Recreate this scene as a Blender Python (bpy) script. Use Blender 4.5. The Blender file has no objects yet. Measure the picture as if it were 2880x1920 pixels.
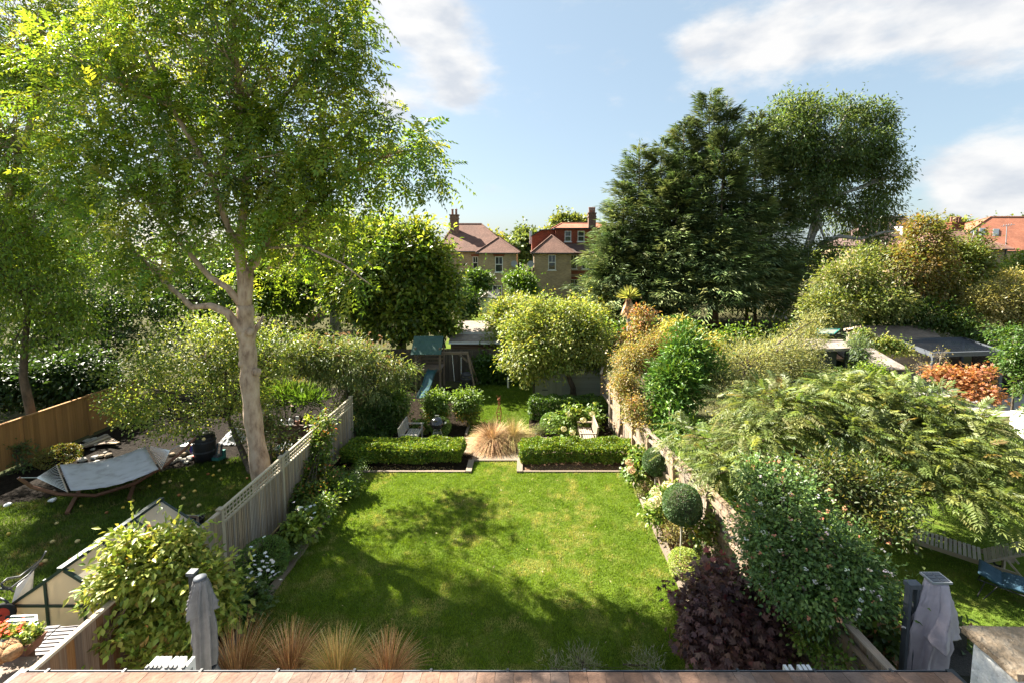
import bpy, math, random
import numpy as np
from mathutils import Vector, Matrix

R = math.radians
rng = np.random.default_rng(7)
random.seed(7)
scene = bpy.context.scene
C = scene.collection

# ------------------------------------------------------------------ camera
CAM_H, FPX, PITCH = 7.7, 1320.0, R(5.0)
CX, CY = 1480.0, 690.0 + FPX * math.tan(PITCH)
cam = bpy.data.cameras.new('camera')
cam.sensor_width = 36.0
cam.lens = FPX / 2880.0 * 36.0
cam.shift_x = (1440.0 - CX) / 2880.0
cam.shift_y = (CY - 960.0) / 2880.0
cam.clip_start, cam.clip_end = 0.05, 2000.0
camo = bpy.data.objects.new('camera', cam)
camo.location = (0, 0, CAM_H)
camo.rotation_euler = (R(90) - PITCH, 0, 0)
C.objects.link(camo)
scene.camera = camo

# ------------------------------------------------------------------ sun, sky, exposure
SUN_AZ = R(33)          # how far beyond the left-hand side the sun stands
SUN_EL = R(42)
sund = Vector((-math.cos(SUN_AZ) * math.cos(SUN_EL), math.sin(SUN_AZ) * math.cos(SUN_EL), math.sin(SUN_EL)))
sl = bpy.data.lights.new('sun', 'SUN')
sl.energy = 4.6
sl.angle = R(0.55)
sl.color = (1.0, 0.93, 0.80)
so = bpy.data.objects.new('sun', sl)
so.rotation_euler = (-sund).to_track_quat('-Z', 'Y').to_euler()
so.location = sund * 60
C.objects.link(so)

world = bpy.data.worlds.new('World')
scene.world = world
world.use_nodes = True
wn, wl = world.node_tree.nodes, world.node_tree.links
wn.clear()
w_out = wn.new('ShaderNodeOutputWorld')
w_bg = wn.new('ShaderNodeBackground')
w_bg.inputs['Strength'].default_value = 0.05
w_sky = wn.new('ShaderNodeTexSky')
w_sky.sky_type = 'NISHITA'
w_sky.sun_disc = False
w_sky.sun_elevation = SUN_EL
w_sky.sun_rotation = math.atan2(sund.x, sund.y)
w_sky.air_density, w_sky.dust_density, w_sky.ozone_density = 1.0, 1.3, 1.6
# broken cumulus over the whole sky; the banks in view are large soft masses broken up by noise
w_tc = wn.new('ShaderNodeTexCoord')
def wnode(t, **kw):
    n = wn.new(t)
    for k, v in kw.items():
        setattr(n, k, v)
    return n
def wmath(op, a, b=None, clamp=False):
    n = wnode('ShaderNodeMath', operation=op, use_clamp=clamp)
    for i, x in enumerate((a, b)):
        if x is None: continue
        if isinstance(x, (int, float)): n.inputs[i].default_value = x
        else: wl.new(x, n.inputs[i])
    return n.outputs[0]
def sky_dir(px, py):
    d = Vector(((px - CX) / FPX, 0, 0)) + Vector((0, math.sin(PITCH), math.cos(PITCH))) * (-(py - CY) / FPX) + Vector((0, math.cos(PITCH), -math.sin(PITCH)))
    return d.normalized()
w_noise = wnode('ShaderNodeTexNoise')
w_noise.inputs['Scale'].default_value = 7.0
w_noise.inputs['Detail'].default_value = 9
w_noise.inputs['Roughness'].default_value = 0.62
w_map = wnode('ShaderNodeMapping')
w_map.inputs['Scale'].default_value = (1, 1, 2.2)
wl.new(w_tc.outputs['Generated'], w_map.inputs['Vector'])
wl.new(w_map.outputs[0], w_noise.inputs['Vector'])
acc = None
banks = [(1150, 0, .11), (1220, 110, .12), (1290, 230, .075), (1950, 140, .075), (2060, 140, .085), (2170, 110, .09), (2300, 80, .095), (2430, 40, .10), (2580, 10, .11), (2740, -10, .11), (2900, 50, .11), (2700, 540, .075), (2800, 510, .085), (2900, 500, .095),
         (1110, 300, .07), (560, 260, .16), (200, -100, .2)]
extra = [Vector((-0.2, -.8, .5)), Vector((.7, -.5, .5)), Vector((-.8, -.2, .35)), Vector((.9, .1, .7)), Vector((.2, -.2, .95)), Vector((-.5, .1, .8))]
for k, b in enumerate(banks + extra):
    d, r = (sky_dir(b[0], b[1]), b[2]) if k < len(banks) else (b.normalized(), .3)
    n = wnode('ShaderNodeVectorMath', operation='DISTANCE')
    nm = wnode('ShaderNodeVectorMath', operation='NORMALIZE')
    wl.new(w_tc.outputs['Generated'], nm.inputs[0])
    wl.new(nm.outputs[0], n.inputs[0])
    n.inputs[1].default_value = d
    m = wmath('SUBTRACT', 1.0, wmath('DIVIDE', n.outputs['Value'], r * 1.5), True)
    m = wmath('MULTIPLY', m, m)
    acc = m if acc is None else wmath('ADD', acc, m, True)
cl = wmath('ADD', wmath('MULTIPLY', acc, 1.0), wmath('MULTIPLY', wmath('SUBTRACT', w_noise.outputs['Fac'], 0.5), 2.0))
w_ramp = wnode('ShaderNodeMapRange')
w_ramp.interpolation_type = 'SMOOTHSTEP'
w_ramp.inputs['From Min'].default_value = 0.12
w_ramp.inputs['From Max'].default_value = 0.95
wl.new(cl, w_ramp.inputs['Value'])
w_mix = wnode('ShaderNodeMix', data_type='RGBA')
wl.new(wmath('MULTIPLY', w_ramp.outputs[0], 0.93), w_mix.inputs['Factor'])
w_pale = wnode('ShaderNodeMix', data_type='RGBA')      # thin high haze pales the blue everywhere
w_pale.inputs['Factor'].default_value = 0.70
wl.new(w_sky.outputs[0], w_pale.inputs['A'])
w_pale.inputs['B'].default_value = (1.7, 2.2, 2.5, 1)
wl.new(w_pale.outputs['Result'], w_mix.inputs['A'])
w_n2 = wnode('ShaderNodeTexNoise')
w_n2.inputs['Scale'].default_value = 11.0
w_n2.inputs['Detail'].default_value = 8
wl.new(w_map.outputs[0], w_n2.inputs['Vector'])
w_cc = wnode('ShaderNodeMix', data_type='RGBA')
w_cc.inputs['A'].default_value = (2.55, 2.68, 2.9, 1)
w_cc.inputs['B'].default_value = (3.6, 3.55, 3.5, 1)
w_mr = wnode('ShaderNodeMapRange')
w_mr.inputs['From Min'].default_value, w_mr.inputs['From Max'].default_value = .35, .6
wl.new(w_n2.outputs['Fac'], w_mr.inputs['Value'])
wl.new(w_mr.outputs[0], w_cc.inputs['Factor'])
wl.new(w_cc.outputs['Result'], w_mix.inputs['B'])
wl.new(w_mix.outputs['Result'], w_bg.inputs['Color'])
wl.new(w_bg.outputs[0], w_out.inputs['Surface'])

vs = scene.view_settings
vs.view_transform = 'Standard'
vs.look = 'None'
vs.gamma = 1.0
vs.use_curve_mapping = False
vs.exposure = 2.52
scene.cycles.max_bounces = 12
scene.cycles.diffuse_bounces = 8
scene.cycles.transmission_bounces = 8
scene.cycles.transparent_max_bounces = 8
scene.cycles.use_denoising = True

# ------------------------------------------------------------------ placing helpers
def _ray(px, py):
    return Vector(((px - CX) / FPX, 0, 0)) + Vector((0, math.sin(PITCH), math.cos(PITCH))) * (-(py - CY) / FPX) + Vector((0, math.cos(PITCH), -math.sin(PITCH)))
def G(px, py, z=0.0):
    d = _ray(px, py)
    t = (z - CAM_H) / d.z
    return Vector((0, 0, CAM_H)) + d * t
def U(px, py, Y):
    d = _ray(px, py)
    return Vector((0, 0, CAM_H)) + d * (Y / d.y)
def mpp(Y): return Y / FPX
def terrain(y):
    return 1.3 * min(1.0, max(0.0, (y - 29.0) / 14.0))

# ------------------------------------------------------------------ materials
MATS = {}
def new_mat(name):
    m = bpy.data.materials.new(name)
    m.use_nodes = True
    MATS[name] = m
    return m, m.node_tree.nodes, m.node_tree.links, m.node_tree.nodes['Principled BSDF']
def pmat(name, cols, scale=3.0, rough=0.8, bump=0.0, bscale=None, stretch=(1, 1, 1), detail=6, var=0.0, metal=0.0, spec=0.3, coat=0.0, contrast=(0.3, 0.7), hue=0.0, coord='Object'):
    """noise between the listed colours, optional bump and per-object variation"""
    m, n, l, b = new_mat(name)
    tc = n.new('ShaderNodeTexCoord')
    mp = n.new('ShaderNodeMapping')
    mp.inputs['Scale'].default_value = stretch
    l.new(tc.outputs[coord], mp.inputs['Vector'])
    vec = mp.outputs[0]
    oi = None
    if var or hue:
        oi = n.new('ShaderNodeObjectInfo')
        ad = n.new('ShaderNodeVectorMath'); ad.operation = 'ADD'
        sc = n.new('ShaderNodeVectorMath'); sc.operation = 'SCALE'
        cb = n.new('ShaderNodeCombineXYZ')
        for i in range(3): l.new(oi.outputs['Random'], cb.inputs[i])
        l.new(cb.outputs[0], sc.inputs[0]); sc.inputs['Scale'].default_value = 37.0
        l.new(vec, ad.inputs[0]); l.new(sc.outputs[0], ad.inputs[1])
        vec = ad.outputs[0]
    no = n.new('ShaderNodeTexNoise')
    no.inputs['Scale'].default_value = scale
    no.inputs['Detail'].default_value = detail
    no.inputs['Roughness'].default_value = 0.62
    l.new(vec, no.inputs['Vector'])
    rp = n.new('ShaderNodeValToRGB')
    el = rp.color_ramp.elements
    k = len(cols)
    while len(el) < k: el.new(0.5)
    for i, c in enumerate(cols):
        el[i].position = contrast[0] + (contrast[1] - contrast[0]) * (i / max(1, k - 1))
        el[i].color = (*c, 1)
    l.new(no.outputs['Fac'], rp.inputs['Fac'])
    col = rp.outputs['Color']
    if var or hue:
        hs = n.new('ShaderNodeHueSaturation')
        mr = n.new('ShaderNodeMapRange')
        mr.inputs['To Min'].default_value = 1 - var
        mr.inputs['To Max'].default_value = 1 + var
        l.new(oi.outputs['Random'], mr.inputs['Value'])
        l.new(mr.outputs[0], hs.inputs['Value'])
        if hue:
            m2 = n.new('ShaderNodeMath'); m2.operation = 'MULTIPLY'; m2.inputs[1].default_value = 7.13
            fr = n.new('ShaderNodeMath'); fr.operation = 'FRACT'
            l.new(oi.outputs['Random'], m2.inputs[0]); l.new(m2.outputs[0], fr.inputs[0])
            mh = n.new('ShaderNodeMapRange'); mh.inputs['To Min'].default_value = 1 - hue; mh.inputs['To Max'].default_value = 1 + hue
            l.new(fr.outputs[0], mh.inputs['Value']); l.new(mh.outputs[0], hs.inputs['Saturation'])
        l.new(col, hs.inputs['Color'])
        col = hs.outputs[0]
    l.new(col, b.inputs['Base Color'])
    b.inputs['Roughness'].default_value = rough
    b.inputs['Metallic'].default_value = metal
    b.inputs['Specular IOR Level'].default_value = spec
    b.inputs['Coat Weight'].default_value = coat
    if bump:
        n2 = n.new('ShaderNodeTexNoise')
        n2.inputs['Scale'].default_value = bscale or scale * 3
        n2.inputs['Detail'].default_value = 5
        l.new(vec, n2.inputs['Vector'])
        bp = n.new('ShaderNodeBump')
        bp.inputs['Strength'].default_value = bump
        bp.inputs['Distance'].default_value = 0.05
        l.new(n2.outputs['Fac'], bp.inputs['Height'])
        l.new(bp.outputs[0], b.inputs['Normal'])
    return m
def brickmat(name, c1, c2, mortar, w=0.225, h=0.075, ms=0.012, rough=0.9, axis='xz', stain=((.75, .75, .75), (1.1, 1.1, 1.1)), bump=.5, offset=.5):
    m, n, l, b = new_mat(name)
    tc = n.new('ShaderNodeTexCoord')
    sx = n.new('ShaderNodeSeparateXYZ'); l.new(tc.outputs['Object'], sx.inputs[0])
    ad = n.new('ShaderNodeMath'); ad.operation = 'ADD'
    l.new(sx.outputs[0], ad.inputs[0]); l.new(sx.outputs[1], ad.inputs[1])
    cb = n.new('ShaderNodeCombineXYZ')
    l.new(ad.outputs[0], cb.inputs[0]); l.new(sx.outputs[2], cb.inputs[1])
    br = n.new('ShaderNodeTexBrick')
    br.inputs['Color1'].default_value = (*c1, 1); br.inputs['Color2'].default_value = (*c2, 1); br.inputs['Mortar'].default_value = (*mortar, 1)
    br.inputs['Scale'].default_value = 1.0
    br.inputs['Brick Width'].default_value = w; br.inputs['Row Height'].default_value = h
    br.inputs['Mortar Size'].default_value = ms
    br.offset = offset
    l.new(cb.outputs[0], br.inputs['Vector'])
    no = n.new('ShaderNodeTexNoise'); no.inputs['Scale'].default_value = 1.1; no.inputs['Detail'].default_value = 7
    l.new(tc.outputs['Object'], no.inputs['Vector'])
    rp = n.new('ShaderNodeValToRGB')
    rp.color_ramp.elements[0].position = .3; rp.color_ramp.elements[1].position = .7
    rp.color_ramp.elements[0].color = (*stain[0], 1); rp.color_ramp.elements[1].color = (*stain[1], 1)
    l.new(no.outputs['Fac'], rp.inputs['Fac'])
    mx = n.new('ShaderNodeMix'); mx.data_type = 'RGBA'; mx.blend_type = 'MULTIPLY'; mx.inputs['Factor'].default_value = 1
    l.new(br.outputs['Color'], mx.inputs['A']); l.new(rp.outputs['Color'], mx.inputs['B'])
    l.new(mx.outputs['Result'], b.inputs['Base Color'])
    b.inputs['Roughness'].default_value = rough
    bp = n.new('ShaderNodeBump'); bp.inputs['Strength'].default_value = bump; bp.inputs['Distance'].default_value = .02; bp.invert = True
    l.new(br.outputs['Fac'], bp.inputs['Height']); l.new(bp.outputs[0], b.inputs['Normal'])
    return m
def leafmat(name, trans=0.38, rough=0.5, spec=0.35, yellow=(1.25, 1.15, 0.55)):
    m, n, l, b = new_mat(name)
    at = n.new('ShaderNodeAttribute'); at.attribute_name = 'tint'
    l.new(at.outputs['Color'], b.inputs['Base Color'])
    b.inputs['Roughness'].default_value = rough
    b.inputs['Specular IOR Level'].default_value = spec
    tr = n.new('ShaderNodeBsdfTranslucent')
    mu = n.new('ShaderNodeMix'); mu.data_type = 'RGBA'; mu.blend_type = 'MULTIPLY'; mu.inputs['Factor'].default_value = 1
    l.new(at.outputs['Color'], mu.inputs['A']); mu.inputs['B'].default_value = (*yellow, 1)
    l.new(mu.outputs['Result'], tr.inputs['Color'])
    mx = n.new('ShaderNodeMixShader'); mx.inputs['Fac'].default_value = trans
    l.new(b.outputs[0], mx.inputs[1]); l.new(tr.outputs[0], mx.inputs[2])
    l.new(mx.outputs[0], n['Material Output'].inputs['Surface'])
    return m
def glassmat(name, col=(.02, .025, .03), rough=0.06, alpha=1.0):
    m, n, l, b = new_mat(name)
    b.inputs['Base Color'].default_value = (*col, 1)
    b.inputs['Roughness'].default_value = rough
    b.inputs['Specular IOR Level'].default_value = 0.8
    b.inputs['Alpha'].default_value = alpha
    return m
leafmat('leaf', trans=.5, rough=.44, spec=.5); leafmat('leaf_thick', trans=.34, rough=.42, spec=.4); leafmat('leaf_glossy', trans=.24, rough=.45, spec=.4); leafmat('needle', trans=.2, rough=.6, spec=.3, yellow=(1, 1, .75))
leafmat('blade', trans=.42, rough=.6, spec=.15, yellow=(1.2, 1.15, .5)); leafmat('petal', trans=.25, rough=.7, spec=.2, yellow=(1, 1, 1)); leafmat('straw', trans=.25, rough=.6, spec=.25, yellow=(1.1, 1, .8))
pmat('bark_ash', [(.20, .13, .085), (.46, .335, .235), (.56, .44, .33)], 5, .9, .9, 9, stretch=(1, 1, .45))
pmat('bark_dark', [(.045, .035, .025), (.13, .10, .075)], 8, .9, .8, 14, stretch=(1, 1, .4))
pmat('bark_brown', [(.09, .055, .035), (.22, .15, .1)], 7, .9, .8, 12, stretch=(1, 1, .3))
pmat('bark_pale', [(.22, .2, .17), (.46, .43, .38)], 6, .9, .6, 10, stretch=(1, 1, .4))
pmat('twig', [(.12, .10, .075), (.30, .25, .19)], 6, .9)
pmat('lawn', [(.05, .08, .012), (.085, .125, .018), (.125, .14, .03)], 1.6, .95, .4, 40, spec=.04)
pmat('lawn_rough', [(.03, .05, .012), (.06, .085, .02), (.13, .11, .055)], .8, .95, .5, 30, spec=.04)
pmat('soil', [(.008, .006, .004), (.018, .013, .009), (.034, .026, .019)], 7, 1, .9, 30, spec=.04)
pmat('bark_chip', [(.07, .04, .025), (.16, .095, .06), (.25, .17, .12)], 22, 1, .9, 45, spec=.04)
pmat('gravel', [(.16, .13, .10), (.27, .23, .18), (.36, .31, .25)], 30, .95, .8, 60, spec=.04)
pmat('earth', [(.035, .045, .018), (.075, .07, .035), (.05, .06, .02)], .35, 1, .5, 6, spec=.04)
pmat('concrete', [(.25, .235, .21), (.36, .34, .31)], 5, .9, .3, 40)
pmat('slate_bed', [(.006, .005, .004), (.016, .012, .009), (.03, .024, .018)], 9, .8, .9, 45, spec=.04)
pmat('timber_edge', [(.15, .115, .085), (.27, .215, .165)], 4, .85, .4, 12, stretch=(.4, 5, 5), var=.15)
pmat('fence_grey', [(.21, .165, .12), (.38, .31, .235), (.48, .40, .31)], 3, .9, .5, 9, stretch=(.5, 6, 6), var=.25, hue=.35)
pmat('fence_trellis', [(.36, .31, .225), (.52, .45, .34)], 4, .9, .3, 9, stretch=(.5, 5, 5), var=.15)
pmat('fence_brown', [(.10, .048, .024), (.20, .11, .060), (.25, .175, .12)], 2.2, .85, .5, 9, stretch=(.45, 5, 5), var=.3, hue=.3)
pmat('fence_gold', [(.24, .12, .04), (.42, .225, .085)], 2.5, .85, .4, 9, stretch=(.45, 6, 6), var=.2)
pmat('fence_weathered', [(.16, .115, .08), (.30, .23, .17), (.38, .30, .235)], 2.6, .9, .5, 9, stretch=(.45, 6, 6), var=.2, hue=.3)
pmat('fence_old', [(.05, .04, .032), (.13, .11, .09)], 3, .95, .5, 9, stretch=(.5, 6, 6), var=.2)
pmat('cap_wood', [(.38, .30, .22), (.58, .49, .38)], 3, .85, .3, 9, stretch=(.4, 6, 6), var=.1)
pmat('teak_grey', [(.27, .24, .21), (.44, .41, .37)], 4, .85, .3, 10, stretch=(.5, 7, 7), var=.15)
pmat('teak_warm', [(.24, .18, .135), (.40, .33, .26)], 4, .85, .3, 10, stretch=(.5, 7, 7), var=.15)
pmat('play_wood', [(.14, .10, .075), (.27, .21, .165)], 4, .9, .4, 10, stretch=(.5, 7, 7), var=.2)
pmat('hammock_wood', [(.115, .05, .028), (.22, .11, .065)], 4, .6, .2, 10, stretch=(.5, 7, 7))
pmat('dark_slat', [(.07, .045, .035), (.15, .10, .08)], 3, .85, .3, 10, stretch=(.5, 7, 7), var=.2)
pmat('black_plastic', [(.012, .012, .014), (.028, .028, .032)], 6, .5, 0, spec=.4)
pmat('black_enamel', [(.006, .006, .008), (.010, .010, .012)], 3, .12, 0, spec=.6, coat=.5)
pmat('steel', [(.35, .36, .37), (.5, .51, .52)], 10, .35, 0, metal=.8)
pmat('dark_metal', [(.018, .022, .026), (.035, .04, .046)], 6, .5, 0, spec=.4)
pmat('grey_metal', [(.055, .062, .075), (.095, .105, .125)], 5, .55, 0, spec=.4)
pmat('frame_green', [(.012, .028, .026), (.028, .05, .046)], 8, .45, 0, spec=.45)
pmat('white_paint', [(.62, .62, .61), (.8, .8, .79)], 4, .6, .1)
pmat('white_frame', [(.60, .60, .60), (.66, .66, .66)], 4, .45)
pmat('white_wire', [(.7, .71, .73), (.8, .8, .82)], 9, .6)
pmat('canvas_white', [(.30, .29, .30), (.42, .42, .445), (.46, .46, .49)], 3.2, .95, .2, 60)
pmat('canvas_grey', [(.155, .15, .155), (.215, .21, .215)], 8, .95, .25, 120)
pmat('canvas_mauve', [(.36, .315, .36), (.45, .40, .445)], 5, .95, .2, 120)
pmat('blue_cushion', [(.028, .07, .11), (.05, .10, .145)], 7, .95, .3, 100)
pmat('teal_plastic', [(.02, .12, .11), (.05, .22, .19)], 5, .5)
pmat('slide_blue', [(.02, .065, .08), (.04, .11, .125)], 4, .35, spec=.5)
pmat('tarp_green', [(.03, .075, .065), (.055, .11, .095)], 3, .7, .4, 8)
pmat('shed_green', [(.25, .265, .19), (.34, .355, .26)], 5, .75, .2, 12, stretch=(.5, 6, 6), var=.1)
pmat('felt_brown', [(.17, .13, .105), (.28, .22, .18)], 5, .95, .4, 40)
pmat('felt_grey', [(.14, .115, .10), (.3, .25, .215)], 2.6, .95, .4, 30)
pmat('tile_terracotta', [(.075, .05, .042), (.165, .105, .08), (.23, .15, .115)], 5, .9, .45, 18, var=.14, hue=.2, contrast=(.2, .75))
pmat('tile_slate', [(.17, .16, .165), (.27, .255, .26)], 7, .8, .2, 30, var=.15)
pmat('stone', [(.10, .075, .05), (.23, .175, .12), (.32, .27, .21)], 7, .95, .8, 22, contrast=(.25, .75))
pmat('render_white', [(.32, .29, .27), (.74, .73, .72), (.8, .79, .78)], 9, .95, .8, 14, contrast=(.22, .5))
pmat('render_cream', [(.48, .36, .2), (.62, .48, .28)], 2, .95, .2, 30)
pmat('pot_terracotta', [(.20, .095, .065), (.32, .17, .125)], 6, .9, .2, 30)
pmat('coir', [(.24, .12, .05), (.48, .29, .15)], 24, 1, .8, 50)
pmat('rust', [(.10, .035, .015), (.24, .085, .035)], 12, .9, .3, 30)
pmat('apple_yellow', [(.42, .30, .08), (.62, .48, .16)], 5, .5, 0, var=.2, hue=.2)
pmat('apple_rot', [(.18, .07, .025), (.34, .15, .05)], 5, .7, .3, var=.2)
pmat('red', [(.35, .025, .015), (.5, .05, .03)], 6, .5)
pmat('rubber', [(.015, .015, .015), (.03, .03, .03)], 8, .9)
pmat('galvanised', [(.42, .41, .42), (.58, .57, .58)], 4, .5, 0, spec=.5)
pmat('brick_red', [(.16, .055, .032), (.30, .11, .065)], 9, .95, .5, 30, var=.3)
pmat('brick_old', [(.10, .06, .045), (.24, .15, .11)], 9, .95, .5, 30, var=.3)
pmat('lead', [(.2, .21, .22), (.3, .31, .33)], 4, .6)
pmat('wicker', [(.02, .018, .016), (.05, .045, .04)], 30, .8, .8, 50)
pmat('mulch_leaf', [(.3, .24, .12), (.45, .36, .2)], 8, .9, var=.3)
brickmat('brick_stock', (.42, .31, .175), (.27, .185, .105), (.32, .27, .2))
brickmat('tile_hung', (.23, .048, .024), (.30, .075, .035), (.10, .022, .012), .17, .11, .008)
brickmat('roof_brown', (.155, .075, .052), (.215, .115, .082), (.085, .04, .03), .17, .075, .008)
brickmat('roof_dark', (.09, .052, .044), (.13, .078, .064), (.05, .03, .026), .17, .075, .008)
brickmat('roof_orange', (.33, .115, .06), (.42, .16, .09), (.22, .07, .04), .17, .075, .006)
glassmat('pane_dark', (.025, .03, .035), .05)
glassmat('pane_sky', (.10, .12, .14), .08)
m, n_, l_, b_ = new_mat('polycarbonate')
b_.inputs['Base Color'].default_value = (.74, .69, .60, 1); b_.inputs['Roughness'].default_value = .35; b_.inputs['Specular IOR Level'].default_value = .45
_t = n_.new('ShaderNodeBsdfTranslucent'); _t.inputs['Color'].default_value = (.82, .74, .60, 1)
_m = n_.new('ShaderNodeMixShader'); _m.inputs['Fac'].default_value = .5
_tp = n_.new('ShaderNodeBsdfTransparent'); _tp.inputs['Color'].default_value = (.9, .86, .78, 1)
_m2 = n_.new('ShaderNodeMixShader'); _m2.inputs['Fac'].default_value = .22
l_.new(b_.outputs[0], _m.inputs[1]); l_.new(_t.outputs[0], _m.inputs[2])
l_.new(_m.outputs[0], _m2.inputs[1]); l_.new(_tp.outputs[0], _m2.inputs[2])
l_.new(_m2.outputs[0], n_['Material Output'].inputs['Surface'])
glassmat('sheet_glass', (.42, .47, .40), .1, .4)
pmat('solar_cell', [(.02, .022, .03), (.035, .038, .05)], 3, .15, spec=.7)
pmat('balloon_red', [(.5, .04, .03), (.55, .06, .03)], 3, .5); pmat('balloon_yellow', [(.7, .42, .04), (.75, .45, .05)], 3, .5)
pmat('balloon_blue', [(.04, .16, .45), (.05, .2, .5)], 3, .5); pmat('balloon_purple', [(.12, .03, .3), (.14, .04, .34)], 3, .5); pmat('balloon_green', [(.1, .4, .25), (.12, .42, .3)], 3, .5)

# ------------------------------------------------------------------ object helpers
def tag(o, label=None, cat=None, group=None, kind=None):
    if label: o['label'] = label
    if cat: o['category'] = cat
    if group: o['group'] = group
    if kind: o['kind'] = kind
    return o
def thing(name, label, cat, loc=(0, 0, 0), rz=0.0, group=None):
    o = bpy.data.objects.new(name, None)
    o.empty_display_size = .2
    o.location = loc
    o.rotation_euler = (0, 0, rz)
    C.objects.link(o)
    o['mw'] = [x for row in (Matrix.Translation(loc) @ Matrix.Rotation(rz, 4, 'Z')) for x in row]
    return tag(o, label, cat, group)
def mw(o):
    if 'mw' in o: a = list(o['mw']); return Matrix([a[0:4], a[4:8], a[8:12], a[12:16]])
    return Matrix()
def link(o, parent=None, world=False):
    C.objects.link(o)
    if parent:
        o.parent = parent
        if world: o.matrix_parent_inverse = mw(parent).inverted()
    return o
class MB:
    def __init__(s): s.v, s.f = [], []
    def add(s, vs, fs):
        k = len(s.v)
        s.v += [tuple(p) for p in vs]
        s.f += [tuple(i + k for i in f) for f in fs]
        return s
    def box(s, c, d, M=None):
        c = Vector(c)
        P = [Vector((c.x + i * d[0] / 2, c.y + j * d[1] / 2, c.z + k * d[2] / 2)) for i in (-1, 1) for j in (-1, 1) for k in (-1, 1)]
        if M: P = [M @ p for p in P]
        return s.add(P, [(0, 1, 3, 2), (4, 6, 7, 5), (0, 4, 5, 1), (2, 3, 7, 6), (0, 2, 6, 4), (1, 5, 7, 3)])
    def tube(s, pts, rad, n=6, cap=True):
        pts = [Vector(p) for p in pts]
        if not isinstance(rad, (list, tuple)): rad = [rad] * len(pts)
        k0 = len(s.v)
        ref = Vector((.31, .17, .93))
        for i, p in enumerate(pts):
            d = (pts[min(i + 1, len(pts) - 1)] - pts[max(i - 1, 0)])
            if d.length < 1e-9: d = Vector((0, 0, 1))
            d.normalize()
            a = d.cross(ref)
            if a.length < .2: a = d.cross(Vector((1, 0, 0)))
            a.normalize(); b = d.cross(a)
            for j in range(n):
                t = 2 * math.pi * j / n
                s.v.append(tuple(p + (a * math.cos(t) + b * math.sin(t)) * rad[i]))
        for i in range(len(pts) - 1):
            for j in range(n):
                q = (j + 1) % n
                s.f.append((k0 + i * n + j, k0 + i * n + q, k0 + (i + 1) * n + q, k0 + (i + 1) * n + j))
        if cap:
            s.f.append(tuple(k0 + j for j in reversed(range(n))))
            s.f.append(tuple(k0 + (len(pts) - 1) * n + j for j in range(n)))
        return s
    def lathe(s, prof, c=(0, 0, 0), n=16, wob=None):
        k0 = len(s.v); c = Vector(c)
        for r, z in prof:
            for j in range(n):
                t = 2 * math.pi * j / n
                rr = r * (wob(t, z) if wob else 1)
                s.v.append((c.x + rr * math.cos(t), c.y + rr * math.sin(t), c.z + z))
        for i in range(len(prof) - 1):
            for j in range(n):
                q = (j + 1) % n
                s.f.append((k0 + i * n + j, k0 + i * n + q, k0 + (i + 1) * n + q, k0 + (i + 1) * n + j))
        if prof[0][0] > 1e-4: s.f.append(tuple(k0 + j for j in reversed(range(n))))
        if prof[-1][0] > 1e-4: s.f.append(tuple(k0 + (len(prof) - 1) * n + j for j in range(n)))
        return s
    def prism(s, poly, h0, h1):
        """vertical prism over an xy polygon (counter-clockwise)"""
        n = len(poly)
        vs = [(p[0], p[1], h0) for p in poly] + [(p[0], p[1], h1) for p in poly]
        fs = [tuple(reversed(range(n))), tuple(range(n, 2 * n))] + [(i, (i + 1) % n, n + (i + 1) % n, n + i) for i in range(n)]
        return s.add(vs, fs)
    def slab(s, poly, t):
        """a flat 3-D polygon given thickness t downwards along its normal"""
        P = [Vector(p) for p in poly]
        nn = (P[1] - P[0]).cross(P[2] - P[0]).normalized()
        n = len(P)
        vs = P + [p - nn * t for p in P]
        fs = [tuple(range(n)), tuple(reversed(range(n, 2 * n)))] + [(i, n + i, n + (i + 1) % n, (i + 1) % n) for i in range(n)]
        return s.add(vs, fs)
    def mesh(s, name, mat, smooth=False):
        me = bpy.data.meshes.new(name)
        me.from_pydata(s.v, [], s.f)
        if mat: me.materials.append(MATS[mat])
        if smooth: me.polygons.foreach_set('use_smooth', [True] * len(me.polygons))
        me.update()
        return me
    def build(s, name, mat, parent=None, world=True, smooth=False, label=None, cat=None, kind=None, group=None):
        o = bpy.data.objects.new(name, s.mesh(name, mat, smooth))
        link(o, parent, world)
        return tag(o, label, cat, group, kind)
_unit = {}
def unit(kind, mat):
    k = (kind, mat)
    if k not in _unit:
        m = MB()
        if kind == 'cube': m.box((0, 0, 0), (1, 1, 1))
        elif kind == 'rod': m.tube([(-.5, 0, 0), (.5, 0, 0)], 1.0, 8)
        elif kind == 'ball':
            m.lathe([(math.sin(math.pi * i / 8), -math.cos(math.pi * i / 8)) for i in range(9)], n=12)
        _unit[k] = m.mesh(kind, mat, kind != 'cube')
    return _unit[k]
def beam(parent, name, mat, a, b, w, h, up=(0, 0, 1), world=True, kind='cube'):
    """a straight piece from a to b; w across, h along up; shares one unit mesh per material"""
    a, b = Vector(a), Vector(b)
    x = (b - a); L = x.length; x.normalize()
    u = Vector(up)
    y = u.cross(x)
    if y.length < 1e-4: y = Vector((0, 1, 0)).cross(x)
    if y.length < 1e-4: y = Vector((1, 0, 0)).cross(x)
    y.normalize(); z = x.cross(y)
    M = Matrix.Translation((a + b) / 2) @ Matrix((x, y, z)).transposed().to_4x4() @ Matrix.Diagonal((L, w, h, 1))
    o = bpy.data.objects.new(name, unit(kind, mat))
    o.matrix_basis = M
    return link(o, parent, world)
def rod(parent, name, mat, a, b, r, world=True):
    return beam(parent, name, mat, a, b, r, r, world=world, kind='rod')
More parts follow.
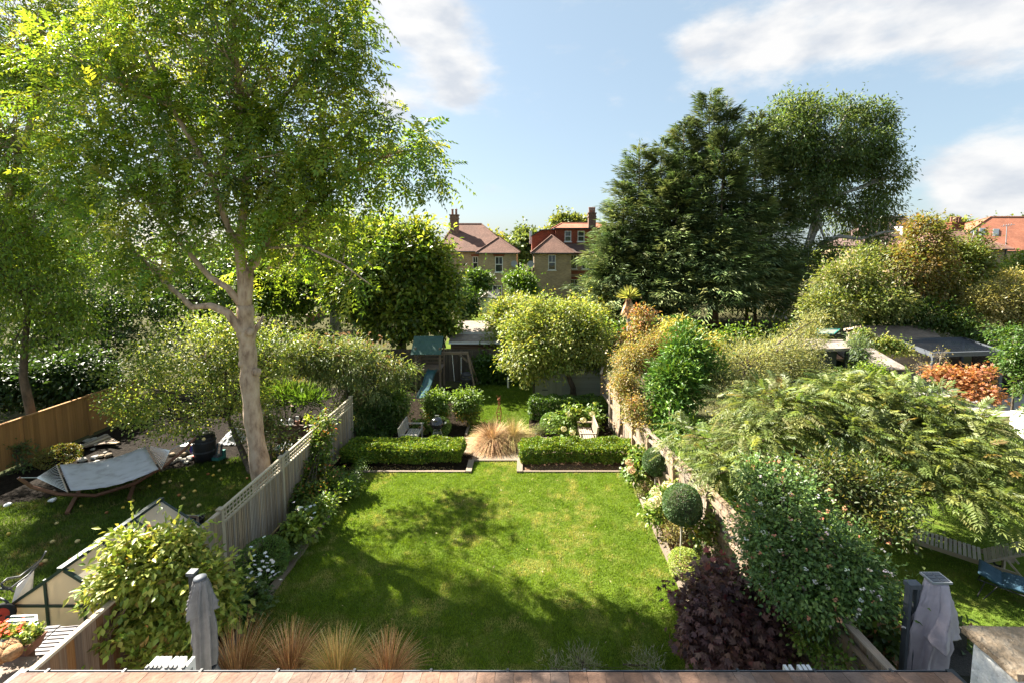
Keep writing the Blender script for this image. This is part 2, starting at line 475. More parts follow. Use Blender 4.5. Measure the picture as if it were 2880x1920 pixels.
def ball(parent, name, mat, c, r, sz=1.0, world=True):
    o = bpy.data.objects.new(name, unit('ball', mat))
    o.matrix_basis = Matrix.Translation(c) @ Matrix.Diagonal((r, r, r * sz, 1))
    return link(o, parent, world)

# ------------------------------------------------------------------ numpy noise and leaves
_h = np.random.default_rng(3).random((64, 64))
def vnoise(x, y, s):
    x = np.asarray(x) / s; y = np.asarray(y) / s
    xi, yi = np.floor(x).astype(int), np.floor(y).astype(int)
    fx, fy = x - xi, y - yi
    fx = fx * fx * (3 - 2 * fx); fy = fy * fy * (3 - 2 * fy)
    g = lambda a, b: _h[a % 64, b % 64]
    return (g(xi, yi) * (1 - fx) + g(xi + 1, yi) * fx) * (1 - fy) + (g(xi, yi + 1) * (1 - fx) + g(xi + 1, yi + 1) * fx) * fy
def norm(a): return a / np.maximum(1e-9, np.linalg.norm(a, axis=1, keepdims=True))
def tri_object(name, V, F, col, mat, parent=None, world=True, smooth=False, label=None, cat=None, kind=None, group=None):
    """V (n,3) F (m,3) col (n,3)"""
    me = bpy.data.meshes.new(name)
    nv, nf = len(V), len(F)
    me.vertices.add(nv)
    me.vertices.foreach_set('co', np.ascontiguousarray(V, np.float32).ravel())
    me.loops.add(nf * 3)
    me.loops.foreach_set('vertex_index', np.ascontiguousarray(F, np.int32).ravel())
    me.polygons.add(nf)
    me.polygons.foreach_set('loop_start', np.arange(0, nf * 3, 3, dtype=np.int32))
    me.polygons.foreach_set('loop_total', np.full(nf, 3, np.int32))
    if smooth: me.polygons.foreach_set('use_smooth', np.ones(nf, bool))
    at = me.attributes.new('tint', 'FLOAT_COLOR', 'POINT')
    c4 = np.ones((nv, 4), np.float32); c4[:, :3] = col
    at.data.foreach_set('color', c4.ravel())
    me.materials.append(MATS[mat])
    me.update(calc_edges=True)
    o = bpy.data.objects.new(name, me)
    link(o, parent, world)
    return tag(o, label, cat, group, kind)
TRIS = [0]
class Leaves:
    """collects leaf blades: two triangles each, folded along the midrib"""
    def __init__(s): s.V, s.F, s.Cc, s.n = [], [], [], 0
    def add(s, P, A, N, L, W, col, fold=.18, mid=.42):
        n = len(P)
        if n == 0: return
        A = norm(A); S = norm(np.cross(A, N)); N = np.cross(S, A)
        L = np.broadcast_to(np.asarray(L, float), (n,))[:, None]; W = np.broadcast_to(np.asarray(W, float), (n,))[:, None]
        v = np.stack([P, P + A * L * mid + S * W / 2 + N * W * fold, P + A * L - N * L * .12, P + A * L * mid - S * W / 2 + N * W * fold], 1).reshape(-1, 3)
        k = np.arange(n)[:, None] * 4 + s.n
        f = np.concatenate([k + [0, 1, 2], k + [0, 2, 3]], 1).reshape(-1, 3)
        s.V.append(v); s.F.append(f); s.Cc.append(np.repeat(col, 4, 0)); s.n += 4 * n
    def build(s, name, mat, parent=None, **kw):
        V, F, Cc = np.concatenate(s.V), np.concatenate(s.F), np.concatenate(s.Cc)
        TRIS[0] += len(F)
        return tri_object(name, V, F, Cc, mat, parent, **kw)
LEAFGAIN = np.array([1.95, 1.85, 1.5])   # tint = reflected plus transmitted light
def pal(n, palette, jit=.18, g=None):
    """palette: list of (rgb, weight)"""
    g = g or rng
    w = np.array([p[1] for p in palette], float); w /= w.sum()
    c = np.array([p[0] for p in palette], float)[g.choice(len(palette), n, p=w)]
    return np.clip(c * LEAFGAIN * (1 + jit * g.standard_normal((n, 1))) * (1 + .06 * g.standard_normal((n, 3))), .004, .9)
def rdir(n): return norm(rng.standard_normal((n, 3)))
def lobe(px, py, Y, rx, rz, ry=None):
    m = mpp(Y)
    return (U(px, py, Y), (rx * m, ry if ry else (rx + rz) / 2 * m * .85, rz * m))
def in_lobes(lobes, n, shell=.5, top=0.0):
    """n points in the lobes, biased to the outer shell; returns points and outward directions"""
    vol = np.array([(l[1][0] * l[1][1] * l[1][2]) ** .75 for l in lobes]); vol /= vol.sum()
    k = rng.choice(len(lobes), n, p=vol)
    c = np.array([tuple(l[0]) for l in lobes])[k]; r = np.array([l[1] for l in lobes])[k]
    d = rdir(n)
    if top: d[:, 2] = np.where((d[:, 2] < 0) & (rng.random(n) < top), -d[:, 2], d[:, 2])
    q = shell + (1 - shell) * rng.random(n) ** .6
    q *= 1 + .07 * rng.standard_normal(n)
    u = d * 1.9 + c * .61
    q *= .68 + .64 * vnoise(u[:, 0] + u[:, 2] * .9, u[:, 1] - u[:, 2] * .7, .75)      # lumpy outline
    q *= np.where(rng.random(n) < .05, 1.08 + .22 * rng.random(n), 1)                 # stray shoots
    return c + d * r * q[:, None], norm(d / r), c, k
# ------------------------------------------------------------------ plant builders
def foliage(lv, lobes, clumps, per, cr, L, W, palette, droop=.25, out=.6, shell=.5, style='simple', jit=.16, top=0.0, cjit=.14, pairs=5, leaflet=None, up=.9, minz=None, spread=1.0, flat=1.0, rosette=0.5):
    far = min(1.55, max(1.05, 1 + (lobes[0][0][1] - 9) / 32)); L, W = L * far, (W * far if style == 'simple' else W)
    lobes = [(l[0], tuple(max(.45 * r, r - 1.0 * cr - .4 * L) for r in l[1])) for l in lobes]
    P0, D0, C0, K0 = in_lobes(lobes, clumps, shell, top)
    if minz is not None: P0[:, 2] = np.maximum(P0[:, 2], minz)
    n = clumps * per
    ci = np.repeat(np.arange(clumps), per)
    off = rng.standard_normal((n, 3)) * cr * np.array([1, 1, .75])
    P = P0[ci] + off
    if minz is not None: P[:, 2] = np.maximum(P[:, 2], minz)
    D = norm(D0[ci] * out + norm(off) * rosette * spread + rdir(n) * .7 * spread + np.array([0, 0, -droop]))
    if flat != 1.0: D[:, 2] *= flat; D = norm(D)
    N = norm(np.array([0, 0, up]) + D0[ci] * .35 + rdir(n) * .55)
    tone = (1 + cjit * rng.standard_normal(clumps))[ci][:, None]
    # whole clumps lean to one colour of the palette
    cc = pal(clumps, palette, jit * .5)[ci]
    col = np.clip((cc * .55 + pal(n, palette, jit) * .45) * tone, .004, .95)
    if style == 'simple' and clumps > 60:
        # young shoots that break the outline
        ns, k_ = max(4, int(clumps * .10)), 9
        si = rng.permutation(clumps)[:ns]
        sd = norm(D0[si] * .8 + np.array([0, 0, .55]) + rdir(ns) * .5)
        sl_ = (2.2 + 3.0 * rng.random(ns)) * max(cr, L * .8)
        tt = (np.arange(k_) + .5) / k_
        SP = (P0[si][:, None, :] + sd[:, None, :] * (sl_[:, None] * tt[None, :])[:, :, None]).reshape(-1, 3) + rdir(ns * k_) * L * .15
        SD = norm(np.repeat(sd, k_, 0) * .6 + rdir(ns * k_))
        lv.add(SP, SD, rdir(ns * k_) + np.array([0, 0, .8]), L * (.6 + .5 * rng.random(ns * k_)), W * (.6 + .5 * rng.random(ns * k_)), pal(ns * k_, palette, jit) * 1.1)
    if style == 'simple':
        lv.add(P, D, N, L * (.7 + .6 * rng.random(n)), W * (.7 + .6 * rng.random(n)), col)
    elif style == 'palmate':
        S = norm(np.cross(D, N)); Nn = np.cross(S, D)
        sz = L * (.7 + .6 * rng.random(n))
        for a, q in ((0, 1), (.62, .85), (-.62, .85), (1.3, .55), (-1.3, .55)):
            A = D * math.cos(a) + S * math.sin(a)
            lv.add(P, A, Nn, sz * q, sz * q * W, col, fold=.1, mid=.5)
    elif style == 'pinnate':
        S = norm(np.cross(D, N)); Nn = np.cross(S, D)
        RL = L * (.7 + .6 * rng.random(n))[:, None]
        ll, lw = leaflet
        for i in range(pairs):
            t = .25 + .75 * i / (pairs - 1)
            q = P + D * RL * t - np.array([0, 0, 1]) * RL * (.28 * t * t)
            sz = ll * (1 - .45 * abs(t - .5)) * RL[:, 0] / L
            for sg in (-1, 1):
                A = D * .55 + S * sg * .85 - Nn * .25 + rdir(n) * .18
                lv.add(q, A, Nn + rdir(n) * .25, sz, lw * RL[:, 0] / L, col * (1 + .08 * rng.standard_normal((n, 1))), fold=.12)
        q = P + D * RL - np.array([0, 0, 1]) * RL * .28
        lv.add(q, D - np.array([0, 0, .4]), Nn, ll * .9 * RL[:, 0] / L, lw * RL[:, 0] / L, col, fold=.12)
    return P0, C0, K0
def curve_pts(a, b, sag=.15, n=5, wob=.06):
    a, b = Vector(a), Vector(b)
    d = b - a
    out = []
    w = Vector(rng.standard_normal(3)) * wob * d.length
    for i in range(n + 1):
        t = i / n
        p = a.lerp(b, t) + w * math.sin(math.pi * t)
        p.z += sag * d.length * (t - t * t) * 1.2
        out.append(p)
    return out
def taper(n, r0, r1): return [r0 + (r1 - r0) * (i / n) ** .8 for i in range(n + 1)]
def woody(parent, base, trunk, lobes, P0, K0, bark, r0, limb_r, twigs=200, twig_r=.012, attach=None, name='trunk', twig_sides=4):
    """trunk, a limb into every lobe and thin twigs out to leaf clumps"""
    mb = MB()
    T = [Vector(p) for p in trunk]
    fine = []
    for i in range(len(T) - 1):
        for k in range(3): fine.append(T[i].lerp(T[i + 1], k / 3))
    fine.append(T[-1])
    nf = len(fine) - 1
    mb.tube(fine, [r0 * (1.35 - .35 * min(1, i / 2)) * (1 - .55 * i / nf) for i in range(nf + 1)], 10)
    top = fine[-1]
    for k, (c, r) in enumerate(lobes):
        a = top if attach is None else Vector(attach[k % len(attach)])
        pts = curve_pts(a, c, .12, 6, .05)
        mb.tube(pts, taper(6, limb_r, limb_r * .3), 7)
    for i in rng.permutation(len(P0))[:twigs]:
        c = Vector(lobes[K0[i]][0])
        a0 = top if attach is None else Vector(attach[K0[i] % len(attach)])
        s = a0.lerp(c, .45 + .55 * rng.random())
        mb.tube(curve_pts(s, P0[i], .1, 4, .08), taper(4, twig_r * 2.2, twig_r * .7), twig_sides, cap=False)
    return mb.build(name, bark, parent, smooth=True)
def plant(name, label, cat, lobes, clumps, per, cr, L, W, palette, base=None, trunk=None, r0=.06, limb_r=.03, twigs=60, twig_r=.008, bark='bark_dark', mat='leaf', group=None, attach=None, crown='crown', extra=None, **kw):
    c0 = lobes[0][0]
    b = Vector(base) if base is not None else Vector((c0[0], c0[1], terrain(c0[1])))
    t = thing(name, label, cat, b, group=group)
    lv = Leaves()
    P0, C0, K0 = foliage(lv, lobes, clumps, per, cr, L, W, palette, **kw)
    if extra: extra(lv)
    lv.build(crown, mat, t, kind='stuff')
    tr = trunk or [b, (Vector(b) + Vector(c0)) / 2, c0]
    woody(t, b, tr, lobes, P0, K0, bark, r0, limb_r, twigs, twig_r, attach, name='trunk' if cat == 'tree' else 'stems')
    return t
def clipped(name, label, cat, shape, n, L, W, palette, mat='leaf_thick', group=None, core='leaf_core', stem=None, base=None, part='foliage'):
    """dense clipped foliage: points on a surface function -> (P, outward)"""
    P, D = shape(n)
    t = thing(name, label, cat, base if base is not None else (float(P[:, 0].mean()), float(P[:, 1].mean()), 0), group=group)
    lv = Leaves()
    A = norm(D * .7 + rdir(n) * .8 + np.array([0, 0, .25]))
    N = norm(D * .6 + rdir(n) * .6 + np.array([0, 0, .5]))
    tone = .8 + .45 * vnoise(P[:, 0] + P[:, 2] * .7, P[:, 1] + P[:, 2], .28)[:, None]
    lv.add(P, A, N, L * (.6 + .7 * rng.random(n)), W * (.7 + .6 * rng.random(n)), pal(n, palette) * tone)
    lv.build(part, mat, t, kind='stuff')
    return t
def s_ball(c, r, sz=1.0, bump=.05, depth=.14):
    c = np.array(c, float)
    def f(n):
        d = rdir(n)
        rr = r * (1 - depth * rng.random(n) ** 2 + bump * (vnoise(d[:, 0] * 3 + 5 + c[0], d[:, 1] * 3 + d[:, 2] * 2 + 9, 1) - .5))
        return c + d * rr[:, None] * np.array([1, 1, sz]), d
    return f
def s_box(x0, x1, y0, y1, z0, z1, rnd=.12, depth=.12, bump=.10):
    def f(n):
        u = rng.random((n, 3))
        ar = np.array([(y1 - y0) * (z1 - z0)] * 2 + [(x1 - x0) * (z1 - z0)] * 2 + [(x1 - x0) * (y1 - y0)] * 1)
        k = rng.choice(5, n, p=ar / ar.sum())
        P = np.stack([x0 + u[:, 0] * (x1 - x0), y0 + u[:, 1] * (y1 - y0), z0 + u[:, 2] * (z1 - z0)], 1)
        D = np.zeros((n, 3))
        for j, (ax, val, sg) in enumerate(((0, x0, -1), (0, x1, 1), (1, y0, -1), (1, y1, 1), (2, z1, 1))):
            q = k == j
            P[q, ax] = val; D[q, ax] = sg
        # round the edges
        cx = np.array([(x0 + x1) / 2, (y0 + y1) / 2, (z0 + z1) / 2]); h = np.array([x1 - x0, y1 - y0, z1 - z0]) / 2
        e = (P - cx) / h
        near = np.maximum(0, np.abs(e) * h - (h - rnd))
        over = np.sort(near, 1)
        P -= np.sign(e) * near * (over[:, 1:2] > 0) * .3
        nz = vnoise(P[:, 0] * 1.0 + P[:, 2] * .8 + x0, P[:, 1] + P[:, 2] * .6, .35) - .5
        P += D * (bump * nz - depth * rng.random(n) ** 2)[:, None]
        return P, norm(D + rdir(n) * .35)
    return f
def grass_clump(name, label, base, n, length, spread, palette, group=None, lean=.0, width=.006, seg=4, droop=.8, cat='ornamental grass'):
    """a tussock of arching blades, each a tapering strip"""
    b = np.array(base, float)
    t = thing(name, label, cat, base, group=group)
    az = rng.random(n) * 2 * math.pi
    o = np.stack([np.cos(az), np.sin(az), 0 * az], 1)
    L = length * (.55 + .55 * rng.random(n))
    out = spread * (.06 + .94 * rng.random(n) ** droop)
    st = b + o * (.10 * length * rng.random((n, 1)))
    V, F, Cc = [], [], []
    side = np.stack([-o[:, 1], o[:, 0], 0 * az], 1)
    col = pal(n, palette, .22)
    for i in range(seg + 1):
        s = i / seg
        p = st + o * (L * out * (s ** 1.5))[:, None] + np.array([0, 0, 1]) * (L * np.cos(out * .9) * (1.1 * s) - L * out * .62 * s ** 2.4)[:, None] + rng.standard_normal((n, 3)) * .012 * s
        w = width * (1 - .85 * s)
        V.append(np.stack([p - side * w, p + side * w], 1))
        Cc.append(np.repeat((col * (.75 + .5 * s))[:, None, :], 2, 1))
    V = np.stack(V, 1).reshape(n, -1, 3); Cc = np.clip(np.stack(Cc, 1).reshape(n, -1, 3), 0, .95)
    V[:, :, 2] = np.maximum(V[:, :, 2], b[2] + .005)
    k = np.arange(n)[:, None] * (2 * (seg + 1))
    fs = []
    for i in range(seg):
        a = 2 * i
        fs += [k + [a, a + 1, a + 3], k + [a, a + 3, a + 2]]
    F = np.concatenate(fs, 1).reshape(-1, 3)
    TRIS[0] += len(F)
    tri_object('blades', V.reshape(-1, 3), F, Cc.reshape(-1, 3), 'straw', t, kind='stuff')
    return t
def fern(lv, c, n, L, palette, pairs=9):
    """fronds arching out of one crown"""
    az = rng.random(n) * 2 * math.pi
    o = np.stack([np.cos(az), np.sin(az), 0 * az], 1)
    ll = L * (.7 + .5 * rng.random(n))
    rise = .5 + .5 * rng.random(n)
    col = pal(n, palette)
    for i in range(pairs):
        s = (i + 1) / pairs
        p = np.array(c) + o * (ll * .85 * s)[:, None] + np.array([0, 0, 1]) * (ll * rise * (1.3 * s - 1.0 * s * s))[:, None]
        S = np.stack([-o[:, 1], o[:, 0], 0 * az], 1)
        sz = ll * .26 * (1.05 - s)
        for sg in (-1, 1):
            lv.add(p, S * sg + o * .45 - np.array([0, 0, .2]), np.tile([0, 0, 1.], (n, 1)) + rdir(n) * .2, sz + .02, .22 * sz + .012, col)
def blades(name, pts_xy, z, h, w, col, lean=.5, parent=None, mat='blade', **kw):
    """single-triangle grass blades"""
    n = len(pts_xy)
    P = np.concatenate([pts_xy, np.full((n, 1), 0.0)], 1); P[:, 2] = z
    az = rng.random(n) * 2 * math.pi
    s = np.stack([np.cos(az), np.sin(az), 0 * az], 1)
    d = rng.standard_normal((n, 3)) * lean * .6; d[:, 2] = 1
    hh = (h * (.5 + .8 * rng.random(n)))[:, None]
    V = np.stack([P - s * w / 2, P + s * w / 2, P + norm(d) * hh], 1).reshape(-1, 3)
    F = np.arange(n * 3).reshape(-1, 3)
    cc = np.repeat(col, 3, 0)
    TRIS[0] += n
    return tri_object(name, V, F, np.clip(cc, .003, .9), mat, parent, **kw)
def blossoms(lv, P, r, col, petals=5, D=None):
    """small open flowers: a ring of petals facing up and outwards"""
    n = len(P)
    N = norm((D if D is not None else 0) + np.array([0, 0, .8]) + rdir(n) * .35)
    a = norm(np.cross(N, rdir(n))); b = np.cross(N, a)
    for i in range(petals):
        t = 2 * math.pi * i / petals
        lv.add(P, a * math.cos(t) + b * math.sin(t), N, r, r * .85, col, fold=.05, mid=.6)
def conifer(name, label, leaders, palette, trunks, base, ks=1.0):
    """leaders: (apex point, foot z, radius); sprays of scale foliage along up-swept branches"""
    t = thing(name, label, 'tree', base)
    lv = Leaves(); mb = MB()
    for (ap, z0, rad, nb) in leaders:
        ap = np.array(ap, float); H = ap[2] - z0
        h = rng.random(nb) ** .75                 # 0 = foot, 1 = apex, denser low down where the cone is wide
        h = 1 - h
        az = rng.random(nb) * 2 * math.pi
        ln = rad * 1.45 * np.clip((1 - h) ** .68, .03, 1) * (.6 + .55 * rng.random(nb)) + .25
        ln *= 1 + .25 * np.sin(az * 3 + h * 17)
        o = np.stack([np.cos(az), np.sin(az), 0 * az], 1)
        rise = .02 + .62 * h ** 1.3 + .14 * rng.standard_normal(nb)
        st = np.stack([np.full(nb, ap[0]), np.full(nb, ap[1]), z0 + h * H - .3 * ln * rise], 1)
        nsp = 45
        colb = pal(nb, palette, .15)
        S = np.stack([-o[:, 1], o[:, 0], 0 * az], 1)
        for j in range(nsp):
            s = .22 + .78 * (j + rng.random(nb)) / nsp
            p = st + o * (ln * s)[:, None] + np.array([0, 0, 1]) * (ln * (rise * s ** 1.4 + .05 * np.sin(s * 9)))[:, None]
            w = (.30 * ln * (1.12 - s) + .05) * rng.uniform(-1, 1, nb)
            p = p + S * w[:, None] + rng.standard_normal((nb, 3)) * np.array([.05, .05, .09])
            tang = norm(o + np.array([0, 0, 1]) * (rise * 1.1)[:, None])
            A = tang * 1.0 + S * (.55 * np.sign(w))[:, None] + rdir(nb) * .28 + np.array([0, 0, -.2])
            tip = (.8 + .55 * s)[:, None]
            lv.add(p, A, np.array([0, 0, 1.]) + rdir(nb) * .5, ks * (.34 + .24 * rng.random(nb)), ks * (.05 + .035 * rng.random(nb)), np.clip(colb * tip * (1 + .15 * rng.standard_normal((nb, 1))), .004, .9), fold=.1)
        for k in rng.permutation(nb)[:26]:
            mb.tube([st[k], st[k] + o[k] * ln[k] * .5 + np.array([0, 0, ln[k] * rise[k] * .38])], [.035, .012], 4, cap=False)
        # the crown's top shoot
        m = 40
        q = ap + np.stack([rng.standard_normal(m) * .06, rng.standard_normal(m) * .06, rng.uniform(-1.0, .25, m)], 1) * ks
        lv.add(q, rdir(m) * .6 + np.array([0, 0, .9]), rdir(m), .26, .06, pal(m, palette))
        mb.tube([(ap[0], ap[1], z0 + .3), (ap[0], ap[1], ap[2] - .2)], [.16, .02], 6)
    for pts, r in trunks:
        mb.tube(pts, taper(len(pts) - 1, r, r * .6), 8)
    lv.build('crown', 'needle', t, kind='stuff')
    mb.build('trunk', 'bark_brown', t, smooth=True)
    return t
# ================================================================== THE SETTING: ground sheets
def sheet(name, poly, z, mat, kind='structure', cols=1):
    mb = MB(); mb.add([(p[0], p[1], z) for p in poly], [tuple(range(len(poly)))])
    return mb.build(name, mat, kind=kind)
gm = MB()
xs = [-500, -60, -20, 0, 20, 60, 500]; ys = [-60, 4, 15, 29, 33, 38, 43, 60, 110, 600]
gv = [(x, y, terrain(y) - .02) for y in ys for x in xs]
gf = [(j * 7 + i, j * 7 + i + 1, (j + 1) * 7 + i + 1, (j + 1) * 7 + i) for j in range(len(ys) - 1) for i in range(6)]
gm.add(gv, gf).build('ground', 'earth', kind='structure')

LF, LN = G(1018, 1330), G(702, 1762)
RF, RN = G(1766, 1333), G(1893, 1617)
def lx(y): return LN.x + (LF.x - LN.x) * (y - LN.y) / (LF.y - LN.y)
def rx(y): return RN.x + (RF.x - RN.x) * (y - RN.y) / (RF.y - RN.y)
YB = 15.35                                     # front edge of the hedge beds
YP0, YP1 = 16.2, 18.35                         # gravel path
GX0, GX1 = G(1322, 1312).x, G(1462, 1312).x    # opening between the two hedges
YN = 3.2
FENCE_R = [(3.45, 21), (3.9, 14.5), (4.45, 11), (5.0, 7.3), (5.25, 3.4)]
def fr(y):
    for (x0, y0), (x1, y1) in zip(FENCE_R, FENCE_R[1:]):
        if y <= y0 and y >= y1: return x0 + (x1 - x0) * (y - y0) / (y1 - y0)
    return FENCE_R[0][0] if y > 21 else FENCE_R[-1][0]
FX = -6.8                                      # left-hand fence line
sheet('lawn', [(lx(YN), YN), (rx(YN), YN), (rx(YB), YB), (GX1, YB), (GX1, YP0), (GX0, YP0), (GX0, YB), (lx(YB), YB)], .004, 'lawn')
sheet('soil_bed', [(FX, YN), (lx(YN), YN), (lx(YB), YB), (GX0, YB), (GX0, YP0 + .75), (FX, YP0 + .75)], 0, 'soil')
sheet('soil_bed', [(rx(YN), YN), (5.25, YN), (5.0, 7.3), (4.45, 11), (3.9, 14.5), (3.8, YP0 + .75), (GX1, YP0 + .75), (GX1, YB), (rx(YB), YB)], 0, 'bark_chip')
sheet('gravel_path', [(FX, YP0 + .75), (GX0, YP0 + .75), (GX0, YP0), (GX1, YP0), (GX1, YP0 + .75), (3.7, YP0 + .75), (3.6, YP1), (FX, YP1)], .002, 'gravel')
sheet('soil_bed', [(FX, YP1), (-2.45, YP1), (-2.45, 24.9), (FX - 1.5, 24.9)], -.004, 'soil')
sheet('soil_bed', [(.12, YP1), (3.6, YP1), (3.45, 21), (.12, 21)], -.004, 'soil')
sheet('lawn', [(-2.45, YP1), (.12, YP1), (.12, 21.0), (.35, 22.6), (.35, 25.6), (-2.9, 25.6)], .004, 'lawn')
sheet('patio', [(-7.2, 1.0), (5.3, 1.0), (5.3, YN + .1), (-7.2, YN + .1)], .03, 'concrete')
# neighbours
sheet('lawn', [(-17.6, 3), (FX - .1, 3), (FX - .1, 14.6), (-9.3, 16.6), (-12.2, 15.2), (-14.6, 13.6), (-17.6, 12.2)], .002, 'lawn_rough')
sheet('soil_bed', [(-17.6, 12.2), (-14.6, 13.6), (-12.2, 15.2), (-9.3, 16.6), (FX - .1, 14.6), (FX - .1, 25), (-17.6, 25)], -.006, 'slate_bed')
sheet('lawn', [(5.3, 3), (17, 3), (17, 20.5), (3.7, 20.5), (4.5, 11)], .001, 'lawn')
sheet('patio', [(16.6, 20.6), (27, 20.6), (27, 27.5), (16.6, 27.5)], .03, 'concrete')
fl = MB(); fl.add([(-6, 33, terrain(33) + .01), (1, 33, terrain(33) + .01), (1, 43, 1.31), (1, 48, 1.31), (-6, 48, 1.31), (-6, 43, 1.31)], [(0, 1, 2, 5), (5, 2, 3, 4)])
fl.build('lawn', 'lawn', kind='structure')

# timber edging round the lawn
ed = thing('lawn_edging', 'pale timber sleeper edging framing the main lawn', 'edging', (0, 10, 0))
def edge(a, b, w=.15, h=.11): beam(ed, 'sleeper', 'timber_edge', (a[0], a[1], h / 2 - .03), (b[0], b[1], h / 2 - .03), w, h)
q = [3.3, 5.6, 8.0, 10.4, 12.9, YB + .05]
for a, b in zip(q, q[1:]): edge((lx(a) - .08, a), (lx(b) - .08, b - .01), .17); edge((rx(a) + .09, a), (rx(b) + .09, b - .01), .19)
edge((lx(YB), YB + .06), ((lx(YB) + GX0) / 2, YB + .06), .09, .08); edge(((lx(YB) + GX0) / 2 + .01, YB + .06), (GX0 - .12, YB + .06), .09, .08)
edge((GX1 + .12, YB + .06), (1.7, YB + .06), .09, .08); edge((1.71, YB + .06), (rx(YB), YB + .06), .09, .08)
edge((GX0, YB - .02), (GX0, YP0), .2); edge((GX1, YB - .02), (GX1, YP0), .2)
edge((GX0 + .11, YP0 + .02), (GX1 - .11, YP0 + .02), .08, .09)
edge((-2.45, YP1 + .1), (-2.45, 22), .1); edge((-2.45, 22.02), (-2.9, 25.2), .1)

# ================================================================== BUILDINGS
def wall_open(mb, A, B, z0, z1, holes, depth=.14):
    """vertical wall from A to B (xy) with rectangular holes (u0,u1,z0,z1) and reveals; faces the right-hand side looking from A to B"""
    A, B = Vector((A[0], A[1], 0)), Vector((B[0], B[1], 0))
    d = (B - A); L = d.length; d.normalize()
    nrm = Vector((d.y, -d.x, 0))
    us = sorted({0, L} | {h[0] for h in holes} | {h[1] for h in holes}); zs = sorted({z0, z1} | {h[2] for h in holes} | {h[3] for h in holes})
    P = lambda u, z, o=0: A + d * u + Vector((0, 0, z)) - nrm * o
    for u0, u1 in zip(us, us[1:]):
        for a, b in zip(zs, zs[1:]):
            if any(h[0] <= u0 and u1 <= h[1] and h[2] <= a and b <= h[3] for h in holes): continue
            mb.add([P(u0, a), P(u1, a), P(u1, b), P(u0, b)], [(0, 1, 2, 3)])
    for u0, u1, a, b in holes:
        mb.add([P(u0, a), P(u1, a), P(u1, b), P(u0, b), P(u0, a, depth), P(u1, a, depth), P(u1, b, depth), P(u0, b, depth)],
               [(0, 4, 5, 1), (1, 5, 6, 2), (2, 6, 7, 3), (3, 7, 4, 0)])
    return P, nrm
def sash(parent, P, u0, u1, z0, z1, cols=2, split=.5, glaze='pane_dark', o=.09, sill=True, glaze_top=True):
    """white sash window set into a reveal"""
    w = MB(); fw = .07
    def bar(a, b, c, d, oo=o, t=.06):
        p = [P(a, c, oo - t), P(b, c, oo - t), P(b, d, oo - t), P(a, d, oo - t), P(a, c, oo), P(b, c, oo), P(b, d, oo), P(a, d, oo)]
        w.add(p, [(0, 1, 2, 3), (4, 7, 6, 5), (0, 4, 5, 1), (1, 5, 6, 2), (2, 6, 7, 3), (3, 7, 4, 0)])
    bar(u0, u0 + fw, z0, z1); bar(u1 - fw, u1, z0, z1); bar(u0 + fw, u1 - fw, z0, z0 + fw); bar(u0 + fw, u1 - fw, z1 - fw, z1)
    if split:
        zm = z0 + (z1 - z0) * split; bar(u0 + fw, u1 - fw, zm - .035, zm + .035)
        if cols == 2 and glaze_top: bar((u0 + u1) / 2 - .02, (u0 + u1) / 2 + .02, zm + .035, z1 - fw, t=.05)
    if cols > 2:
        for i in range(1, cols): bar(u0 + (u1 - u0) * i / cols - .035, u0 + (u1 - u0) * i / cols + .035, z0 + fw, z1 - fw, t=.05)
    f = w.build('window', 'white_frame', parent)
    g = MB(); g.add([P(u0, z0, o - .01), P(u1, z0, o - .01), P(u1, z1, o - .01), P(u0, z1, o - .01)], [(0, 1, 2, 3)])
    gl = g.build('pane', glaze, None); gl.parent = f
    if sill:
        s = MB(); p = [P(u0 - .1, z0 - .09, -.09), P(u1 + .1, z0 - .09, -.09), P(u1 + .1, z0, -.09), P(u0 - .1, z0, -.09), P(u0 - .1, z0 - .09, .05), P(u1 + .1, z0 - .09, .05), P(u1 + .1, z0, .05), P(u0 - .1, z0, .05)]
        s.add(p, [(0, 1, 2, 3), (0, 4, 5, 1), (2, 6, 7, 3), (1, 5, 6, 2), (3, 7, 4, 0)])
        k = s.build('sill', 'white_frame', None); k.parent = f
    for c in (f,): pass
    return f
def lintel(parent, P, u0, u1, z0, mat='brick_red'):
    s = MB(); p = [P(u0 - .12, z0 + .002, -.02), P(u1 + .12, z0 + .002, -.02), P(u1 + .22, z0 + .26, -.02), P(u0 - .22, z0 + .26, -.02), P(u0 - .12, z0 + .002, .05), P(u1 + .12, z0 + .002, .05), P(u1 + .22, z0 + .26, .05), P(u0 - .22, z0 + .26, .05)]
    s.add(p, [(0, 1, 2, 3), (0, 4, 5, 1), (2, 6, 7, 3), (1, 5, 6, 2), (3, 7, 4, 0)])
    return s.build('lintel', mat, parent)
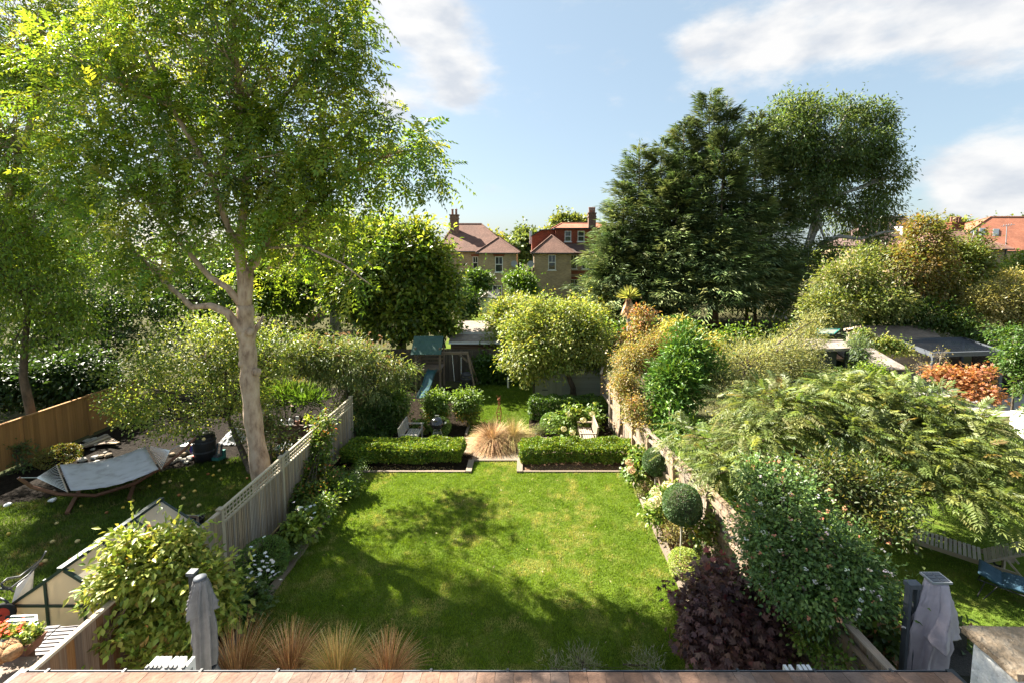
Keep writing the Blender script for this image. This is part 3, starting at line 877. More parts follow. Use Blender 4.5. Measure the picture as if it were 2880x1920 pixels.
def hip_roof(parent, x0, x1, y0, y1, ze, zr, mat, rx0, rx1, ry0, ry1, over=.32, t=.12, name='roof'):
    """hipped roof whose ridge runs from (rx0,ry0) to (rx1,ry1)"""
    a, b, c, d = (x0 - over, y0 - over, ze), (x1 + over, y0 - over, ze), (x1 + over, y1 + over, ze), (x0 - over, y1 + over, ze)
    e, f = (rx0, ry0, zr), (rx1, ry1, zr)
    mb = MB()
    lo = [(p[0], p[1], p[2] - t) for p in (a, b, c, d)]
    V = [a, b, c, d, e, f] + lo
    if abs(rx1 - rx0) >= abs(ry1 - ry0): F = [(0, 1, 5, 4), (1, 2, 5), (2, 3, 4, 5), (3, 0, 4)]
    else: F = [(0, 1, 4), (1, 2, 5, 4), (2, 3, 5), (3, 0, 4, 5)]
    F += [(0, 6, 7, 1), (1, 7, 8, 2), (2, 8, 9, 3), (3, 9, 6, 0), (6, 9, 8, 7)]
    r = mb.add(V, F).build(name, mat, parent)
    rt = MB(); rt.tube([e, f], .11, 6)
    for p, s in ((a, e), (d, e), (b, f), (c, f)) if abs(rx1 - rx0) >= abs(ry1 - ry0) else ((a, e), (b, e), (c, f), (d, f)): rt.tube([p, s], .09, 5)
    k = rt.build('ridge_tiles', mat, None); k.parent = r
    g = MB(); g.tube([(x0 - over, y0 - over - .06, ze - .06), (x1 + over, y0 - over - .06, ze - .06)], .06, 6)
    k = g.build('gutter', 'dark_metal', None); k.parent = r
    return r
def chimney(parent, cx, cy, z0, z1, w, d, mat, pots=2, pot='pot_terracotta'):
    mb = MB()
    mb.box((cx, cy, (z0 + z1) / 2), (w, d, z1 - z0)).box((cx, cy, z1 - .35), (w + .12, d + .12, .12)).box((cx, cy, z1 + .06), (w + .16, d + .16, .12))
    c = mb.build('chimney', mat, parent)
    for i in range(pots):
        p = MB(); x = cx + (i - (pots - 1) / 2) * (w * .9 / max(1, pots))
        p.lathe([(.13, 0), (.12, .5), (.15, .52), (.15, .62), (.1, .64)], (x, cy, z1 + .12), 10)
        k = p.build('chimney_pot', pot, None, smooth=False); k.parent = c
    return c
def dish(parent, c, r=.35):
    mb = MB(); mb.lathe([(0, 0), (r * .5, .04), (r, .14)], (0, 0, 0), 14)
    o = mb.build('satellite_dish', 'lead', None)
    o.data.transform(Matrix.Translation(c) @ Matrix.Rotation(R(80), 4, 'X')); o.parent = parent; o.matrix_parent_inverse = mw(parent).inverted()
    rod(parent, 'dish_arm', 'lead', Vector(c) + Vector((0, .3, 0)), c, .02)

TY = 1.3
def PX(px, Y): return (px - CX) / FPX * (Y * 1.0)
def ux(px, py, Y): return U(px, py, Y)
# ---- left-hand brick house
YH = 49.0
W = lambda px, py, Y=YH: U(px, py, Y)
h1 = thing('brick_house', 'yellow brick house with brown hipped roof and tall chimney, left of the pair', 'house', (W(1395, 860).x, YH, TY))
wx0, wx1, ze = W(1347, 709).x, W(1452, 709).x, W(1400, 711).z
mb = MB()
L_ = wx1 - wx0
win1 = (W(1388, 0).x - wx0, W(1411, 0).x - wx0, W(0, 766).z, W(0, 722).z)
win2 = (W(1367, 0).x - wx0, W(1408, 0).x - wx0, W(0, 834).z, W(0, 803).z)
P, nn = wall_open(mb, (wx0, YH), (wx1, YH), TY - .3, ze, [win1, win2])
mb.add([(wx1, YH, TY - .3), (wx1, YH + 9, TY - .3), (wx1, YH + 9, ze), (wx1, YH, ze)], [(0, 1, 2, 3)])
mb.add([(wx0, YH, TY - .3), (wx0, YH, ze), (wx0, YH + 4, ze), (wx0, YH + 4, TY - .3)], [(0, 1, 2, 3)])
mx0 = W(1235, 700, YH + 3).x; zm = W(0, 707, YH + 3).z
wl3 = wx0 - mx0
win3 = (W(1322, 0, YH + 3).x - mx0, min(W(1338, 0, YH + 3).x - mx0, wl3 - .25), W(0, 757, YH + 3).z, W(0, 722, YH + 3).z)
win4 = (W(1322, 0, YH + 3).x - mx0 - 1, wl3 - .4, TY + .2, TY + 2.3)
P3, _ = wall_open(mb, (mx0, YH + 3), (wx0, YH + 3), TY - .3, zm, [win3, win4])
mb.add([(mx0, YH + 3, TY - .3), (mx0, YH + 3, zm), (mx0, YH + 12, zm), (mx0, YH + 12, TY - .3)], [(0, 1, 2, 3)])
mb.build('wall', 'brick_stock', h1)
sash(h1, P, *win1); sash(h1, P, *win2, cols=3, split=0); sash(h1, P3, *win3); sash(h1, P3, *win4, cols=3, split=0, sill=False)
lintel(h1, P, win1[0], win1[1], win1[3]); lintel(h1, P3, win3[0], win3[1], win3[3])
cx = (wx0 + wx1) / 2
hip_roof(h1, wx0, wx1, YH, YH + 7, ze, W(0, 668, YH + 2).z, 'roof_brown', cx, cx, YH + 2.0, YH + 7)
zr = W(0, 630, YH + 7).z
hip_roof(h1, mx0, wx1 - .8, YH + 3, YH + 12, zm + .02, zr, 'roof_brown', W(1268, 0, YH + 7).x, W(1348, 0, YH + 7).x, YH + 7.5, YH + 7.5)
c_ = W(1270, 0, YH + 6)
chimney(h1, c_.x, YH + 6, zm + 1, W(0, 607, YH + 6).z, .95, .7, 'brick_old', 2)
rod(h1, 'aerial', 'lead', W(1281, 600, YH + 6), W(1284, 585, YH + 6), .02)
dish(h1, W(1446, 743, YH - .35))
# ---- right-hand brick house with the tile-hung dormer
h2 = thing('brick_house', 'yellow brick house with red tile-hung loft dormer, right of the pair', 'house', (W(1590, 860).x, YH, TY))
wx0, wx1 = W(1502, 709).x, W(1607, 709).x
mb = MB()
a1 = (W(1545, 0).x - wx0, W(1567, 0).x - wx0, W(0, 760).z, W(0, 717).z)
P, _ = wall_open(mb, (wx0, YH), (wx1, YH), TY - .3, ze, [a1])
mb.add([(wx1, YH, TY - .3), (wx1, YH + 1.3, TY - .3), (wx1, YH + 1.3, ze), (wx1, YH, ze)], [(0, 1, 2, 3)])
mb.add([(wx0, YH, TY - .3), (wx0, YH, ze), (wx0, YH + 11, ze), (wx0, YH + 11, TY - .3)], [(0, 1, 2, 3)])
Y2 = YH + 1.3
rx1_ = W(1730, 0, Y2).x
V2 = lambda px, py: U(px, py, Y2)
b1 = (V2(1609, 0).x - wx1, V2(1630, 0).x - wx1, V2(0, 757).z, V2(0, 717).z)
b2 = (V2(1644, 0).x - wx1, V2(1665, 0).x - wx1, V2(0, 757).z, V2(0, 717).z)
b3 = (V2(1611, 0).x - wx1, V2(1634, 0).x - wx1, TY + .1, V2(0, 786).z)
P2, _ = wall_open(mb, (wx1, Y2), (rx1_, Y2), TY - .3, ze, [b1, b2, b3])
mb.add([(rx1_, Y2, TY - .3), (rx1_, Y2 + 9, TY - .3), (rx1_, Y2 + 9, ze), (rx1_, Y2, ze)], [(0, 1, 2, 3)])
mb.build('wall', 'brick_stock', h2)
for w_ in ((P, a1), (P2, b1), (P2, b2)): sash(h2, w_[0], *w_[1]); lintel(h2, w_[0], w_[1][0], w_[1][1], w_[1][3])
sash(h2, P2, *b3, cols=2, split=.62, sill=False); lintel(h2, P2, b3[0], b3[1], b3[3])
bd = MB(); bd.add([P2(0.01, b2[2] - .55, -.012), P2(2.6, b2[2] - .55, -.012), P2(2.6, b2[2] - .2, -.012), P2(.01, b2[2] - .2, -.012)], [(0, 1, 2, 3)]); bd.build('brick_band', 'brick_red', h2)
cx = (wx0 + wx1) / 2
hip_roof(h2, wx0, wx1, YH, YH + 6, ze, W(0, 662, YH + 2).z, 'roof_brown', cx, cx, YH + 2, YH + 6)
# skirt of roof below the dormer, then the dormer box
zd = U(0, 684, Y2 + 1.6).z
sk = MB(); sk.slab([(wx1 - .4, Y2 - .32, ze - .02), (rx1_ + .3, Y2 - .32, ze - .02), (rx1_ + .3, Y2 + 1.7, zd), (wx1 - .4, Y2 + 1.7, zd)], .1); sk.build('roof', 'roof_dark', h2)
YD = Y2 + 1.6
Dd = lambda px, py: U(px, py, YD)
dx0, dx1, dz1 = Dd(1497, 0).x, Dd(1700, 0).x, Dd(0, 645).z
c1 = (Dd(1593, 0).x - dx0, Dd(1612, 0).x - dx0, Dd(0, 680).z, Dd(0, 650).z); c2 = (Dd(1631, 0).x - dx0, Dd(1651, 0).x - dx0, Dd(0, 680).z, Dd(0, 650).z)
dm = MB()
sx_ = Dd(1566, 0).x
PD, _ = wall_open(dm, (sx_, YD), (dx1, YD), zd - .6, dz1, [(c1[0] - (sx_ - dx0), c1[1] - (sx_ - dx0), c1[2], c1[3]), (c2[0] - (sx_ - dx0), c2[1] - (sx_ - dx0), c2[2], c2[3])])
zs_ = Dd(0, 664).z
dm.add([(dx0, YD + .5, ze), (sx_, YD + .5, ze), (sx_, YD + .5, dz1 - .04), (dx0 + 1.0, YD + .5, dz1 - .1), (dx0, YD + .5, zs_)], [(0, 1, 2, 3, 4)])
dm.add([(sx_, YD, zd - .6), (sx_, YD, dz1), (sx_, YD + .5, dz1), (sx_, YD + .5, zd - .6)], [(0, 1, 2, 3)])
dm.add([(dx0, YD + .5, ze), (dx0, YD + .5, zs_), (dx0, YD + 6, zs_), (dx0, YD + 6, ze)], [(0, 1, 2, 3)])
dm.build('dormer', 'tile_hung', h2)
for c in (c1, c2): sash(h2, PD, c[0] - (sx_ - dx0), c[1] - (sx_ - dx0), c[2], c[3], cols=1, o=.07)
tp = MB(); tp.box(((sx_ + dx1) / 2, YD + 2.4, dz1 + .07), (dx1 - sx_ + .3, 5.2, .14))
tp.slab([(dx0 - .1, YD + .35, zs_ + .02), (dx0 + 1.0, YD + .35, dz1 - .04), (dx0 + 1.0, YD + 6, dz1 - .04), (dx0 - .1, YD + 6, zs_ + .02)], .1)
tp.slab([(dx0 + 1.0, YD + .35, dz1 - .04), (sx_, YD + .35, dz1 + .02), (sx_, YD + 6, dz1 + .02), (dx0 + 1.0, YD + 6, dz1 - .04)], .1)
tp.build('dormer_roof', 'dark_metal', h2)
YR = YD + 4
hip_roof(h2, U(1560, 0, YR).x, dx1 + .6, YR - 1, YR + 6, dz1 + .1, U(0, 627, YR).z, 'roof_orange', U(1586, 0, YR).x, U(1720, 0, YR).x, YR + 1.2, YR + 1.2)
cc = U(1672, 0, YD + 3)
chimney(h2, cc.x, YD + 3, dz1 - .3, U(0, 602, YD + 3).z, .85, .8, 'brick_old', 3)
rod(h2, 'aerial', 'lead', U(1688, 640, YD + 3), U(1687, 580, YD + 3), .015)
rod(h2, 'downpipe', 'dark_metal', (wx0 - .1, YH - .1, TY), (wx0 - .1, YH - .1, ze), .05)
rod(h2, 'downpipe', 'dark_metal', U(1676, 820, Y2 - .08), U(1676, 709, Y2 - .08), .05)
ch = MB(); ch.box((wx0 - .3, YH + 5, U(0, 668, YH + 5).z), (.3, .7, 1.5)); ch.build('flue', 'white_paint', h2)
dish(h2, (wx0 - .35, YH - .2, ze - 1.2))
# ---- houses on the right
YC = 47.0
Q = lambda px, py, Y=YC: U(px, py, Y)
h3 = thing('brick_house', 'brick house with pinkish brown hipped roof behind the amber trees at far right', 'house', (Q(2780, 0).x, YC, TY))
x0, x1, z_ = Q(2640, 700).x, Q(2834, 700).x, Q(0, 700).z
mb = MB()
wn1 = (Q(2768, 0).x - x0, Q(2795, 0).x - x0, Q(0, 752).z, Q(0, 707).z)
P, _ = wall_open(mb, (x0, YC), (x1, YC), TY - .3, z_, [wn1])
mb.add([(x1, YC, TY - .3), (x1, YC + 8, TY - .3), (x1, YC + 8, z_), (x1, YC, z_)], [(0, 1, 2, 3)]).add([(x0, YC, TY - .3), (x0, YC, z_), (x0, YC + 8, z_), (x0, YC + 8, TY - .3)], [(0, 1, 2, 3)])
mb.build('wall', 'brick_stock', h3)
sash(h3, P, *wn1, cols=1, split=.5, glaze='pane_sky')
hip_roof(h3, x0, x1, YC, YC + 8, z_, Q(0, 649, YC + 4).z, 'roof_brown', Q(2668, 0, YC + 4).x, Q(2755, 0, YC + 4).x, YC + 4, YC + 4)
rod(h3, 'downpipe', 'dark_metal', (x1 - .25, YC - .08, TY), (x1 - .25, YC - .08, z_), .05)
YE = 53.0
E = lambda px, py, Y=YE: U(px, py, Y)
h4 = thing('rendered_house', 'house with large bright orange tiled roof and skylights at far right edge', 'house', (E(2900, 0).x, YE, TY))
x0, x1, z_ = E(2700, 0).x, E(3150, 0).x, E(0, 706).z
mb = MB(); mb.box(((x0 + x1) / 2, YE + 5, (TY + z_) / 2), (x1 - x0, 10, z_ - TY)); mb.build('wall', 'render_cream', h4)
zrid = E(0, 611, YE + 5).z
r_ = hip_roof(h4, x0, x1, YE, YE + 10, z_, zrid, 'roof_orange', E(2838, 0, YE + 5).x, E(3020, 0, YE + 5).x, YE + 5, YE + 5)
ra, rb = Vector((0, YE - .3, z_)), Vector((0, YE + 5, zrid))
def onroof(px, t): p = ra.lerp(rb, t); return Vector((U(px, 0, p.y).x, p.y, p.z + .05))
for px, t in ((2793, .50), (2818, .52), (2858, .5)):
    a = onroof(px - 9, t - .09); b = onroof(px + 9, t - .09); c = onroof(px + 9, t + .12); d = onroof(px - 9, t + .12)
    s = MB(); s.slab([a, b, c, d], .07); k = s.build('skylight', 'lead', h4)
    g = MB(); u_ = Vector((0, -.03, .05)); ce = (a + b + c + d) / 4
    g.add([ce + (p - ce) * .8 + u_ for p in (a, b, c, d)], [(0, 1, 2, 3)]); gl = g.build('pane', 'pane_sky', None); gl.parent = k
cc = E(2748, 0, YE + 2)
chimney(h4, cc.x, YE + 2.5, z_ + .8, E(0, 628, YE + 2).z, 1.5, .8, 'brick_red', 4)
rod(h4, 'aerial', 'lead', E(2828, 705, YE - .5), E(2832, 636, YE - .5), .04)
for k in range(4): rod(h4, 'aerial', 'lead', E(2822 + 7 * k, 639 - k, YE - .5), E(2824 + 7 * k, 632 - k, YE - .5), .025)
rod(h4, 'aerial', 'lead', E(2815, 637, YE - .5), E(2854, 632, YE - .5), .03)
dish(h4, E(2876, 718, YE - .3))
YF = 58.0
F_ = lambda px, py, Y=YF: U(px, py, Y)
h5 = thing('brick_house', 'house with dark brown ridge roof and white dormer window behind the tall amber tree', 'house', (F_(2560, 0).x, YF, TY))
x0, x1, z_ = F_(2470, 0).x, F_(2660, 0).x, F_(0, 690).z
mb = MB(); mb.box(((x0 + x1) / 2, YF + 4, (TY + z_) / 2), (x1 - x0, 8, z_ - TY)); mb.build('wall', 'brick_stock', h5)
hip_roof(h5, x0, x1, YF, YF + 8, z_, F_(0, 611, YF + 4).z, 'roof_dark', F_(2520, 0, YF + 4).x, F_(2590, 0, YF + 4).x, YF + 4, YF + 4)
dm = MB(); p = F_(2560, 650, YF + 1); dm.box((p.x, YF + 2.2, p.z), (1.9, 2.4, 1.1)); d_ = dm.build('dormer', 'white_paint', h5)
g = MB(); g.add([(p.x - .8, YF + .98, p.z - .4), (p.x + .8, YF + .98, p.z - .4), (p.x + .8, YF + .98, p.z + .4), (p.x - .8, YF + .98, p.z + .4)], [(0, 1, 2, 3)]); k = g.build('pane', 'pane_sky', None); k.parent = d_
# ---- extension roof at the foot of the picture
ext = thing('extension_roof', 'low tiled roof of terracotta tiles with dark gutter along the bottom edge', 'roof', (0, 3, 0))
GZ = 2.6
gL, gR = G(52, 1910, GZ), G(2688, 1916, GZ)
GYY = (gL.y + gR.y) / 2
xl, xr = gL.x, gR.x
sl_ = math.tan(R(9.5))
tw = .2155; gauge = .20; ncol = int((xr - xl) / tw)
tw = (xr - xl) / ncol
tm = MB(); tm.box((0, .105, 0), (tw - .004, .29, .014)); tmesh = tm.mesh('tile', 'tile_terracotta')
for r in range(5):
    for c in range(ncol + (1 if r % 2 else 0)):
        o = bpy.data.objects.new('tile', tmesh)
        y = GYY - .0 - r * gauge
        x = xl + (c + .5 - (.5 if r % 2 else 0)) * tw
        sx = 1.0
        if r % 2 and c in (0, ncol): sx = .5; x = xl + (.25 * tw if c == 0 else (ncol - .25) * tw)
        M = Matrix.Translation((x, y - .1, GZ + .055 + r * gauge * sl_ + .1 * sl_ + random.uniform(-.001, .0025))) @ Matrix.Rotation(-math.atan(sl_) + R(2.6) + R(random.uniform(-.5, .5)), 4, 'X') @ Matrix.Rotation(R(random.uniform(-.5, .5)), 4, 'Z') @ Matrix.Translation((0, -.1, 0)) @ Matrix.Diagonal((sx, 1, 1, 1))
        o.matrix_basis = M
        link(o, ext, True)
ub = MB(); y1 = GYY - 5 * gauge + .02
ub.slab([(xl, .4, GZ + .03 + sl_ * (GYY - .4)), (xr, .4, GZ + .03 + sl_ * (GYY - .4)), (xr, GYY - .03, GZ + .025), (xl, GYY - .03, GZ + .025)], .05); ub.build('roof_deck', 'tile_terracotta', ext)
gt = MB(); gy = GYY + .045
prof = [(-.06, .02), (-.06, -.05), (-.03, -.085), (.03, -.085), (.055, -.05), (.055, .02), (.045, .02), (.045, -.045), (.025, -.072), (-.025, -.072), (-.05, -.045), (-.05, .02)]
npf = len(prof)
gv = [(x, gy + .02 + p[0], GZ + p[1]) for x in (xl - .05, xr + .02) for p in prof]
gt.add(gv, [(i, (i + 1) % npf, npf + (i + 1) % npf, npf + i) for i in range(npf)]).build('gutter', 'grey_metal', ext)
x = xl + .25
while x < xr:
    beam(ext, 'gutter_bracket', 'dark_metal', (x, gy - .05, GZ + .028), (x, gy + .085, GZ + .028), .03, .012); x += .92
beam(ext, 'gutter_end', 'dark_metal', (xl - .06, gy - .35, GZ - .02), (xl - .04, gy + .08, GZ - .02), .1, .1)
beam(ext, 'gutter_end', 'dark_metal', (xr + .06, gy - .3, GZ - .02), (xr + .04, gy + .08, GZ - .02), .09, .1)
wb = MB(); wb.box(((xl + xr) / 2, 2.6, GZ / 2 - .02), (xr - xl - .5, 4.9, GZ - .1)); wb.build('wall', 'render_white', ext)
# white parapet with stone coping
par = thing('parapet_wall', 'white rendered parapet with weathered stone coping in bottom right corner', 'wall', (5.8, 4.5, 0))
c0 = U(2706, 1757, 5.38)
mb = MB(); mb.box((c0.x + .5 + .05, 3.6, c0.z / 2 - .05), (.9, 3.44, c0.z - .1)); mb.build('rendered_wall', 'render_white', par)
def stone_slab(y0, y1, x0, x1, z, t):
    m = MB(); nx, ny = 8, 10
    v = []; f = []
    for k, zz in ((0, z), (1, z - t)):
        for j in range(ny + 1):
            for i in range(nx + 1):
                e = .012 if k == 0 and (i in (0, nx) or j in (0, ny)) else 0
                v.append((x0 + (x1 - x0) * i / nx + random.uniform(-.012, .012) * (i in (0, nx)), y0 + (y1 - y0) * j / ny + random.uniform(-.012, .012) * (j in (0, ny)), zz - e + (random.uniform(-.006, .006) if k == 0 else 0)))
    n1 = (nx + 1) * (ny + 1)
    for j in range(ny):
        for i in range(nx):
            a = j * (nx + 1) + i
            f += [(a, a + 1, a + nx + 2, a + nx + 1), (n1 + a, n1 + a + nx + 1, n1 + a + nx + 2, n1 + a + 1)]
    rim = [i for i in range(nx + 1)] + [j * (nx + 1) + nx for j in range(1, ny + 1)] + [ny * (nx + 1) + i for i in range(nx - 1, -1, -1)] + [j * (nx + 1) for j in range(ny - 1, 0, -1)]
    for a, b in zip(rim, rim[1:] + rim[:1]): f.append((a, n1 + a, n1 + b, b))
    return m.add(v, f)
stone_slab(4.72, 5.38, c0.x, c0.x + 1.1, c0.z, .09).build('coping_stone', 'stone', par)
stone_slab(2.0, 4.70, c0.x + .16, c0.x + 1.1, c0.z - .004, .09).build('coping_stone', 'stone', par)

# ================================================================== FENCES
def boards(parent, a, b, z0, z1, w, t, mat, gap=.004, off=0.0, name='board', jit=.008):
    a, b = Vector((a[0], a[1], 0)), Vector((b[0], b[1], 0))
    d = b - a; L = d.length; d.normalize(); nn = Vector((d.y, -d.x, 0))
    k = max(1, round(L / (w + gap))); st = L / k
    for i in range(k):
        p = a + d * (st * (i + .5)) + nn * (off + random.uniform(-.004, .004))
        beam(parent, name, mat, p + Vector((0, 0, z0)), p + Vector((0, 0, z1 + random.uniform(-jit, jit))), st - gap, t, up=nn)
# left: trellis-topped slatted fence
PY = [9.97, 12.57, 15.16, 17.75]
f1 = thing('trellis_fence', 'grey slatted garden fence with square trellis top left of the lawn', 'fence', (FX, 13.5, 0))
for i, y in enumerate(PY):
    beam(f1, 'post', 'fence_trellis', (FX, y, 0), (FX, y, 1.86), .1, .1, up=(1, 0, 0)); beam(f1, 'post_cap', 'fence_trellis', (FX - .07, y, 1.875), (FX + .07, y, 1.875), .14, .03)
for y0, y1 in zip(PY, PY[1:]):
    a, b = y0 + .055, y1 - .055
    boards(f1, (FX, a), (FX, b), .06, 1.5, .045, .024, 'fence_grey', .02, name='slat', jit=.003)
    beam(f1, 'backing_board', 'fence_old', (FX - .03, a, .78), (FX - .03, b, .78), .012, 1.42)
    for z in (1.515, 1.845): beam(f1, 'rail', 'fence_trellis', (FX, a, z), (FX, b, z), .06, .045)
    for z in (1.625, 1.735): beam(f1, 'trellis_strip', 'fence_trellis', (FX + .012, a, z), (FX + .012, b, z), .016, .03)
    n = 19
    for k in range(n + 1):
        y = a + (b - a) * k / n
        beam(f1, 'trellis_strip', 'fence_trellis', (FX - .006, y, 1.53), (FX - .006, y, 1.83), .035, .016, up=(1, 0, 0))
# left near: brown close-boarded fence
f2 = thing('board_fence', 'low brown close-boarded fence with pale capping beside the bushy shrub', 'fence', (FX, 7, 0))
boards(f2, (FX, 3.2), (FX, 8.6), .04, 1.86, .115, .02, 'fence_brown', .004)
boards(f2, (FX, 8.62), (FX, PY[0] - .06), .04, 1.80, .09, .022, 'fence_grey', .012)
for y0, y1 in ((3.2, 5.7), (5.71, 8.6)): beam(f2, 'capping', 'cap_wood', (FX, y0, 1.885), (FX, y1, 1.885), .085, .045)
beam(f2, 'capping', 'cap_wood', (FX, 8.61, 1.825), (FX, PY[0] - .05, 1.825), .085, .04)
beam(f2, 'post', 'fence_brown', (FX - .06, 5.7, 0), (FX - .06, 5.7, 1.84), .1, .1, up=(1, 0, 0)); beam(f2, 'post', 'fence_grey', (FX - .06, 8.6, 0), (FX - .06, 8.6, 1.84), .1, .1, up=(1, 0, 0))
# right: weathered fence with rails facing the garden
f3 = thing('board_fence', 'weathered board fence with rails and posts running along the right border', 'fence', (4.6, 10, 0))
for (xa, ya), (xb, yb) in zip(FENCE_R, FENCE_R[1:]):
    a, b = Vector((xa, ya, 0)), Vector((xb, yb, 0))
    boards(f3, (xa + .07, ya), (xb + .07, yb), .05, 1.72, .12, .018, 'fence_weathered', .005)
    d = (b - a).normalized(); nn = Vector((-d.y, d.x, 0))
    k = max(1, round((b - a).length / 1.85))
    for i in range(k):
        p, q_ = a.lerp(b, i / k), a.lerp(b, (i + 1) / k)
        beam(f3, 'post', 'fence_weathered', p, p + Vector((0, 0, 1.74)), .1, .1, up=(1, 0, 0))
        for z in (.35, 1.0, 1.55): beam(f3, 'rail', 'fence_weathered', p + d * .055 + Vector((0, 0, z)), q_ - d * .055 + Vector((0, 0, z)), .05, .085)
        beam(f3, 'capping', 'fence_weathered', p + d * .002 + Vector((.05, 0, 1.765)), q_ - d * .002 + Vector((.05, 0, 1.765)), .13, .03)
# far left: golden closeboard fence
f4 = thing('board_fence', 'golden brown panel fence at far left behind the hammock', 'fence', (-17.9, 17, 0))
fp = [(-17.9, 11.4), (-17.9, 13.8), (-17.85, 16.2), (-17.8, 18.6), (-17.7, 21.0)]
for (xa, ya), (xb, yb) in zip(fp, fp[1:]):
    boards(f4, (xa, ya + .06), (xb, yb - .06), .05, 1.6, .1, .02, 'fence_gold', .006)
    beam(f4, 'post', 'fence_gold', (xa, ya, 0), (xa, ya, 1.68), .1, .1, up=(1, 0, 0)); beam(f4, 'capping', 'fence_gold', (xa, ya + .06, 1.635), (xb, yb - .06, 1.635), .1, .05)
# back fence behind the swings
f5 = thing('board_fence', 'dark weathered board fence behind the swing set and shed', 'fence', (-2, 26, 0))
boards(f5, (-9.4, 26.2), (-2.7, 26.2), .03, 1.85, .145, .02, 'fence_old', .006); boards(f5, (-2.7, 26.2), (4.6, 26.2), .03, 1.85, .145, .02, 'fence_old', .006)
for z in (.4, 1.4): beam(f5, 'rail', 'fence_old', (-9.4, 26.24, z), (4.6, 26.24, z), .05, .09)
# small fence panel far behind the buddleia
f6 = thing('board_fence', 'small brown fence panel glimpsed behind the buddleia', 'fence', tuple(G(900, 930)))
p0, p1 = G(862, 938, .2), G(914, 918, .2)
boards(f6, (p0.x, p0.y), (p1.x, p1.y), .1, 1.75, .14, .02, 'fence_brown', .006); beam(f6, 'capping', 'cap_wood', (p0.x, p0.y, 1.78), (p1.x, p1.y, 1.78), .09, .05)
f7 = thing('board_fence', 'orange timber fence beyond the shed, above the water butt', 'fence', (3.6, 23, 0))
boards(f7, (3.45, 21.2), (4.55, 26.1), .05, 1.8, .14, .02, 'fence_brown', .006); beam(f7, 'capping', 'cap_wood', (3.45, 21.2, 1.83), (4.55, 26.1, 1.83), .1, .05)
# ================================================================== VEGETATION
Gd, Gm, Gy, Gb = (.028, .060, .012), (.055, .105, .016), (.135, .175, .028), (.21, .235, .06)     # dark, mid, yellow-green, bright
# ---- the big ash tree on the left
TB = G(748, 1405)
YT = 13.6
tp_ = lambda px, py, dy=0: U(px, py, YT + dy)
ash_lobes = [lobe(640, 130, 13.5, 380, 300, 1.9), lobe(350, 230, 13.5, 280, 290, 1.7), lobe(900, 330, 13.5, 230, 230, 1.6), lobe(1100, 440, 13.6, 190, 170, 1.4),
             lobe(620, 440, 13.0, 340, 190, 1.2), lobe(350, 530, 13.2, 250, 190, 1.2), lobe(410, 720, 13.2, 190, 110, .9), lobe(860, 610, 13.2, 190, 130, 1.1),
             lobe(1010, 720, 13.2, 110, 120, .9), lobe(0, 380, 18.5, 260, 260, 2.2), lobe(620, -190, 13.5, 380, 240, 1.8), lobe(930, 70, 13.6, 150, 190, 1.4), lobe(100, 60, 18.0, 260, 240, 2.2),
             lobe(60, 700, 18.4, 220, 130, 1.4), lobe(760, 480, 13.4, 240, 190, 1.2), lobe(740, 760, 15.8, 130, 80, 1.0), lobe(820, 710, 17.2, 110, 80, 1.0), lobe(560, 640, 12.9, 150, 90, .7), lobe(150, 560, 18.2, 200, 130, 1.6)]  # the far-left lobes set deepest are foliage of a separate tree behind
ash = thing('ash_tree', 'tall ash tree with pale trunk and spreading feathery crown over the left gardens', 'tree', TB)
lv = Leaves()
ash_pal = [((.055, .105, .016), 3), ((.085, .15, .02), 4), ((.145, .205, .028), 3), ((.24, .25, .04), 1.6), ((.06, .10, .045), 1)]
P0, C0, K0 = foliage(lv, ash_lobes, 1950, 7, .13, .44, 0, ash_pal, droop=.45, out=.35, shell=.38, style='pinnate', pairs=5, leaflet=(.165, .057), cjit=.22, rosette=.9)
lv.build('crown', 'leaf', ash, kind='stuff')
mb = MB()
tr = [TB + Vector((0, 0, -.1)), tp_(733, 1320), tp_(712, 1180), tp_(703, 1080), tp_(697, 990), tp_(692, 925), tp_(690, 860)]
fine = []
for i in range(len(tr) - 1):
    for k in range(4): fine.append(tr[i].lerp(tr[i + 1], k / 4))
fine.append(tr[-1])
rad = []
for i, p in enumerate(fine):
    t = i / (len(fine) - 1)
    rad.append(.33 - .07 * min(1, t * 4) - .05 * t + .018 * math.sin(i * 1.7) + (.03 if i in (13, 19) else 0))
mb.tube(fine, rad, 16)
for px, py, s in ((722, 1045, 1), (683, 1022, -1), (702, 935, 1)):
    p = tp_(px, py, -.26 if px == 702 else -.12); mb.lathe([(.0, -.13), (.11, -.08), (.13, 0), (.11, .08), (0, .13)], p, 8)
def limb(pts, r0, r1, n=9): mb.tube(sum([[pts[i].lerp(pts[i + 1], k / 3) for k in range(3)] for i in range(len(pts) - 1)], []) + [pts[-1]], taper(3 * (len(pts) - 1), r0, r1), n)
fork = tp_(690, 870)
main = [fork, tp_(700, 770), tp_(735, 700), tp_(790, 640, .2), tp_(860, 520, .3), tp_(940, 400, .4)]
limb(main, .17, .05)
limb([fork, tp_(683, 770), tp_(672, 690, -.1), tp_(690, 560, -.1), tp_(700, 380, 0), tp_(660, 150, 0), tp_(650, -100, 0)], .19, .05)
limb([tp_(672, 700, -.1), tp_(640, 640, -.2), tp_(590, 480, -.4), tp_(480, 300, -.6), tp_(400, 120, -.6)], .12, .04)
limb([tp_(688, 945, -.1), tp_(640, 880, -.3), tp_(590, 860, -.5), tp_(540, 865, -.4), tp_(470, 800, -.2), tp_(420, 750, 0), tp_(330, 660, 0)], .14, .035)
limb([tp_(680, 860, 0), tp_(640, 810, -.2), tp_(590, 780, -.3), tp_(520, 700, -.2), tp_(430, 580, 0), tp_(330, 480, 0), tp_(200, 420, .3)], .11, .025)
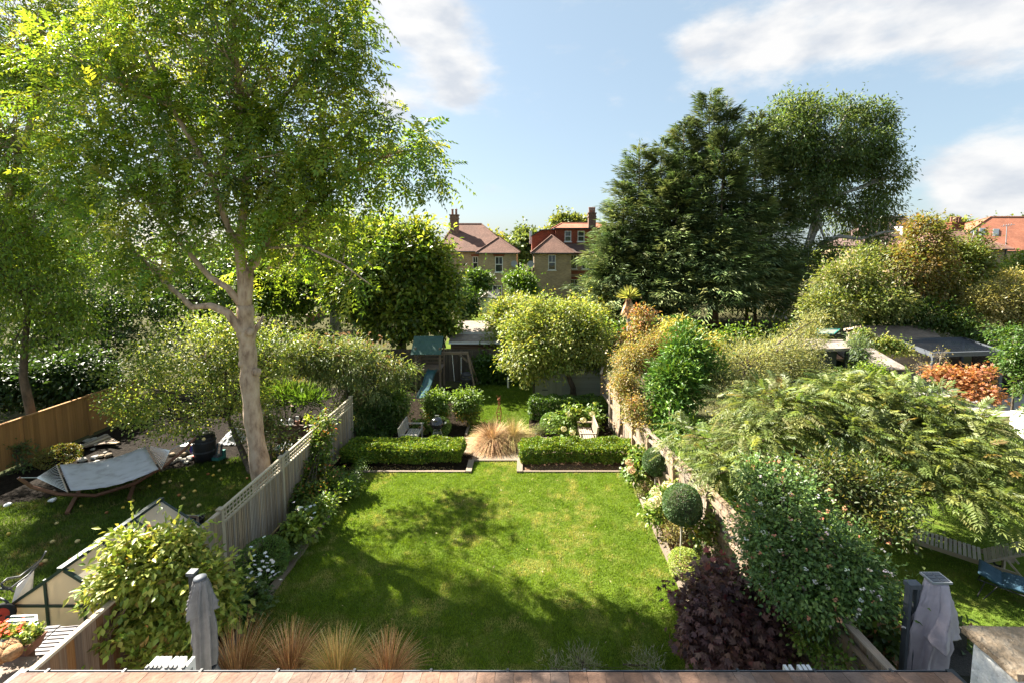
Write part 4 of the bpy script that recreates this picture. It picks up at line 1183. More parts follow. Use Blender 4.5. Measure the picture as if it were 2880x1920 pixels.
rear = MB(); rear.tube([Vector((U(-60, 900, 18.6).x, 18.6, 0)), U(-20, 700, 18.5), U(40, 500, 18.4), U(100, 300, 18.2), U(120, 60, 18)], [.22, .17, .13, .09, .05], 8); rear.tube([U(20, 560, 18.4), U(120, 480, 18.2), U(220, 420, 18)], [.08, .05, .02], 6); rear.build('rear_tree_stem', 'bark_ash', ash, smooth=True)  # stem of a separate tree behind the ash, only grouped with it
limb([tp_(705, 950, .1), tp_(735, 900, .3), tp_(742, 890, .3)], .09, .05)
limb([tp_(790, 640, .2), tp_(900, 560, .1), tp_(1000, 480, .4), tp_(1100, 430, .5), tp_(1200, 420, .5)], .09, .025)
limb([tp_(860, 520, .3), tp_(1000, 350, .4), tp_(1100, 310, .4)], .06, .02)
limb([tp_(700, 380), tp_(820, 250, .2), tp_(930, 100, .2), tp_(1000, 20, .2)], .08, .02)
limb([tp_(480, 300, -.6), tp_(300, 220, -.8), tp_(150, 120, -.8)], .06, .02)
limb([tp_(735, 700), tp_(850, 690, -.6), tp_(960, 740, -1.0), tp_(1040, 800, -1.2)], .05, .015)
att = [Vector(p) for p in ((fork))] if False else None
nodes = [tp_(700, 380), tp_(440, 250, -.4), tp_(900, 480, .3), tp_(1000, 480, .4), tp_(620, 520, -.3), tp_(400, 560, 0), tp_(470, 790, -.2), tp_(850, 640, 0), tp_(950, 735, -.9), U(60, 420, 18), tp_(655, 0), tp_(900, 140, .2), U(120, 200, 18), U(100, 600, 18), tp_(720, 560), tp_(850, 690, 1), tp_(850, 690, 2), tp_(540, 700, -.4), U(120, 520, 18)]
for i in rng.permutation(len(P0))[:750]:
    a = nodes[K0[i]]; b = Vector(P0[i]); s = a.lerp(Vector(ash_lobes[K0[i]][0]), rng.random())
    mb.tube(curve_pts(s, b, -.05, 5, .09), taper(5, .022, .007), 4, cap=False)
mb.build('trunk', 'bark_ash', ash, smooth=True)

# ---- trees and shrubs of the left neighbour
plant('cherry_tree', 'slim leaning tree with drooping leaves beside the golden fence', 'tree',
      [lobe(90, 800, 16.6, 190, 150), lobe(-30, 700, 16.0, 160, 170), lobe(210, 900, 16.9, 110, 100), lobe(40, 960, 16.2, 120, 70)], 330, 26, .30, .13, .05,
      [(Gm, 3), ((.10, .16, .02), 3), (Gy, 2), (Gd, 1)], base=G(105, 1262), trunk=[G(105, 1262), U(85, 1150, 17), U(65, 1060, 16.9), U(70, 960, 16.8), U(80, 880, 16.7)], r0=.17, limb_r=.07, twigs=70, bark='bark_dark', droop=.9)
plant('quince_tree', 'low spreading fruit tree with yellow fruit behind the hammock', 'tree',
      [lobe(560, 990, 17.2, 190, 110), lobe(400, 1090, 16.6, 120, 100), lobe(490, 1180, 16.2, 150, 60), lobe(680, 1080, 17.4, 120, 120), lobe(760, 990, 17.8, 120, 90), lobe(330, 1130, 16.6, 60, 60), lobe(640, 910, 17.6, 70, 60)], 700, 26, .20, .085, .055,
      [((.07, .115, .025), 3), ((.12, .165, .035), 3), ((.20, .22, .075), 2), (Gd, 1)], base=G(712, 1330), trunk=[G(712, 1330), U(690, 1290, 16.2), U(665, 1230, 16.6), U(640, 1170, 17)], r0=.13, limb_r=.07, twigs=140, twig_r=.009, bark='bark_dark', droop=.25)
for k, (px, py, Y) in enumerate([(460, 1004, 16.6), (413, 1037, 16.2), (394, 1069, 16.0), (573, 1234, 15.5), (478, 1211, 15.4), (585, 1100, 16.5), (620, 1175, 16.2)]):
    o = ball(None, 'fruit', 'apple_yellow', U(px, py, Y), .055)
    tag(o, 'yellow fruit hanging among the leaves of the low fruit tree', 'fruit', 'yellow fruit on the tree')
plant('buddleia', 'arching buddleia with faded flower spikes at the end of the trellis fence', 'shrub',
      [lobe(960, 1020, 19.3, 130, 85), lobe(870, 1000, 19.0, 90, 70), lobe(1050, 1090, 19.3, 100, 90), lobe(1000, 1170, 18.9, 90, 80), lobe(1120, 1040, 19.8, 60, 45)], 620, 28, .17, .15, .032,
      [((.05, .085, .03), 4), ((.085, .12, .045), 3), ((.15, .17, .07), 2), ((.13, .08, .05), .5)], base=G(1000, 1245), r0=.06, limb_r=.035, twigs=120, droop=.45)
lv = Leaves(); sp = thing('buddleia_flowers', 'brown faded flower spikes arching above the buddleia', 'flower spikes', U(960, 950, 19))
for k in range(26):
    a = U(rng.uniform(880, 1080), rng.uniform(935, 1010), 19 + rng.uniform(-.6, .4)); d = Vector((rng.uniform(-.3, 1), rng.uniform(-.8, .2), .75)).normalized(); L_ = rng.uniform(.3, .5); n = 46
    s = rng.random(n); P = np.array(a) + np.outer(s, np.array(d)) * L_ + np.outer(s ** 2, [0, 0, -.22 * L_ * 2]) + rdir(n) * .022
    lv.add(P, rdir(n), rdir(n), .035, .02, pal(n, [((.20, .12, .08), 3), ((.11, .06, .06), 1)]))
lv.build('spikes', 'leaf_thick', sp, kind='stuff')
plant('oak_tree', 'dense round-crowned broadleaf tree behind the swing set', 'tree',
      [lobe(1130, 760, 29.5, 150, 150), lobe(1165, 690, 30, 95, 70), lobe(1235, 810, 29.5, 80, 95), lobe(1040, 820, 29, 120, 100), lobe(1130, 900, 28.6, 140, 80), lobe(1010, 690, 30, 90, 90), lobe(1260, 900, 29, 60, 60), lobe(1080, 640, 30.5, 70, 45)], 1100, 26, .36, .20, .13,
      [((.05, .09, .015), 4), ((.085, .135, .02), 3), ((.16, .185, .035), 4), ((.03, .06, .012), 1.5)], base=U(1130, 1000, 29.2) * Vector((1, 1, 0)) if False else (U(1130, 1000, 29.2).x, 29.2, 0), r0=.28, limb_r=.12, twigs=160, twig_r=.014, cjit=.3)
plant('lime_tree', 'dark tree with grey trunk behind the ash trunk', 'tree',
      [lobe(800, 800, 33, 130, 120), lobe(900, 700, 33, 110, 110), lobe(720, 730, 33, 120, 120), lobe(860, 620, 34, 130, 90), lobe(640, 820, 32, 110, 90), lobe(960, 830, 32, 70, 60)], 620, 24, .42, .22, .14,
      [(Gd, 4), ((.045, .085, .014), 3), (Gm, 2), (Gy, 1)], base=(U(945, 960, 32.5).x, 32.5, .3), trunk=[(U(945, 960, 32.5).x, 32.5, .3), U(942, 880, 32.5), U(935, 790, 32.6), U(900, 740, 33)], r0=.42, limb_r=.16, twigs=90, twig_r=.02, bark='bark_pale', cjit=.22)
for nm, lab, lb, p_ in [('laurel_bush', 'dark evergreen bush over the golden fence at far left', [lobe(200, 1060, 20, 130, 90), lobe(60, 1080, 19.5, 110, 80), lobe(-40, 1090, 19.2, 90, 90)], [((.016, .036, .012), 3), ((.03, .055, .015), 2)]),
                        ('holly_tree', 'shadowy evergreen mass behind the slim leaning tree', [lobe(230, 960, 23, 160, 110), lobe(60, 960, 22, 150, 120), lobe(380, 930, 24, 150, 120), lobe(300, 830, 25, 200, 110), lobe(80, 820, 25, 180, 130)], [((.018, .04, .012), 4), ((.035, .065, .015), 2), (Gm, .8)]),
                        ('yew_tree', 'dark tree between the ash trunk and the far gardens', [lobe(560, 850, 27, 150, 100), lobe(480, 760, 28, 200, 110), lobe(640, 920, 25, 80, 60), lobe(130, 650, 28, 220, 120), lobe(-80, 700, 26, 150, 160)], [((.022, .048, .012), 4), (Gm, 2), ((.09, .14, .02), 1)])]:
    plant(nm, lab, 'shrub' if 'bush' in nm else 'tree', lb, 420, 24, .34, .16, .09, p_, r0=.14, limb_r=.06, twigs=50)
clipped('low_shrub', 'small olive brown mound shrub behind the hammock', 'shrub', s_ball((G(165, 1300).x, G(165, 1300).y, .25), .62, .6, .2), 2600, .06, .03, [((.08, .075, .02), 3), ((.12, .10, .025), 2), (Gm, 1)])
plant('young_shrub', 'thin grey-green shrub in front of the golden fence', 'shrub', [lobe(45, 1270, 15.8, 40, 40), lobe(70, 1310, 15.6, 40, 30)], 40, 18, .12, .09, .04, [((.05, .08, .04), 3), (Gm, 1)], base=(U(50, 1330, 15.7).x, 15.7, 0), r0=.02, limb_r=.012, twigs=24)
plant('iris_bed', 'clump of dark strap leaves behind the brick wall', 'plant', [lobe(800, 1110, 20.5, 70, 25), lobe(880, 1120, 20, 60, 25)], 60, 20, .2, .35, .03, [(Gd, 3), (Gm, 2)], droop=-.8, r0=.02, limb_r=.01, twigs=4, crown='leaves')
plant('bramble', 'straggly bramble along the back of the trellis fence', 'shrub', [lobe(760, 1180, 16.3, 60, 70), lobe(800, 1240, 15.3, 50, 50), lobe(720, 1240, 15.9, 40, 60), lobe(690, 1200, 16.0, 40, 60)], 110, 18, .16, .09, .05, [((.05, .08, .02), 3), ((.12, .15, .04), 2), ((.15, .09, .04), .4)], base=(U(760, 1250, 16).x, 16, 0), r0=.03, limb_r=.015, twigs=50)

# ---- shrubs of our garden, left border
lo = [lobe(430, 1600, 7.8, 140, 100, .6), lobe(330, 1640, 7.5, 80, 90, .45), lobe(560, 1640, 7.9, 100, 110, .5), lobe(470, 1730, 7.6, 170, 80, .5), lobe(360, 1530, 7.8, 70, 50, .3), lobe(620, 1710, 7.9, 70, 80, .4), lobe(300, 1800, 7.0, 60, 40, .3), lobe(440, 1850, 7.2, 120, 50, .35), lobe(500, 1510, 8.0, 80, 40, .4)]
plant('dogwood_shrub', 'large bushy shrub with oval yellow-green leaves in the near left corner', 'shrub', lo, 820, 15, .15, .12, .066,
      [((.085, .13, .022), 3), ((.15, .185, .035), 3), ((.24, .255, .07), 2.6), ((.05, .09, .016), 1.2), ((.24, .12, .05), .25)], base=(-5.7, 7.9, 0), r0=.05, limb_r=.022, twigs=150, twig_r=.006, mat='leaf_thick', shell=.45, up=1.2, bark='bark_brown')
lb_ = [((.045, .085, .016), 3), ((.075, .125, .02), 3), ((.13, .16, .03), 1)]
def ferns(name, lab, spots, n, L, p_):
    t = thing(name, lab, 'fern', G(*spots[0])); lv = Leaves()
    for px, py in spots: fern(lv, tuple(G(px, py) + Vector((0, 0, .12))), n, L, p_)
    lv.build('fronds', 'leaf', t, kind='stuff')
ferns('fern', 'broad green fern at the far end of the left border', [(960, 1370), (985, 1345), (930, 1385)], 26, .85, [((.075, .125, .02), 2), ((.05, .09, .016), 2)])
ferns('fern', 'dark fern beside the white flowers in the middle of the left border', [(885, 1475), (862, 1450), (880, 1440)], 26, .7, [((.028, .06, .018), 2), ((.045, .08, .02), 1)])
ferns('fern', 'feathery fern next to the clipped mound in the near left border', [(800, 1590), (815, 1570)], 28, .6, [((.06, .085, .025), 2), ((.045, .075, .02), 2)])
clipped('clipped_mound', 'round clipped green mound beside the near white flowers', 'shrub', s_ball(tuple(G(745, 1620) + Vector((0, 0, .42))), .55, .85, .08), 5200, .045, .022, [((.05, .10, .025), 3), ((.075, .13, .03), 2)])
def flowers(name, lab, leaf_l, n_fl, centre, r_, p_, fr_=.045, L=.10, W=.075, petal=((.44, .45, .55), 1), fz=.25):
    t = plant(name, lab, 'flowers', leaf_l, 70, 12, .13, L, W, p_, r0=.012, limb_r=.008, twigs=24, mat='leaf_thick', crown='leaves')
    lv = Leaves(); P = np.array(centre) + rng.standard_normal((n_fl, 3)) * np.array([r_, r_, fz])
    blossoms(lv, P, fr_, pal(n_fl, [petal], .04)); lv.build('blossoms', 'petal', t, kind='stuff')
flowers('anemone', 'white anemone flowers in the near left border above dark leaves', [lobe(715, 1680, 9.2, 55, 60, .35), lobe(690, 1730, 8.8, 60, 40, .3)], 40, U(735, 1597, 9.6), .20, [((.03, .06, .016), 3), ((.05, .085, .02), 2)])
flowers('anemone', 'white anemone flowers in the middle of the left border above lobed leaves', [lobe(840, 1490, 11.5, 50, 30, .35), lobe(860, 1460, 11.8, 35, 30, .25)], 30, U(852, 1447, 11.8), .16, [((.13, .18, .03), 2), ((.08, .13, .025), 2)], .05, .13, .10)
plant('virginia_creeper', 'green and red-tinged climber spilling over the trellis fence', 'climber', [lobe(905, 1200, 14.8, 40, 50, .3), lobe(900, 1260, 14.4, 40, 60, .3), lobe(880, 1330, 13.9, 50, 50, .4), lobe(870, 1390, 13.2, 60, 45, .5), lobe(930, 1360, 13.8, 50, 40, .4)], 260, 20, .13, .085, .06, [((.05, .09, .018), 4), ((.10, .14, .025), 2), ((.26, .07, .04), .45)], base=(-6.4, 14.2, 0), r0=.03, limb_r=.015, twigs=40)
plant('peony', 'leafy perennial at the far left corner of the lawn', 'plant', [lobe(970, 1370, 13.7, 50, 25, .5), lobe(900, 1420, 12.3, 50, 40, .4)], 80, 18, .12, .10, .05, lb_, r0=.015, limb_r=.01, twigs=14, crown='leaves')
# hedges
hp = [((.055, .10, .013), 3), ((.09, .145, .018), 3), ((.15, .18, .028), 1.6), ((.03, .06, .010), 1.4)]
clipped('box_hedge', 'low clipped hedge left of the gap, partly shaded', 'hedge', s_box(-6.55, -2.28, 15.85, 16.9, .08, .62, bump=.22), 26000, .075, .045, hp)
clipped('box_hedge', 'low clipped hedge right of the gap, sunlit on top', 'hedge', s_box(-.2, 3.9, 15.85, 16.9, .08, .62, bump=.22), 26000, .075, .045, hp)
clipped('box_hedge', 'dark hedge behind the right-hand bench in front of the shed', 'hedge', s_box(.15, 3.6, 20.0, 20.9, .05, .95, bump=.2), 14000, .075, .045, [(Gd, 4), (Gm, 2), ((.08, .13, .02), 1)])
for k, (px, Y, w, h, lab) in enumerate([(1112, 19.5, 1.0, 1.5, 'leafy green shrub behind the left-hand bench, darkest of three in a row'), (1225, 19.6, 1.0, 1.45, 'green shrub yellowing at its base behind the kettle barbecue'), (1315, 19.7, 1.05, 1.5, 'green shrub with orange-brown lower leaves left of the rusty sculpture')]):
    x = U(px, 1150, Y).x
    pl = [((.05, .10, .02), 3), ((.085, .14, .025), 2)] if k == 0 else [((.06, .11, .022), 4), ((.095, .15, .028), 2)]
    t = plant('spiraea_shrub', lab, 'shrub', [(Vector((x, Y, h * .72)), (w * .62, w * .55, h * .34)), (Vector((x, Y, h * .45)), (w * .56, w * .5, h * .36))], 230, 22, .13, .085, .046, pl, r0=.03, limb_r=.015, twigs=20, minz=.04, group='shrubs in front of the swings')
    if k:
        lv = Leaves(); n = 900; P, D, _, _ = in_lobes([(Vector((x, Y - .06, h * .33)), (w * .56, w * .5, h * .26))], n, .7)
        P[:, 2] = np.maximum(P[:, 2], .05); lv.add(P, D + rdir(n) * .8, rdir(n) + np.array([0, 0, .6]), .06, .035, pal(n, [((.24, .14, .03), 2), ((.30, .21, .05), 2), ((.12, .13, .03), 2)])); lv.build('lower_leaves', 'leaf', t, kind='stuff', label='yellow and orange-brown leaves low on the shrub')
plant('rhododendron', 'dark glossy bush in the corner left of the left-hand bench', 'shrub', [lobe(1060, 1150, 19.2, 70, 75), lobe(1040, 1220, 18.3, 80, 50), lobe(1095, 1200, 18.9, 40, 50)], 300, 20, .16, .11, .045, [(Gd, 3), ((.04, .08, .02), 2)], r0=.03, limb_r=.02, twigs=20, minz=.03)
for px, py, Y, r, lab in [(1240, 1200, 18.6, .42, 'small clipped ball shrub behind the kettle barbecue'), (1550, 1193, 18.9, .46, 'small clipped ball shrub left of the right-hand bench')]:
    p = U(px, py, Y); clipped('clipped_ball', lab, 'shrub', s_ball((p.x, Y, r * .8), r, .95, .06), 3600, .04, .022, [((.055, .11, .025), 3), ((.09, .15, .03), 2)])
plant('lavender_mound', 'low grey-green mound at the edge of the gravel near the right-hand bench', 'plant', [lobe(1515, 1208, 18.7, 30, 12)], 40, 20, .10, .07, .012, [((.10, .12, .08), 2), ((.07, .09, .05), 1)], r0=.01, limb_r=.006, twigs=4, crown='leaves', droop=-.5)
def hydrangea(lab, lobes, nl, heads, r_, col):
    t = plant('hydrangea', lab, 'shrub', lobes, nl, 16, .13, .12, .085, [((.05, .095, .016), 3), ((.09, .14, .025), 2), ((.15, .18, .05), 1)], r0=.02, limb_r=.012, twigs=16, mat='leaf_thick', minz=.04)
    for px, py, Y in heads:
        lv = Leaves(); n = 130; D = rdir(n); lv.add(np.array(U(px, py, Y)) + D * r_ * np.array([1, 1, .8]), np.cross(D, rdir(n)), D, .05, .04, pal(n, col, .1)); lv.build('flower_head', 'petal', t, kind='stuff')
cream = [((.40, .39, .27), 3), ((.32, .34, .2), 2), ((.36, .28, .2), 1)]; tan = [((.26, .16, .11), 2), ((.32, .24, .16), 2)]
hydrangea('hydrangea with cream and tan flower heads behind the right-hand bench', [lobe(1600, 1175, 18.9, 60, 40), lobe(1650, 1180, 19.1, 60, 45), lobe(1590, 1215, 18.4, 40, 25)], 90, [(1598, 1163, 18.6), (1665, 1163, 18.6), (1586, 1205, 18.2), (1610, 1215, 18.0), (1640, 1180, 18.3)], .12, cream)
hydrangea('hydrangea with tan heads beside the left-hand bench', [lobe(1185, 1200, 18.9, 25, 30)], 30, [(1185, 1205, 18.5)], .15, tan)
hydrangea('tall hydrangea at the far end of the right border', [lobe(1800, 1290, 14.6, 32, 38, .45), lobe(1785, 1330, 14.2, 25, 25, .3)], 60, [(1775, 1320, 13.9), (1770, 1300, 14.2)], .13, tan)
hydrangea('hydrangea with big cream heads behind the lollipop tree in the right border', [lobe(1880, 1400, 12.4, 45, 40, .4), lobe(1850, 1440, 11.9, 35, 40, .3)], 70, [(1845, 1383, 12.2), (1878, 1365, 12.4), (1892, 1372, 12.2), (1852, 1405, 11.9), (1838, 1412, 11.8)], .15, cream)
# right border
for px, py, Y, r, bx, by, lab in [(1845, 1297, 13.75, .40, 1846, 1395, 'smaller lollipop topiary tree by the fence, farther of the two'), (1919, 1417, 10.85, .46, 1921, 1515, 'larger dark lollipop topiary tree in the right border, nearer of the two')]:
    c = U(px, py, Y); t = clipped('topiary_tree', lab, 'tree', s_ball(tuple(c), r, 1.02, .035, .10), 13000, .036, .019, [((.035, .07, .03), 3), ((.055, .095, .04), 2), ((.02, .045, .018), 1)], base=(c.x, Y, 0), part='crown')
    rod(t, 'trunk', 'bark_pale', (c.x, Y, 0), (c.x, Y, c.z - r * .6), .028)
    m_ = MB(); m_.lathe([(.80 * r * math.sin(math.pi * i / 10), -.80 * r * math.cos(math.pi * i / 10)) for i in range(11)], c, 14); m_.build('inner_twigs', 'bark_dark', t)
def mound(lab, px, py, r, sz, p_, n=3200, L=.04): 
    c = G(px, py, r * sz * .75); clipped('clipped_mound', lab, 'shrub', s_ball((c.x, c.y, r * sz * .75), r, sz, .12), n, L, L * .5, p_)
mound('pale green mound shrub in the right border beside the smaller topiary', 1815, 1375, .34, .9, [((.12, .15, .04), 3), ((.19, .21, .07), 2)])
mound('yellow-green mound in the right border left of the larger topiary', 1848, 1432, .36, .95, [((.16, .19, .06), 3), ((.10, .14, .035), 2)])
mound('squarish light green box shrub near the purple maple', 1925, 1585, .38, .9, [((.12, .17, .04), 3), ((.18, .22, .06), 2)], 4200)
mound('dark green box mound behind the purple maple', 2000, 1570, .44, .9, [((.03, .06, .02), 3), ((.05, .09, .03), 2)], 4200)
plant('salvia', 'wispy dry stems and small leaves beneath the larger topiary', 'plant', [lobe(1895, 1495, 11.3, 40, 35, .3), lobe(1865, 1470, 11.7, 28, 30, .25)], 60, 18, .14, .07, .018, [((.16, .14, .07), 2), ((.10, .11, .05), 2)], r0=.01, limb_r=.006, twigs=40, droop=-.3, minz=.05, crown='leaves')
plant('climbing_plant', 'green climber with a few yellow leaves on the right fence below the topiary', 'climber', [lobe(1985, 1475, 10.6, 30, 55, .2), lobe(1960, 1500, 10.4, 25, 30, .2)], 60, 12, .10, .09, .06, [((.05, .09, .02), 3), ((.09, .13, .03), 2), ((.4, .3, .04), .3)], base=(4.35, 10.6, 0), r0=.015, limb_r=.01, twigs=20)
plant('japanese_maple', 'dark purple japanese maple in the near right corner of the lawn', 'shrub',
      [lobe(2020, 1650, 8.2, 100, 85, .6), lobe(1990, 1730, 8.0, 100, 90, .6), lobe(2110, 1740, 8.0, 110, 100, .6), lobe(2060, 1830, 7.7, 140, 80, .6), lobe(2160, 1800, 7.8, 85, 85, .5), lobe(1915, 1665, 8.3, 50, 30, .25), lobe(1950, 1790, 7.8, 70, 70, .4), lobe(2120, 1660, 8.2, 60, 55, .4)],
      520, 12, .14, .11, .36, [((.05, .026, .034), 4), ((.085, .046, .052), 3), ((.15, .09, .085), 2.4), ((.17, .028, .04), .35), ((.03, .018, .024), 2)], base=(4.2, 7.9, 0), r0=.045, limb_r=.022, twigs=60, style='palmate', mat='leaf_thick', out=.7, droop=.5, shell=.45)
plant('rose_bush', 'fresh green rose foliage between the purple maple and the fence', 'shrub', [lobe(2285, 1800, 7.2, 60, 50, .35), lobe(2310, 1750, 7.3, 45, 45, .3), lobe(2370, 1870, 6.6, 45, 40, .3)], 70, 14, .11, .07, .045, [((.06, .11, .02), 3), ((.12, .17, .035), 2)], base=(4.6, 7.0, 0), r0=.015, limb_r=.01, twigs=26)
plant('lavender', 'wispy pale lavender stems just above the gutter', 'plant', [lobe(1640, 1865, 7.75, 60, 30, .35), lobe(1560, 1885, 7.6, 40, 20, .3), lobe(1820, 1870, 7.7, 60, 24, .3)], 70, 14, .10, .10, .010, [((.20, .20, .24), 2), ((.12, .14, .10), 2)], r0=.008, limb_r=.005, twigs=20, droop=-.8, crown='leaves', out=.2)
# grasses
gp = [((.17, .11, .07), 3), ((.24, .165, .105), 3), ((.12, .075, .05), 2), ((.32, .25, .165), 1)]
grass_clump('ornamental_grass', 'big russet brown fountain grass in the gravel between the hedges', (-1.3, 17.55, 0), 3000, 1.15, 1.2, gp, 'fountain grasses', droop=.42, width=.009, seg=5)
grass_clump('ornamental_grass', 'smaller greenish brown grass tucked behind the big russet one', (-.5, 17.75, 0), 1900, 1.15, 1.1, [((.17, .13, .07), 3), ((.13, .12, .05), 3), ((.25, .2, .12), 2)], 'fountain grasses', droop=.45, width=.009, seg=5)
fg = [((.22, .12, .06), 3), ((.31, .19, .105), 3), ((.14, .07, .04), 2), ((.40, .29, .18), 1.6)]
for px, py, s, lab in [(665, 1880, 1.0, 'tall coppery sedge right of the closed grey parasol'), (800, 1895, .85, 'coppery sedge, second from the closed grey parasol'), (945, 1895, .85, 'greenish coppery sedge, third from the closed grey parasol'), (1085, 1900, .78, 'small coppery sedge, farthest from the closed grey parasol')]:
    p = U(px, 1835, 7.45)
    grass_clump('sedge', lab, (p.x, 7.4 + random.uniform(-.05, .2), 0), 900, 1.3 * s, .75, fg if '945' not in str(px) else [((.30, .2, .09), 3), ((.22, .19, .07), 3), ((.44, .3, .16), 1)], 'copper sedges by the house', width=.006, seg=5, droop=.6)

# ---- middle distance
plant('apple_tree', 'round light green fruit tree in front of the green shed', 'tree',
      [lobe(1570, 950, 22.6, 130, 90), lobe(1500, 1000, 22.2, 90, 80), lobe(1650, 960, 22.8, 90, 90), lobe(1600, 890, 23.2, 105, 60), lobe(1470, 920, 23, 70, 70), lobe(1560, 1020, 21.9, 90, 45), lobe(1690, 1015, 22.8, 45, 40), lobe(1430, 1010, 22.6, 40, 45), lobe(1530, 870, 23.4, 60, 45)], 900, 26, .25, .115, .06,
      [((.085, .13, .025), 3), ((.145, .175, .045), 3), ((.22, .235, .09), 2.2), ((.045, .08, .018), 1.5)], base=G(1612, 1124), trunk=[G(1612, 1124), U(1612, 1090, 22.6), U(1600, 1060, 22.5), U(1580, 1000, 22.5)], r0=.17, limb_r=.07, twigs=160, twig_r=.01)
plant('birch_shrub', 'loose olive green small tree between the two brick houses', 'tree', [lobe(1450, 865, 33, 55, 45), lobe(1420, 900, 31, 60, 70), lobe(1470, 850, 35, 40, 25), lobe(1400, 970, 28, 40, 50), lobe(1570, 870, 34, 50, 30), lobe(1660, 890, 34, 60, 40)], 420, 22, .32, .14, .08, [((.07, .11, .02), 3), ((.12, .15, .035), 2), ((.2, .2, .07), 1)], r0=.1, limb_r=.05, twigs=80, twig_r=.012)
plant('bay_tree', 'rounded dark green bush below the gap between the houses', 'shrub', [lobe(1462, 785, 39, 48, 30), lobe(1475, 810, 38.6, 50, 30)], 160, 22, .3, .16, .09, [((.06, .11, .015), 3), ((.04, .08, .012), 2)], r0=.06, limb_r=.03, twigs=10)
plant('bay_tree', 'dark round-headed tree before the left brick house', 'tree', [lobe(1340, 790, 42, 45, 38), lobe(1310, 850, 40, 50, 45)], 170, 22, .4, .2, .12, [(Gd, 3), ((.05, .09, .02), 2)], r0=.1, limb_r=.04, twigs=16)
plant('golden_tree', 'pale gold and green tree beside the conifer before the right brick house', 'tree', [lobe(1695, 830, 40, 40, 45), lobe(1720, 870, 37, 50, 60), lobe(1640, 900, 36, 60, 60)], 260, 22, .34, .16, .1, [((.22, .21, .06), 3), ((.13, .16, .04), 2), ((.07, .11, .02), 1)], r0=.1, limb_r=.05, twigs=30)
plant('clipped_yew', 'dark clipped cone shrub on the far sunlit lawn', 'shrub', [lobe(1308, 890, 39, 10, 22)], 40, 24, .14, .12, .06, [(Gd, 2), ((.02, .04, .01), 2)], r0=.04, limb_r=.02, twigs=4)
plant('ivy', 'ivy smothering the back fence right of the swing set', 'climber', [lobe(1365, 1040, 25.9, 40, 55, .3), lobe(1420, 1060, 25.9, 40, 40, .3), lobe(1470, 1070, 25.9, 40, 25, .3)], 170, 22, .2, .12, .09, [(Gd, 3), ((.04, .085, .015), 2)], r0=.03, limb_r=.02, twigs=6, minz=.05)
# conifer group and neighbour
CB = (U(2005, 930, 39.5).x, 39.5, 1.0)
A_ = lambda px, py, Y: tuple(U(px, py, Y * 1.25))
conifer('leyland_cypress', 'tall dark feathery conifer rising right of centre', [(a, z + .8, r * 1.22, n) for a, z, r, n in [
    (A_(1998, 258, 32.3), 3.2, 3.4, 420), (A_(2045, 285, 32.6), 4.5, 2.6, 240), (A_(1860, 400, 32.0), 3.0, 2.9, 330), (A_(1800, 405, 32.4), 3.0, 2.4, 230), (A_(2037, 368, 30.6), 3.0, 2.6, 300), (A_(1905, 500, 30.2), 2.2, 2.7, 330),
    (A_(1755, 520, 31.5), 2.4, 2.1, 240), (A_(1735, 640, 30.6), 1.6, 2.1, 260), (A_(2130, 330, 33), 3.2, 2.6, 260), (A_(2010, 620, 29.6), 2.4, 3.0, 330), (A_(2140, 560, 31.0), 2.2, 2.4, 260), (A_(1820, 700, 29.8), 1.4, 2.2, 260), (A_(1925, 340, 32.2), 3.0, 2.6, 260), (A_(2180, 420, 33.2), 3.0, 2.2, 200)]],
    [((.036, .056, .028), 3), ((.056, .082, .038), 3), ((.085, .112, .048), 2.6), ((.125, .148, .066), 1.3)], [([(CB[0], CB[1], .8), U(2005, 860, 39.5), U(2003, 700, 39.5)], .5), ([(U(2100, 930, 39).x, 39, .8), U(2100, 850, 39), U(2105, 760, 39.2)], .16), ([(U(2125, 930, 39.3).x, 39.3, .8), U(2122, 850, 39.3), U(2118, 760, 39.3)], .15)], CB, 1.22)
plant('eucalyptus_tree', 'tall airy grey-green tree with pale limbs right of the conifer', 'tree',
      [lobe(2210, 400, 42.5, 130, 110, 3.2), lobe(2330, 440, 42.5, 130, 130, 3.2), lobe(2440, 400, 42.5, 90, 120, 2.8), lobe(2490, 500, 42.5, 65, 110, 2.2), lobe(2260, 560, 41.8, 110, 90, 2.5), lobe(2430, 600, 42.0, 110, 80, 2.5), lobe(2480, 320, 42.5, 45, 55, 1.5), lobe(2250, 310, 43.0, 90, 50, 2.2), lobe(2390, 300, 43.0, 70, 40, 1.8), lobe(2250, 740, 40.8, 80, 60, 1.9), lobe(2330, 700, 41.2, 60, 50, 1.6), lobe(2480, 680, 41.8, 60, 40, 1.5)], 1900, 23, .36, .21, .085,
      [((.04, .07, .022), 4), ((.065, .10, .035), 3), ((.10, .13, .05), 2), ((.025, .05, .014), 1.5)], base=(U(2210, 960, 42.0).x, 42.0, 1.1), trunk=[(U(2190, 960, 42.0).x, 42.0, 1.1), U(2195, 880, 42.0), U(2240, 790, 42.0), U(2290, 650, 42.0), U(2300, 560, 42.0)], r0=.5, limb_r=.2, twigs=260, twig_r=.018, bark='bark_pale', droop=.5, shell=.35)
t_ = [o for o in C.objects if o.name.startswith('eucalyptus_tree')][0]
mb = MB()
mb.tube([U(2300, 690, 41.5), U(2360, 665, 41.1), U(2420, 672, 40.8), U(2480, 655, 40.6), U(2520, 650, 40.5)], [.2, .19, .16, .12, .06], 8)
mb.tube([U(2295, 560, 41.0), U(2250, 620, 40.8), U(2200, 590, 40.5), U(2198, 565, 40.4)], [.1, .09, .06, .04], 6)
mb.tube([U(2300, 650, 41.2), U(2292, 560, 41.0), U(2285, 545, 41.0)], [.13, .11, .09], 7)
